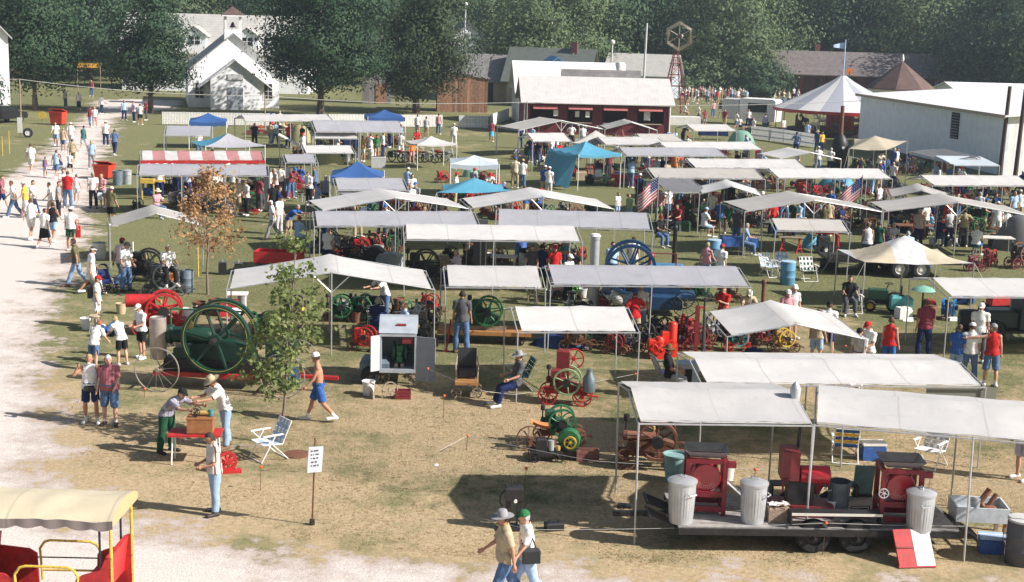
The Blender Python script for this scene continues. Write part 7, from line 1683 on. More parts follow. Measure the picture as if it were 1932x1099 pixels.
# row behind the front canopies
p=gp(925,652); t=thing('show_wagon','orange plank wagon carrying a green flywheel engine','wagon',(p.x,p.y,0),R(-2)); OP=mat('orange_plank',(.40,.19,.06),.7)
ob('deck',MB().box((-.2,.5,.36),(2.9,1.0,.12)).m(),OP,t); ob('end_box',MB().box((1.35,.4,.50),(.35,.7,.14)).m(),OP,t)
for xx in (-1.3,.9):
 for y in (.1,.9): wheel(t,'wheel',(xx,y,.15),.15,.1,M_IRON,6,.2,.25,.1,n=18)
 ob('axle',MB().tube((xx,.05,.15),(xx,.95,.15),.03),M_IRON,t); ob('bolster',MB().box((xx,.5,.25),(.12,.8,.1)).m(),M_IRON,t)
E('green engine with big green flywheel on the orange wagon',0,0,.44,-4,'dkgreen','green','skid',xy=(p.x-.15,p.y+.45),group='large show engines').location.z=.42
p=gp(842,664); tag(ob('red_bar',MB().box((0,0,.02),(.14,.14,.04)).tube((0,0,.03),(.12,0,1.0),.03,n=6),paint('red'),None,(p.x,p.y,0)),'slanting red bar standing at the canopy leg by the orange wagon','bar')
E('red engine with red spoked flywheels on a low wooden cart beside the engine shed',688,662,.29,-10,'red','red','cart','brown',.15)
E('dark engine under the broad gable canopy beside the seated men',790,655,.34,15,'black','black','cart','black',.16,mb=M_IRON,mf=M_IRON)
E('small red engine behind the seated man in light blue',812,592,.26,-20,'red','red','cart','brown',.14)
E('green engine half hidden by the leaves of the young tree',505,640,.34,10,'dkgreen','green','cart','brown',.16)
E('black engine with orange tank under the broad gable canopy',555,602,.30,-12,'black','black','cart','brown',.16,tank='yellow')
E('dark engine at the rear of the broad gable canopy',690,596,.28,22,'dkgrey','black','cart','dkgrey',.15)
lawn_chair('blue webbed chair under the person in dark blue shirt',712,622,178,'ltblue','navy')
lawn_chair('grey webbed chair under the person in light blue shirt',764,628,-70,'grey','ltgrey')
table('small white table at the left leg of the broad gable canopy',448,592,.7,.5,.7,6,M_WHITE,None,M_WHITE)
bucket('white pail behind the giant green flywheel',446,606,M_WHITE,.17,.4); bucket('white pail under the broad gable canopy',655,584,M_WHITE,.14,.3)
barrel('white drum on the grass behind the red flywheel',352,618,M_WHITE,.22,.6)
can('round rusty pot beside the blue rag',gp(376,590),.22,.35,M_RUST,False,'rusty pots','rusty_pot','pot')
# big blue engine on a wagon
p=gp(1205,588); t=thing('blue_engine','big blue engine with giant blue spoked flywheels on a wheeled wagon','engine',(p.x,p.y,0),R(-3),'large show engines'); BL=mat('engine_blue',(.014,.055,.135),.45,0,.3,4,wear=(.02,.05,.09)); zc=1.55
for s in (-1,1): wheel(t,'flywheel',(-.35,s*.55,zc),.88,.16,BL,8,.12,.15,.05,n=44)
ob('bed',MB().prism([(-1.0,.75),(1.4,.75),(1.3,1.2),(.4,1.35),(-.9,1.25)],-.32,.32,'XZ'),BL,t); ob('tank_box',bevel_box((1.25,.6,.42),(.85,0,1.28)),mat('box_blue',(.07,.21,.38),.5),t); ob('cylinder',MB().lathe([(.03,.1),(.3,.12),(.3,1.2),(.03,1.22)],(0,0,1.35),'X',18),BL,t); ob('crankshaft',MB().tube((-.35,-.8,zc),(-.35,.8,zc),.07),M_IRON,t); ob('valve_gear',MB().tube((.3,-.2,1.6),(.3,-.2,2.15),.05).tube((.3,-.2,2.1),(1.2,-.2,2.1),.02).tube((1.2,-.2,2.1),(1.2,-.2,1.65),.025).sphere((.35,-.2,2.0),.12,8,6),paint('darkred'),t)
ob('wagon_frame',MB().box((.3,0,.66),(3.2,.9,.14)).m(),BL,t); ob('engine_block',bevel_box((1.1,.6,.5),(.9,-.35,.22)),BL,t)
for xx in (-1.0,1.55):
 for s in (-1,1): wheel(t,'wagon_wheel',(xx,s*.72,.45),.45,.06,M_IRON,12,.07,.14,.022,n=32)
 ob('axle',MB().tube((xx,-.75,.45),(xx,.75,.45),.035),M_IRON,t)
# stove pipe, stack posts
for px,py,pt,r_,m_,lab in ((1118,585,447,.16,M_GALV,'tall galvanised stove pipe with cap right of the wide white canopy'),(1271,500,430,.09,M_IRON,'dark iron exhaust stack behind the blue engine'),(1438,590,533,.07,M_RUST,'rusty hand pump column behind the gable canopy')):
 q=gp(px,py); z1=zat(px,pt,q); t=thing('stove_pipe' if r_>.1 else 'iron_stack',lab,'pipe',(q.x,q.y,0)); ob('pipe',MB().lathe([(r_*1.3,0),(r_*1.3,.06),(r_,.08),(r_,z1-.1),(r_*1.12,z1-.08),(r_*1.12,z1),(r_*.9,z1)],n=16),m_,t); ob('cap',MB().lathe([(r_*1.25,z1+.02),(r_*.9,z1+.1),(.01,z1+.12)],n=16),M_WHITE if r_>.1 else m_,t)
q=gp(1165,590); t=thing('propane_tank','white round tank behind the dark flywheel','tank',(q.x,q.y,0)); ob('shell',MB().sphere((0,0,.55),(.34,.3,.3),16,10),M_WHITE,t); ob('stand',MB().lathe([(.2,0),(.16,.3)],n=14),M_IRON,t); ob('nozzle',MB().tube((-.3,-.05,.6),(-.42,-.08,.55),.07),M_WHITE,t)
# front right group of engines
E('black engine with dark spoked flywheels left of the red engines',1245,645,.33,20,'black','black','cart','dkgrey',.17,mb=M_IRON,mf=M_IRON)
for px,py,h in ((1262,672,1.0),(1238,676,.6)):
 q=gp(px,py); t=thing('red_upright_engine',f'{"tall" if h > .8 else "short"} bright red upright engine left of the white gable canopy','engine',(q.x,q.y,0),R(10),'red upright engines'); OR=mat('bright_red',(.60,.03,.015),.4,0,.2,5)
 ob('base',bevel_box((.45,.34,.3)),OR,t); ob('cylinder',MB().lathe([(.12,.28),(.14,.3),(.14,h),(.1,h+.05)],(.08,0,0),n=16),OR,t); ob('tank',bevel_box((.22,.26,h*.5),(-.16,0,.28)),OR,t); wheel(t,'flywheel',(0,-.22,.36),.2,.05,OR,5,.15,.2,.07,n=22); wheel(t,'flywheel',(0,.22,.36),.2,.05,OR,5,.15,.2,.07,n=22)
E('dark red engine on a cart beside the red post',1312,660,.30,14,'darkred','darkred','cart','darkred',.16); E('brown iron engine behind the red post',1290,640,.28,30,'rust','rust','cart','rust',.15,mb=M_RUST,mf=M_RUST)
q=gp(1312,668); t=thing('red_post','red painted upright post beside a dark iron pole','post',(q.x,q.y,0)); ob('post',MB().box((0,0,.75),(.12,.12,1.5)).m(),paint('darkred'),t); ob('iron',MB().tube((.2,0,0),(.2,0,1.75),.03),M_IRON,t); ob('tie',MB().box((.1,0,1.45),(.25,.05,.06)).m(),paint('red'),t)
E('green engine on a red cart under the white gable canopy',1390,662,.26,8,'dkgreen','teal','cart','red',.15); E('yellow engine with yellow wheels at the right of the gable canopy',1478,664,.27,12,'cream','yellow','cart','brown',.16,mb=mat('mustard',(.36,.23,.06),.5)); E('red and black engine behind the yellow engine',1440,652,.24,25,'darkred','darkred','cart','brown',.14)
for x,y,c_ in ((1160,668,'darkred'),(1190,664,'dkgrey'),(1100,655,'dkgreen')): E(f'{ {"darkred": "dark red", "dkgrey": "charcoal", "dkgreen": "small dark green"}[c_] } engine behind the blue tarpaulin heap',x,y,.24,x%40-20,c_,c_,'cart','rust',.14)
can('grey ball topped churn before the rusty pump',gp(1412,600),.14,.3,M_GALV,True,'churns','churn','churn')
# row under the wide white and silver canopies
E('large black engine with black flywheels under the wide white canopy',800,533,.52,6,'black','black','cart','black',.22,mb=M_IRON,mf=M_IRON,group='large show engines')
for i,(x,y) in enumerate(((628,500),(668,505),(700,496),(745,470),(610,478))): E(f'{["squat", "long", "small", "high", "leaning"][i]} black engine under the silver grey canopy',x,y,[.3,.36,.26,.34,.28][i],[10,-15,30,80,20][i],'black','black','cart','black',.16,mb=M_IRON,mf=M_IRON,long=[.9,1.3,1,1,1][i])
box_thing('brown_chest','brown wooden chest under the silver grey canopy','chest',692,498,[('chest',bevel_box((.36,.3,.55)),mat('orange_plank',(.40,.19,.06))),('lid',MB().box((0,0,.57),(.4,.34,.04)).m(),M_WOOD)],5)
q=gp(735,505); t=thing('grey_machine','pale grey machine with round dark hood behind the gable canopy','machine',(q.x,q.y,0),R(-6)); ob('body',MB().prism([(-.5,0),(.5,0),(.5,.5),(.2,.6),(-.35,.6),(-.5,.4)],-.3,.3,'XZ'),mat('pale_grey_sheet',(.55,.57,.60)),t); ob('hood',MB().lathe([(.02,-.3),(.42,-.28),(.44,0),(.42,.28),(.02,.3)],(-.6,0,.42),'Y',20),M_IRON,t); ob('mast',MB().tube((.1,0,.6),(.1,0,1.1),.04),M_GALV,t)
for sx,sz in ((905,'dark wooden pillar standing between the two silver canopies'),(505,'dark post at the corner of the long grey canopy')):
 q=gp(sx,520 if sx==905 else 400); t=thing('timber_post',sz,'post',(q.x,q.y,0)); ob('shaft',MB().box((0,0,1.1),(.55 if sx==905 else .28,.12,2.2)).m(),plain('dkgrey'),t); ob('foot',MB().box((0,0,.05),(.65 if sx==905 else .4,.3,.1)).m(),M_IRON,t)
table('long table with orange top under the wide white canopy',1040,510,1.9,.7,.74,2,mat('orange_plank',(.40,.19,.06))); table('table with white papers beside the dark pillar',950,516,1.0,.7,.7,-4,mat('paper_top',(.66,.62,.58),.8))
barrel('blue drum behind the wide white canopy',982,488,paint('blue'),.25,.7); bucket('white pail hanging goods at the wide white canopy',862,498,plain('offwhite'),.14,.3)
E('red valve engine under the wide white canopy',1065,490,.24,90,'red','red','cart','brown',.13); E('red engine right of the orange topped table',1095,492,.22,70,'red','red','cart','brown',.13)
E('green engine behind the square white canopy',1075,568,.26,-15,'green','green','cart','brown',.14,mb=mat('bright_green',(.07,.27,.05),.45),mf=mat('bright_green',(.07,.27,.05)))
lawn_chair('pink and white folding chair behind the grey canopy',1058,566,160,'pink','white'); table('wooden stool like stand behind the square white canopy',1005,572,.45,.4,.6,10,M_WHITE,None,M_WOOD,'wooden_stand')
bucket('grey pail with dark lid behind the grey canopy',1098,566,plain('ltgrey'),.18,.42)
# red box wagon
q=gp(522,520); t=thing('red_wagon','red painted box wagon behind the broad gable canopy','wagon',(q.x,q.y,0),R(-4))
for y in (0,.8):
 for k in range(3): ob('side_board',MB().box((0,y,.52+k*.15),(1.8,.03,.14)).m(),paint('red'),t)
for x in (-.88,.88): ob('end_board',MB().box((x,.4,.67),(.03,.76,.44)).m(),paint('red'),t)
ob('floor',MB().box((0,.4,.43),(1.72,.76,.04)).m(),paint('darkred'),t)
for x in (-.6,.6):
 for y in (-.08,.88): tyre_wheel(t,(x,y,.22),.22,.1,paint('red'))
 ob('axle',MB().box((x,.4,.3),(.06,.9,.22)).m(),M_IRON,t)
for i,x in enumerate((420,450)): box_thing('black_box',f'{"low" if i else "tall"} black battery box left of the red wagon','box',x,518,[('case',bevel_box((.3,.3,.42 if i else .46)),M_BLACKP),('top',MB().box((0,0,.48 if not i else .44),(.32,.32,.03)).m(),plain('dkgrey')),('stud',MB().tube((0,0,.45),(0,0,.56),.03),M_GALV)],10)
# yellow stakes by the withered tree
for i,(px,py,pt,lab) in enumerate(((374,522,452,'yellow stake right behind the withered tree trunk'),(208,500,455,'yellow stake beside the silver can'),(252,515,458,'white stake left of the grey engine'),(18,290,248,'yellow stake on the lawn left of the path'),(5,295,258,'short yellow stake at the left edge of the lawn'))):
 q=gp(px,py); tag(ob('marker_post',MB().tube((0,0,0),(0,0,zat(px,pt,q)),.028,.024,6).sphere((0,0,zat(px,pt,q)),.03,6,4),paint('yellow') if 'yellow' in lab else M_WHITE,None,(q.x,q.y,0)),lab,'stake','marker posts')
# stroller
for px,py,lab in ((200,552,'dark blue stroller with small wheels beside a person in jeans'),(112,322,'black stroller on the far gravel path')):
 q=gp(px,py); t=thing('stroller',lab,'stroller',(q.x,q.y,0),R(40)); ob('seat',MB().grid(lambda s,v_:(-.2+.4*s,-.25+.5*v_,.35+.45*v_**2),6,8),cloth('navy'),t); ob('hood',MB().grid(lambda s,v_:(.24*math.cos(math.pi*s),.22+.15*v_,.72+.28*math.sin(math.pi*s)*(1-.3*v_)),8,4),cloth('navy'),t); ob('frame',MB().path([V((-.22,-.3,.1)),V((-.22,.4,.95)),V((.22,.4,.95)),V((.22,-.3,.1))],.014,5),M_GALV,t)
 for sx in (-1,1):
  for y in (-.28,.28): wheel(t,'wheel',(sx*.22,y,.1),.1,.04,M_TIRE,5,.3,.3,.1,n=16); ob('strut',MB().tube((sx*.22,y,.1),(sx*.22,y*.3,.5),.012),M_GALV,t)
# red bins, left
for px,py,py2,w_,lab in ((110,236,205,1.15,'faded red dumpster tipped open beside the dumpster oak'),(197,338,304,.95,'tall red bin with flared rim beside the path')):
 q=gp(px,py); h=zat(px,py2,q); t=thing('dumpster',lab,'bin',(q.x,q.y,0),R(-8)); Rb=mat('bin_red',(.55,.045,.02),.5,0,.2,3)
 b=MB(); b.add([(-w_*.42,-.4,.1),(w_*.42,-.4,.1),(w_*.42,.4,.1),(-w_*.42,.4,.1),(-w_*.5,-.48,h*.8),(w_*.5,-.48,h*.8),(w_*.5,.48,h*.8),(-w_*.5,.48,h*.8)],[(3,2,1,0),(0,1,5,4),(1,2,6,5),(2,3,7,6),(3,0,4,7)]); ob('bin_body',b.m(),Rb,t)
 ob('rim',MB().box((0,-.5,h*.8),(w_*1.06,.06,.09)).box((0,.5,h*.8),(w_*1.06,.06,.09)).m(),Rb,t); ob('lid',MB().box((0,0,h*.9),(w_*1.04,1.0,.05),Matrix.Rotation(R(-14),3,'X')).m(),Rb,t); ob('skid',MB().box((0,0,.05),(w_*.8,.7,.1)).m(),M_IRON,t)
can('blue grey can behind the tall red bin',gp(222,350),.28,.8,mat('bluegrey_drum',(.14,.18,.22)),False); can('silver can right of the tall red bin',gp(240,348),.26,.75,None,True)
# yellow shelf stand under the long grey canopy
q=gp(283,378); t=thing('yellow_stand','yellow bench stand on tall legs by the long grey canopy','stand',(q.x,q.y,0),R(3)); ob('tray',MB().box((-.1,0,1.0),(.7,.4,.22)).box((.5,0,1.02),(.55,.2,.08)).m(),paint('yellow'),t)
for x in (-.4,.2): ob('leg',MB().tube((x,0,0),(x,0,.9),.04),mat('yellow_leg',(.5,.4,.1),.6),t)
# left lawn: sign, dark car, tyre, yellow disc
q=gp(38,258); t=thing('white_notice','blank looking white notice on a post left of the path','sign',(q.x,q.y,0)); ob('post',MB().tube((0,.03,0),(0,.03,1.3),.03),M_RUST,t); ob('board',MB().box((0,0,.85),(.35,.03,1.15)).m(),M_WHITE,t)
tp_=gp(53,260); t=thing('planter_tyre','grey white old tyre standing on the lawn','tyre',(tp_.x,tp_.y,0),R(20)); tyre_wheel(t,(0,0,.36),.36,.22,plain('ltgrey'))
q=gp(80,228); t=thing('yellow_disc','yellow round sign disc on a short post under the dumpster oak','sign',(q.x,q.y,0)); ob('post',MB().tube((0,.03,0),(0,.03,.5),.03),M_IRON,t); ob('disc',MB().lathe([(.01,-.03),(.33,-.03),(.33,.03),(.01,.03)],(0,0,.45),'Y',18),paint('yellow'),t)
def car(lab,px,py,rot,col):
 q=gp(px,py); t=thing('parked_car',lab,'car',(q.x,q.y,0),R(rot)); pm=mat('car_'+col,PAL[col],.25,.2,.1,2,spec=.6)
 prof=[(-2.1,.35),(2.1,.35),(2.2,.6),(2.1,.85),(1.2,.98),(.65,1.42),(-.9,1.46),(-1.6,1.0),(-2.15,.92),(-2.2,.6)]
 b=MB().prism(prof,-.82,.82,'XZ'); ob('body',b.mesh('body',ang=30),pm,t)
 for s in (-1,1): ob('side_window',MB().prism([(-1.35,1.02),(1.0,1.02),(.55,1.36),(-.8,1.39)],s*.825,s*.84,'XZ').m(),M_GLASS,t)
 ob('windscreen',MB().add([(1.18,-.7,1.0),(1.18,.7,1.0),(.68,.62,1.41),(.68,-.62,1.41)],[(0,1,2,3)]).m(),M_GLASS,t)
 for x in (-1.35,1.35):
  for s in (-1,1): tyre_wheel(t,(x,s*.8,.32),.32,.2,M_GALV)
 for s in (-1,1): ob('headlight',MB().box((2.17,s*.6,.7),(.06,.3,.14)).m(),plain('offwhite'),t)
car('black parked car at the left edge of the lawn',2,232,62,'black')
# yellow banner far left
q=at_dist(168,150,165); t=thing('yellow_banner','long yellow orange banner between the left oaks','banner',(q.x,165,0)); zq=zat(168,124,q); ob('cloth',MB().grid(lambda s,v_:(-1.3+2.6*s,.05*math.sin(s*9),zq-.25+.5*v_),10,3),mat('banner_yellow',(.70,.36,.04),.7),t)
for s in (-1,1): ob('post',MB().tube((s*1.3,0,0),(s*1.3,0,zq+.3),.04),M_WOOD,t)
# tables and goods
table('table with bright blue cloth beside the blue drum',1393,480,1.5,.8,.76,2,None,paint('blue'),M_WOOD)
for x,y,lab in ((1346,493,'blue plastic drum behind a woman in pink top'),(1485,537,'blue plastic drum on the open lawn between chairs')): barrel(lab,x,y,mat('drum_blue',(.10,.27,.42),.5,0,.15,3),.29,.88,lid=plain('ltblue'))
lawn_chair('blue and white folding chair left of the lawn drum',1452,522,30,'ltblue','white'); lawn_chair('pale folding chair right behind the lawn drum',1470,520,-20,'white','ltdenim'); lawn_chair('green backed white chair right of the lawn drum',1525,530,10,'dkgreen','white'); lawn_chair('dark folding chair in the shade right of the lawn',1608,590,0,'dkgreen','black'); lawn_chair('pale blue folding chair behind the dining fly',1760,446,20,'skyblue','ltblue'); lawn_chair('red folding chair behind the dining fly',1782,452,-20,'red','darkred')
P(1605,520,1.7,'sit',0,'polo:black','trousers:dkgrey','hair:dark','*in black clothes sitting in the shade right of the lawn',near=False)
# right: small tractor, mushroom, blue engine
q=gp(1665,586); t=thing('garden_tractor','small dark green tractor with orange cart behind the man in dark red','tractor',(q.x,q.y,0),R(-12)); ob('hood',bevel_box((.7,.34,.36),(-.2,0,.42)),paint('dkgreen'),t); ob('seat',MB().box((.45,0,.62),(.3,.3,.06)).box((.6,0,.78),(.05,.3,.3)).m(),M_BLACKP,t); ob('steering_wheel',MB().lathe([(.13,.98),(.15,.98),(.15,1.0),(.13,1.0)],(.15,0,0),n=16,close=True),M_IRON,t); ob('steering_column',MB().tube((.05,0,.7),(.15,0,.99),.018),M_IRON,t); ob('axle_beam',MB().box((.1,0,.32),(1.0,.2,.14)).m(),M_IRON,t)
for x,r_ in ((-.45,.2),(.4,.32)):
 for s in (-1,1): tyre_wheel(t,(x,s*.34,r_),r_,.16,paint('yellow'))
box_thing('teal_tank','teal and green feed tank right of the small dark green tractor','tank',1698,594,[('tank',bevel_box((.75,.5,.45),(0,0,.22)),mat('teal_green',(.10,.36,.34),.5)),('skirt',MB().box((.1,0,.12),(.6,.46,.22)).m(),paint('green')),('cap',MB().lathe([(.08,.66),(.08,.72),(.02,.73)],n=12),M_IRON)],-5)
q=gp(1745,598); t=thing('parasol_machine','red machine shaded by a round pale green hood','machine',(q.x,q.y,0)); ob('hood',MB().lathe([(.42,.92),(.3,1.02),(.02,1.1)],(-.1,.1,0),n=18),mat('hood_green',(.20,.42,.33),.6),t); ob('post',MB().tube((-.1,.1,0),(-.1,.1,.95),.03),M_IRON,t); ob('block',bevel_box((.36,.3,.42),(.12,0,.2)),paint('red'),t); ob('base',MB().box((.05,0,.1),(.55,.4,.2)).m(),M_IRON,t); wheel(t,'flywheel',(.12,-.2,.42),.2,.05,M_IRON,6,n=20)
E('bright blue engine with blue flywheels behind the white leg of the right canopy',1788,602,.30,65,'blue','blue','skid',mb=BL,mf=mat('engine_bright_blue',(.03,.20,.48),.45))
for i,(x,y) in enumerate(((1713,607),(1796,606),(1920,612))): box_thing('name_card',f'white name card on the grass {["before the feed tank", "before the bright blue engine", "before the red tractor"][i]}','card',x,y,[('card',MB().box((0,0,.07),(.36,.02,.16),Matrix.Rotation(R(-35),3,'X')).m(),M_WHITE),('stay',MB().box((0,.06,.03),(.04,.12,.02)).m(),M_WHITE)])
for i,x in enumerate((1697,1725,1757,1782,1808)): box_thing('name_card','white name card in the row on the ground behind the dining fly','card',x,462+i%2,[('card',MB().box((0,0,.15),(.24,.02,.3),Matrix.Rotation(R(-15),3,'X')).m(),M_WHITE),('stay',MB().box((0,.06,.03),(.04,.12,.02)).m(),M_WHITE)],group='name cards behind the dining fly')
def tractor(lab,px,py,rot,col,s=1.0):
 q=gp(px,py); t=thing('tractor',lab,'tractor',(q.x,q.y,0),R(rot)); t.scale=(s,s,s); pm=paint(col); ob('hood',bevel_box((1.2,.5,.5),(-.5,0,.75)),pm,t); ob('chassis',MB().box((.1,0,.65),(2.2,.3,.25)).m(),M_IRON,t); ob('exhaust',MB().tube((-.6,.1,1.2),(-.6,.1,1.9),.04),M_IRON,t); ob('seat',MB().box((.85,0,1.05),(.35,.4,.06)).m(),M_BLACKP,t); ob('steering_wheel',MB().lathe([(.18,1.4),(.2,1.4),(.2,1.42),(.18,1.42)],(.35,0,0),n=18,close=True),M_IRON,t)
 for x,r_,w_ in ((-.9,.35,.16),(.75,.62,.28)):
  for sy in (-1,1): tyre_wheel(t,(x,sy*.55,r_),r_,w_,pm)
  ob('axle',MB().tube((x,-.5,r_),(x,.5,r_),.05),M_IRON,t)
 for sy in (-1,1): ob('fender',MB().grid(lambda u,v_:(.75+.7*math.cos(R(30+120*u)),sy*(.42+.3*v_),.62+.7*math.sin(R(30+120*u))),8,2),pm,t)
 return t
tractor('red tractor with pale tyres under the canopy at the right edge',1905,606,15,'red',.8)
box_thing('rounded_machine','large black rounded machine behind the man in white cap','machine',1830,640,[('hood',MB().lathe([(.02,-.45),(.34,-.4),(.38,0),(.34,.4),(.02,.45)],(0,0,.62),'X',18),M_BLACKP),('frame',MB().box((0,0,.2),(.9,.5,.24)).m(),M_IRON),('stack',MB().tube((.3,0,.9),(.3,0,1.2),.06),M_IRON)],-10)
q=gp(1905,650); t=thing('old_truck','dark old truck with narrow tyre parked behind the pointing man','truck',(q.x,q.y,0),R(5)); DT=mat('truck_dark',(.03,.05,.06),.35,.1); ob('bonnet',bevel_box((1.0,.7,.55),(-.3,.35,.55)),DT,t); ob('cab',bevel_box((.9,.9,1.05),(.7,.35,.5),.1),DT,t); ob('running_board',MB().box((.4,.35,.42),(2.4,1.0,.08)).m(),M_IRON,t); ob('mudguard',MB().grid(lambda u,v_:(-.55+.42*math.cos(math.pi*u),-.15+.2*v_,.36+.42*math.sin(math.pi*u)),10,2),DT,t)
for x in (-.55,1.2):
 for y in (-.08,.8): tyre_wheel(t,(x,y,.33),.33,.12,M_GALV)
# long black trailer under the dining fly
q=gp(1700,524); t=thing('long_trailer','long black flat trailer with twin pale hubbed tyres under the dining fly','trailer',(q.x,q.y,0),R(1)); ob('deck',MB().box((-.3,.9,.62),(5.4,1.9,.12)).m(),M_IRON,t); ob('head_rack',MB().path([V((-3.0,0,.65)),V((-3.0,0,1.3)),V((-3.0,1.8,1.3)),V((-3.0,1.8,.65))],.04,5),M_IRON,t); ob('tongue',MB().box((-3.5,.9,.5),(1.1,.14,.12)).m(),M_IRON,t); ob('side_board',MB().box((-1.6,-.04,.78),(2.6,.05,.2)).m(),M_IRON,t)
for x in (-.12,.75):
 for y in (-.12,1.9): tyre_wheel(t,(x,y,.37),.37,.22,plain('offwhite'))
 ob('axle',MB().tube((x,-.1,.37),(x,1.9,.37),.05),M_IRON,t)
# blower, sawhorse, wrapped goods
q=gp(1556,478); t=thing('blower','red blower with bent pipe on a white hubbed wheel','machine',(q.x,q.y,0),R(6)); ob('pipe',MB().path([V((-.45,0,.95)),V((.35,0,.92)),V((.52,0,.8)),V((.55,0,.15))],.10,10),paint('red'),t); ob('frame',MB().box((0,0,.28),(1.1,.4,.1)).m(),M_IRON,t); ob('engine_block',bevel_box((.5,.4,.45),(-.1,0,.33)),M_BLACKP,t)
for s in (-1,1): tyre_wheel(t,(0,s*.26,.2),.2,.12,M_WHITE)
q=gp(1490,478); t=thing('saw_bench','red legged saw bench with plank top','bench',(q.x,q.y,0),R(2)); ob('top',MB().box((0,0,.72),(1.1,.4,.05)).m(),M_WOOD,t)
for x in (-.4,.35): ob('trestle',MB().tube((x-.12,-.15,0),(x+.1,0,.7),.035,n=5).tube((x+.22,.15,0),(x,0,.7),.035,n=5).tube((x-.08,-.1,.2),(x+.18,.1,.2),.025,n=5),paint('red'),t)
dome('blue and white plastic wrapped bundle beside the red blower',1528,468,.8,.6,.62,'sky','wrapped_bundle','bundle',9)
# right end tables, wheels
table('table with tools and papers at the feet of the all white man',1875,478,1.6,.8,.74,-3,mat('paper_top',(.66,.62,.58))); table('dark table behind the row of name cards',1735,452,2.4,.8,.7,2,M_RUST)
E('dark engine with big rusty wheels at the right edge',1926,506,.42,25,'dkgrey','rust','cart','maroon',.24,mb=M_IRON,group='large show engines'); E('red engine with red wheels left of the big rusty wheels',1866,502,.28,50,'darkred','red','cart','darkred',.16); E('green engine under the pale gable canopy',1525,440,.26,30,'green','green','cart','brown',.14)
E('maroon engine low at the right edge of the dining fly',1838,512,.24,10,'maroon','maroon','cart','maroon',.15)
# flags
flag('American flag hanging from a pole in front of the silver canopy',1238,440,zat(1238,330,gp(1238,440)),10,-1,1.5,1.0); flag('American flag draped from a pole between the pale gable canopies',1621,424,zat(1621,330,gp(1621,424)),0,-1,2.0,1.0)
# boiler
q=gp(1582,318); t=thing('steam_boiler','black upright steam boiler with tall stack before the striped tent','boiler',(q.x,q.y,0)); zt_=zat(1583,200,q); ob('shell',MB().lathe([(.55,0),(.6,.1),(.6,1.7),(.45,2.1),(.2,2.4)],n=20),M_IRON,t); ob('stack',MB().tube((0,0,2.3),(0,0,zt_),.15,.13,10),M_RUST,t); ob('fire_door',MB().lathe([(.02,-.05),(.22,-.05),(.22,.05),(.02,.05)],(0,-.6,.6),'Y',14),M_RUST,t); ob('gauge',MB().lathe([(.02,-.04),(.1,-.04),(.1,.04),(.02,.04)],(.1,-.6,1.5),'Y',12),M_WHITE,t)
# bright blue tent surroundings: red carts, engines, white garden furniture
q=gp(1128,348); t=thing('stone_cart','low cart with white block in front of the bright blue tent','cart',(q.x,q.y,0),R(-4)); ob('deck',MB().box((0,0,.42),(1.6,.8,.1)).m(),M_WOOD,t); ob('block',bevel_box((.4,.4,.4),(-.0,0,.475)),M_WHITE,t); tyre_wheel(t,(-.5,-.45,.28),.28,.14,M_IRON); tyre_wheel(t,(-.5,.45,.28),.28,.14,M_IRON); ob('prop',MB().box((.6,0,.19),(.08,.3,.37)).m(),paint('red'),t); ob('axle',MB().tube((-.5,-.4,.28),(-.5,.4,.28),.04),M_IRON,t)
q=gp(1178,352); t=thing('red_cart','long red cart beside the first flag','cart',(q.x,q.y,0),R(-3)); ob('box',MB().box((0,0,.62),(1.7,.7,.22)).m(),paint('red'),t); ob('axle',MB().box((0,0,.4),(1.2,.3,.25)).m(),paint('darkred'),t)
for x in (-.55,.55):
 for s in (-1,1): wheel(t,'wheel',(x,s*.42,.32),.32,.06,paint('red'),10,.09,.16,.03,n=24)
mix=[('red','red'),('dkgreen','green'),('black','black'),('darkred','darkred'),('grey','dkgrey'),('teal','green'),('rust','rust'),('navy','blue')]
cn_=dict(red='red',dkgreen='dark green',black='black',darkred='dark red',grey='grey',teal='teal green',rust='rusty brown',navy='navy blue')
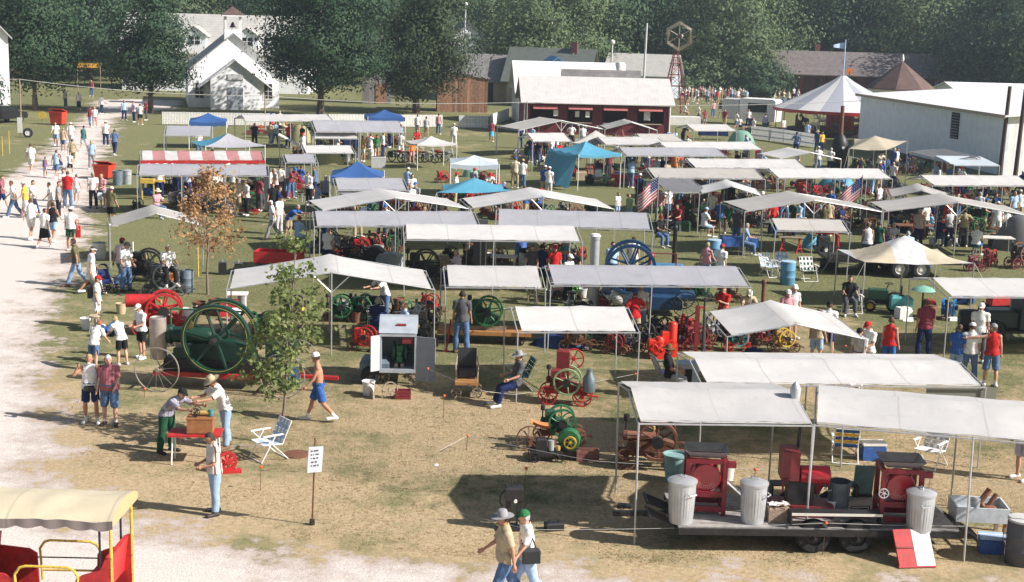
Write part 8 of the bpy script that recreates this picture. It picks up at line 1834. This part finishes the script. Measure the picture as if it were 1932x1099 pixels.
sp_=[  # photo x, y of base, colour index, where
 (1110,330,0,'inside the bright blue tent'),(1132,322,3,'at the back of the bright blue tent'),(1078,338,0,'left of the draped wall of the bright blue tent'),(1155,326,5,'at the right leg of the bright blue tent'),
 (1250,322,1,'under the grey canopy beside the blue tent'),(1300,320,2,'under the grey canopy beside the blue tent'),(1345,322,3,'under the grey canopy beside the blue tent'),(1215,325,4,'at the left leg of the grey canopy'),
 (1275,365,0,'behind the charcoal awning'),(1300,395,0,'under the charcoal awning'),(1270,402,3,'under the charcoal awning'),(1330,410,1,'beside the man in light blue cap'),(1355,420,5,'behind the blue covered table'),(1290,425,2,'left of the blue covered table'),(1420,430,2,'right of the blue covered table'),(1445,415,3,'behind the pinkish canopy'),(1470,412,0,'behind the pinkish canopy'),(1500,410,1,'under the pale gable canopy by the blower'),(1545,412,3,'under the pale gable canopy by the blower'),(1585,418,6,'under the pale gable canopy by the blower'),(1620,430,2,'left of the man in white vest'),
 (1515,366,0,'beside the sky blue tarpaulin'),(1540,372,0,'in front of the sky blue tarpaulin'),(1560,370,3,'in front of the sky blue tarpaulin'),(1632,372,3,'right of the second flag'),(1660,385,2,'under the small grey white gable canopy'),(1700,388,6,'under the small grey white gable canopy'),(1790,378,2,'under the white canopy near the metal building'),(1830,380,6,'under the white canopy near the metal building'),(1870,374,4,'under the white canopy near the metal building'),
 (1345,345,5,'under the pale canopy behind the waving flag'),(1300,350,2,'under the pale canopy behind the waving flag'),(1395,348,3,'under the pale canopy behind the waving flag'),(1430,360,6,'right of the white gable awning'),
 (1640,322,2,'along the shaded metal wall'),(1615,318,2,'along the shaded metal wall'),(1670,324,5,'along the shaded metal wall'),(1700,328,2,'along the shaded metal wall'),(1730,332,2,'along the shaded metal wall'),(1812,336,4,'by the small pale awning'),
 (655,382,0,'under the grey canopy by the dark blue pop-up'),(700,380,2,'under the grey canopy by the dark blue pop-up'),(745,384,6,'under the grey canopy by the dark blue pop-up'),(650,412,2,'under the left gable of the joined pair'),(690,415,7,'under the left gable of the joined pair'),(735,418,6,'under the left gable of the joined pair'),(780,416,0,'under the left gable of the joined pair'),(820,412,2,'under the left gable of the joined pair'),
 (850,378,0,'under the sky blue fly'),(880,382,7,'under the sky blue fly'),(915,384,3,'under the sky blue fly'),(945,415,6,'under the right gable of the joined pair'),(990,414,1,'under the right gable of the joined pair'),(1035,414,1,'under the right gable of the joined pair'),
 (345,390,6,'behind the withered tree'),(380,372,2,'under the long grey canopy'),(440,375,2,'under the long grey canopy'),(480,385,6,'at the right end of the long grey canopy'),(430,410,4,'right of the withered tree'),(470,405,2,'right of the withered tree'),(260,398,2,'behind the small cart canopy'),
 (835,345,0,'near the small white pop-up'),(912,345,3,'right of the green tarpaulin'),(930,348,0,'right of the green tarpaulin')]
by={}
for i,(x,y,c_,w_) in enumerate(sp_):
 a_,b_=mix[c_]; r_=.22+.05*((i*7)%4)/3*1.2; E(f'{cn_[a_]} show engine {w_}',x,y,round(r_,2),(i*47)%80-40,a_,b_,'cart',['brown','rust','dkgrey','red'][i%4],.14,tank=[None,'dkgrey'][i%2],stack=i%3>0,hopper=i%4>0,mb=M_IRON if a_=='black' else None,mf=M_IRON if b_=='black' else None)
# row of small motorbikes under the low white tent
for i in range(6):
 q=gp(752+i*18,306+(i%2)*2); t=thing('motorbike',f'small {["red", "red", "orange", "cream", "red", "grey"][i]} motorbike {["at the left end of", "second in", "in the middle of", "right of the middle of", "fifth in", "at the right end of"][i]} the row under the low white tent','motorbike',(q.x,q.y,0),R(-30+i*4)); cM=paint(['red','red','orange','cream','red','grey'][i])
 for x in (-.55,.55): ob('wheel',cached('mbw',lambda: wheel_mb(.30,.08,10,.16,.15,.015,22),'wheel'),M_TIRE,t,(x,0,.3))
 ob('frame',MB().path([V((-.55,0,.3)),V((-.1,0,.45)),V((.25,0,.75)),V((.55,0,.3))],.03,5),M_IRON,t); ob('tank',MB().sphere((.08,0,.72),(.26,.13,.12),10,6),cM,t); ob('seat',MB().sphere((-.3,0,.72),(.26,.12,.06),10,6),M_BLACKP,t); ob('engine_block',bevel_box((.28,.2,.26),(0,0,.3)),M_GALV,t); ob('fork',MB().tube((.55,.06,.3),(.38,.06,.98),.02).tube((.55,-.06,.3),(.38,-.06,.98),.02),M_GALV,t); ob('handlebar',MB().tube((.36,-.3,1.0),(.36,.3,1.0),.015),M_GALV,t)
# white cooler boxes and cans by the blue pop-up
box_thing('chest_freezer','grey white open box on the lawn right of the dark blue pop-up','box',714,316,[('case',bevel_box((.9,.7,.7)),plain('ltgrey')),('rim',MB().box((0,-.34,.68),(.92,.04,.06)).m(),M_WHITE),('top',MB().box((0,0,.705),(.8,.6,.02)).m(),M_DARK)],4)
barrel('white drum on the lawn behind the grey white box',702,300,M_WHITE,.25,.7); barrel('white drum beside the red engines on the lawn',657,304,M_WHITE,.2,.6); barrel('pale blue round tub before the food stand',1268,262,plain('ltblue'),.45,.5)
# stalls under the striped awning and the long canopies: tables with goods
for x,y,w_,lab in ((320,332,3.0,'serving table under the red and white striped awning'),(430,334,3.0,'second serving table under the striped awning'),(520,262,3.2,'goods table under the long white canopy'),(690,286,3.0,'dark goods table under the large grey canopy'),(1345,264,2.4,'dark goods table before the food trailer'),(560,318,2.0,'table beside the seated group in blue'),(620,302,2.2,'table under the white canopy by the olive tarpaulin')):
 table(lab,x,y,w_,.7,.74,2,M_WOOD if 'dark' not in lab else M_IRON,cloth('navy') if 'dark' in lab else (cloth('white') if 'serving' in lab else None))
# guy ropes and a loose scrap of paper
tag(ob('paper_scrap',MB().grid(lambda s,v_:(-.05+.1*s,-.04+.08*v_,.01+.03*math.sin(3*s)*v_),4,4),M_WHITE,None,gp(823,879)),'small scrap of white paper lying in the dry grass','paper')
P(1926,905,1.72,'stand',-60,'tee:white','shorts:lav','hair:brown','standing at the right edge behind the sink table',at='foot',near=True)
# ================================================================== more visitors and goods between the canopies
for x,y,ps,rt,tp,bt,hd,pl in (
 (297,356,'sit',60,'tee:pink','trousers:denim','hat:cream','sitting behind the small cart canopy'),(447,337,'stand',20,'tee:cream','trousers:khaki','hair:grey','under the long grey canopy'),(463,340,'stand2',-50,'tee:offwhite','trousers:black','hair:dark','under the long grey canopy'),(415,342,'sit',90,'tee:navy','trousers:dkgrey','hair:dark','under the long grey canopy'),
 (620,428,'stand',150,'polo:white','trousers:navy','hair:grey','under the silver grey canopy by the black engines'),(861,471,'sit',-60,'polo:lav','trousers:navy','hair:grey','sitting under the wide white canopy'),(1023,460,'stand',170,'tee:navy','trousers:black','hair:dark','behind the orange topped table'),(1005,462,'stand2',20,'tee:dkgrey','trousers:navy','hair:brown','behind the orange topped table'),(1048,462,'stand',10,'tee:red','trousers:denim','cap:red','behind the orange topped table'),
 (1085,468,'stand',160,'tee:black','trousers:dkgrey','hair:dark','beside the tall stove pipe'),(668,388,'sit',40,'tee:blue','trousers:khaki','hair:grey','under the left gable of the joined pair'),(728,386,'sit',-30,'polo:white','trousers:navy','cap:blue','under the left gable of the joined pair'),(757,384,'stand',170,'tee:brown','trousers:dkgrey','hair:dark','under the left gable of the joined pair'),(800,388,'sit',80,'tee:maroon','trousers:denim','hair:dark','under the left gable of the joined pair'),
 (1262,352,'stand',30,'tee:white','trousers:denim','hair:brown','behind the charcoal awning'),(1300,372,'sit',120,'tee:dkgreen','trousers:khaki','cap:green','under the charcoal awning'),(1393,392,'stand',140,'tee:dkgrey','trousers:denim','hair:grey','behind the blue covered table'),(1462,376,'stand2',30,'tee:red','trousers:navy','hair:dark','under the pale gable canopy by the blower'),(1507,380,'sit',-60,'polo:ltblue','trousers:denim','cap:white','under the pale gable canopy by the blower'),(1556,384,'stand',170,'tee:olive','trousers:black','hair:dark','under the pale gable canopy by the blower'),(1590,386,'sit',50,'tee:navy','trousers:dkgrey','hair:grey','under the pale gable canopy by the blower'),
 (1690,384,'sit',30,'tee:black','trousers:denim','cap:black','under the small grey white gable canopy'),(1660,418,'stand',150,'tee:dkgreen','trousers:black','hair:dark','right of the man in white vest'),(1688,420,'sit',20,'polo:plaidblue','trousers:navy','hair:white','right of the man in white vest'),(1762,360,'stand',20,'tee:dkgrey','trousers:navy','hair:dark','under the white canopy near the metal building'),(1805,362,'sit',-40,'tee:white','trousers:denim','cap:red','under the white canopy near the metal building'),(1850,362,'stand2',160,'polo:ltgrey','trousers:black','hair:grey','under the white canopy near the metal building'),(1880,364,'sit',60,'tee:navy','shorts:khaki','hair:brown','under the white canopy near the metal building'),
 (1240,296,'stand',30,'tee:ltblue','trousers:navy','hair:dark','under the grey canopy beside the blue tent'),(1325,298,'sit',-40,'tee:tan','trousers:denim','hair:brown','under the grey canopy beside the blue tent'),(1275,288,'stand',160,'tee:orange','trousers:khaki','hair:blond','under the grey canopy beside the blue tent'),(1370,324,'stand',20,'tee:dkgreen','trousers:black','hair:dark','behind the pale canopy by the flag'),(1405,322,'sit',90,'tee:red','trousers:denim','hair:grey','behind the pale canopy by the flag'),(1440,300,'stand',40,'tee:tan','trousers:navy','hair:dark','right of the white canopy before the dome tent'),
 (1030,252,'stand',-20,'tee:dkgrey','trousers:navy','hair:dark','between the food stand and the open lane'),(1068,270,'stand2',40,'tee:black','shorts:khaki','hair:brown','between the food stand and the open lane'),(1035,284,'sit',100,'tee:pink','shorts:white','hair:blond','between the food stand and the open lane'),(1150,284,'stand',0,'tee:maroon','trousers:dkgrey','hair:dark','behind the bright blue tent'),(1625,296,'stand',30,'tee:black','trousers:navy','hair:dark','along the shaded metal wall'),(1690,298,'stand2',-30,'tee:dkgrey','trousers:black','hair:dark','along the shaded metal wall'),
 (480,232,'stand',10,'tee:navy','trousers:black','hair:dark','under the long white canopy'),(545,234,'stand2',50,'tee:red','trousers:navy','hair:brown','under the long white canopy'),(570,236,'stand',-40,'tee:black','trousers:denim','hair:dark','under the long white canopy'),(300,312,'stand',10,'tee:white','trousers:navy','cap:white','under the striped awning'),(352,313,'stand2',-20,'tee:ltblue','trousers:navy','hair:dark','under the striped awning'),(440,313,'stand',160,'tee:offwhite','shorts:khaki','hair:blond','under the striped awning'),(375,246,'stand',20,'tee:white','trousers:denim','hair:brown','under the blue pop-up before the schoolhouse')):
 P(x,y,1.72,ps,rt,tp,bt,hd,pl,near=False)
CM_=dict(red=paint('red'),black=M_BLACKP,grey=plain('grey'),white=M_WHITE,brown=M_WOOD,blue=paint('blue'),green=paint('dkgreen'),tan=plain('tan'),rusty=M_RUST)
kr=random.Random(11)
for x0,x1,y0,y1,n,w_ in ((270,490,332,345,7,'under the striped awning'),(265,500,352,400,12,'under the long grey canopy'),(505,640,345,385,8,'by the seated group in blue'),(470,620,246,256,6,'under the long white canopy'),(600,760,268,300,7,'below the large grey canopy'),(640,770,374,390,6,'under the grey canopy by the dark blue pop-up'),(610,880,408,424,9,'under the left gable of the joined pair'),(600,740,462,500,5,'among the black engines'),(820,1080,488,515,7,'under the wide white canopy'),
   (985,1090,285,325,9,'between the food stand and the open lane'),(1095,1170,325,345,6,'inside the bright blue tent'),(1190,1370,308,330,9,'under the grey canopy beside the blue tent'),(1290,1480,335,355,9,'under the pale canopy by the flag'),(1240,1440,385,440,14,'among the seated men by the charcoal awning'),(1440,1640,405,445,12,'under the pale gable canopy by the blower'),(1480,1680,350,378,9,'around the sky blue tarpaulin'),(1600,1780,305,335,12,'along the shaded metal wall'),(1750,1925,360,385,9,'under the white canopy near the metal building'),(1650,1925,425,468,14,'around the right end tables'),(1560,1760,500,512,5,'on the ground under the long black trailer'),
   (645,800,585,640,6,'around the seated men under the broad gable'),(1060,1200,560,590,5,'behind the wide pale grey canopy'),(1640,1900,572,605,4,'by the small dark green tractor'),(400,470,560,600,3,'behind the giant flywheel'),(155,250,590,640,4,'on the ground by the stooping children')):
 for i in range(n):
  x,y=x0+(x1-x0)*(i+kr.random())/n,kr.uniform(y0,y1); k=kr.choice(['crate','case','case','pail','drum','stool','heap']); c_=kr.choice(['red','black','black','grey','white','brown','blue','green','tan','rusty','rusty'])
  s_=kr.uniform(.8,1.3); lab=f'{c_} {dict(crate="slatted crate", case="metal case", pail="pail", drum="small drum", stool="stool", heap="heap of machine parts")[k]} {w_}'; m_=CM_[c_]; gr='goods '+w_
  if k=='crate': crate(lab,x,y,(.5*s_,.35*s_,.3*s_),m_,kr.uniform(-30,30),group=gr)
  elif k=='case': box_thing('metal_case',lab,'case',x,y,[('case',bevel_box((.55*s_,.4,.4*s_)),m_),('lid',MB().box((0,0,.4*s_+.015),(.5*s_,.35,.03)),m_),('handle',MB().path([V((-.08,0,.42*s_)),V((-.08,0,.42*s_+.07)),V((.08,0,.42*s_+.07)),V((.08,0,.42*s_))],.012,4),M_IRON)],kr.uniform(-40,40),group=gr)
  elif k=='pail': bucket(lab,x,y,m_,.17,.36,gr)
  elif k=='drum': barrel(lab,x,y,m_,.2,.55,gr)
  elif k=='stool': box_thing('stool',lab,'stool',x,y,[('seat',MB().lathe([(.18,.48),(.2,.5),(.2,.53),(.02,.54)],n=14),m_)]+[('leg',MB().tube((.2*math.cos(q),.2*math.sin(q),0),(.12*math.cos(q),.12*math.sin(q),.49),.015,n=5),M_PIPE) for q in (.5,2.07,3.64,5.2)],group=gr)
  else:
   b=MB()
   for j in range(7): b.tube((kr.uniform(-.4,.4),kr.uniform(-.2,.2),kr.uniform(.04,.1)),(kr.uniform(-.4,.4),kr.uniform(-.2,.2),kr.uniform(.1,.45)),kr.uniform(.03,.09),n=7)
   b2=MB();
   for j in range(3): b2.lathe([(.02,-.04),(.16,-.04),(.16,.04),(.02,.04)],(kr.uniform(-.3,.3),kr.uniform(-.1,.1),.17),'Y',12)
   box_thing('parts_heap',lab,'machine parts',x,y,[('rods',b,m_),('discs',b2,M_IRON)],kr.uniform(-40,40),group=gr)
# further rows of engines and onlookers, filling the shade under the canopies
rowz=((275,495,336,5,'behind the serving tables of the striped awning'),(270,500,366,8,'in the row under the long grey canopy'),(330,500,392,6,'in the row behind the withered tree'),(505,620,366,5,'near the seated group in blue'),(470,620,252,7,'in the row before the schoolhouse fence'),(600,760,276,7,'in the row below the large grey canopy'),(560,680,302,5,'by the olive tarpaulin'),(640,780,376,6,'in the row by the grey canopy with deep hem'),(605,885,412,11,'in the back row of the joined gable pair'),(895,1150,410,8,'in the back row of the right joined gable'),(600,760,478,6,'in the row of black engines'),(820,1100,500,8,'in the row under the wide white canopy'),(830,960,380,5,'in the row under the sky blue fly'),
 (975,1085,300,6,'on the lawn left of the bright blue tent'),(985,1290,276,10,'in the row before the food stand'),(1180,1375,316,9,'in the row under the grey canopy by the blue tent'),(1250,1440,298,7,'in the row before the green dome tent'),(1235,1445,352,9,'in the row behind the charcoal awning'),(1310,1525,330,9,'in the row right of the blue tent'),(1465,1690,358,9,'in the row by the blue tarpaulin heap'),(1245,1440,388,9,'in the row of seated men'),(1260,1450,428,8,'in the row by the blue covered table'),(1400,1660,406,10,'in the row under the pale gable by the blower'),(1450,1650,440,6,'in the row behind the blower'),(1670,1925,412,10,'in the row under the right pale gable'),(1660,1925,440,9,'in the row behind the name cards'),(1600,1790,326,10,'in the dark row along the metal wall'),(1740,1930,372,8,'in the row by the metal building corner'),(640,820,612,5,'in the row under the broad gable canopy'),(1040,1400,566,8,'in the row behind the wide pale grey canopy'),(1080,1240,648,4,'in the row behind the small square canopy'),(1285,1480,644,4,'in the row under the white gable by the red post'))
for j,(x0,x1,y,n,w_) in enumerate(rowz):
 n=int(n*.93+.5)
 for i in range(n):
  x=x0+(x1-x0)*(i+kr.random()*.8)/n; yy=y+kr.uniform(-5,7)*y/400; a_,b_=mix[kr.choice([0,1,1,2,2,2,2,3,4,6,6])]
  st_,ho_=kr.random()>.4,kr.random()>.3
  E(f'{cn_[a_]} {"" if ho_ else "hopperless "}engine {"with muffler " if st_ else ""}{w_}',x,yy,kr.choice([.26,.3,.36]),kr.choice([-35,-15,0,20,40,75]),a_,b_,'cart',kr.choice(['brown','rust','dkgrey']),.15,stack=st_,hopper=ho_,mb=M_IRON if a_=='black' else None,mf=M_IRON if b_=='black' else None)
 for i in range((n+1)// 2 if y<460 else 1):
  x=x0+(x1-x0)*kr.random(); c1,c2=kr.choice(['white','navy','blue','ltblue','red','grey','black','offwhite','dkgreen','tan','maroon','white']),kr.choice(['denim','navy','black','khaki','dkgrey'])
  P(x,y+kr.uniform(-4,10)*y/400,1.72,kr.choice(['stand','stand2','sit','hold','back','lean','hips']),kr.uniform(-170,170),kr.choice(['tee:','polo:'])+c1,'trousers:'+c2,kr.choice(['hair:grey','hair:dark','cap:white','cap:red','hair:brown','cap:blue']),w_,at='foot',near=False,group='onlookers '+w_)
# thin summer haze: the far trees fade a little towards blue
hz=MB().box((0,160,12.25),(420,330,26.5)); hz_o=ob('haze',hz.m()); hz_o['kind']='stuff'
hm=bpy.data.materials.new('thin_haze'); hm.use_nodes=True; hm.node_tree.nodes.remove(hm.node_tree.nodes['Principled BSDF'])
pv=hm.node_tree.nodes.new('ShaderNodeVolumePrincipled'); pv.inputs['Color'].default_value=(.72,.86,1,1); pv.inputs['Density'].default_value=.00036; pv.inputs['Anisotropy'].default_value=.2
hm.node_tree.links.new(pv.outputs[0],hm.node_tree.nodes['Material Output'].inputs['Volume']); hz_o.data.materials.append(hm)
# report look-alike labels while building
DUP={k: v for k,v in ALL_LABELS.items() if len(v)>1}
for k,v in DUP.items():
 if not all(o.get('group') for o in v):
  print('DUPLABEL',len(v),k)
  for o in v: o['group']=o.get('group') or ('look-alike '+o['category']+'s')
print('OBJECTS',len(bpy.data.objects),'TRIS',sum(len(o.data.polygons) for o in bpy.data.objects if o.type=='MESH'))
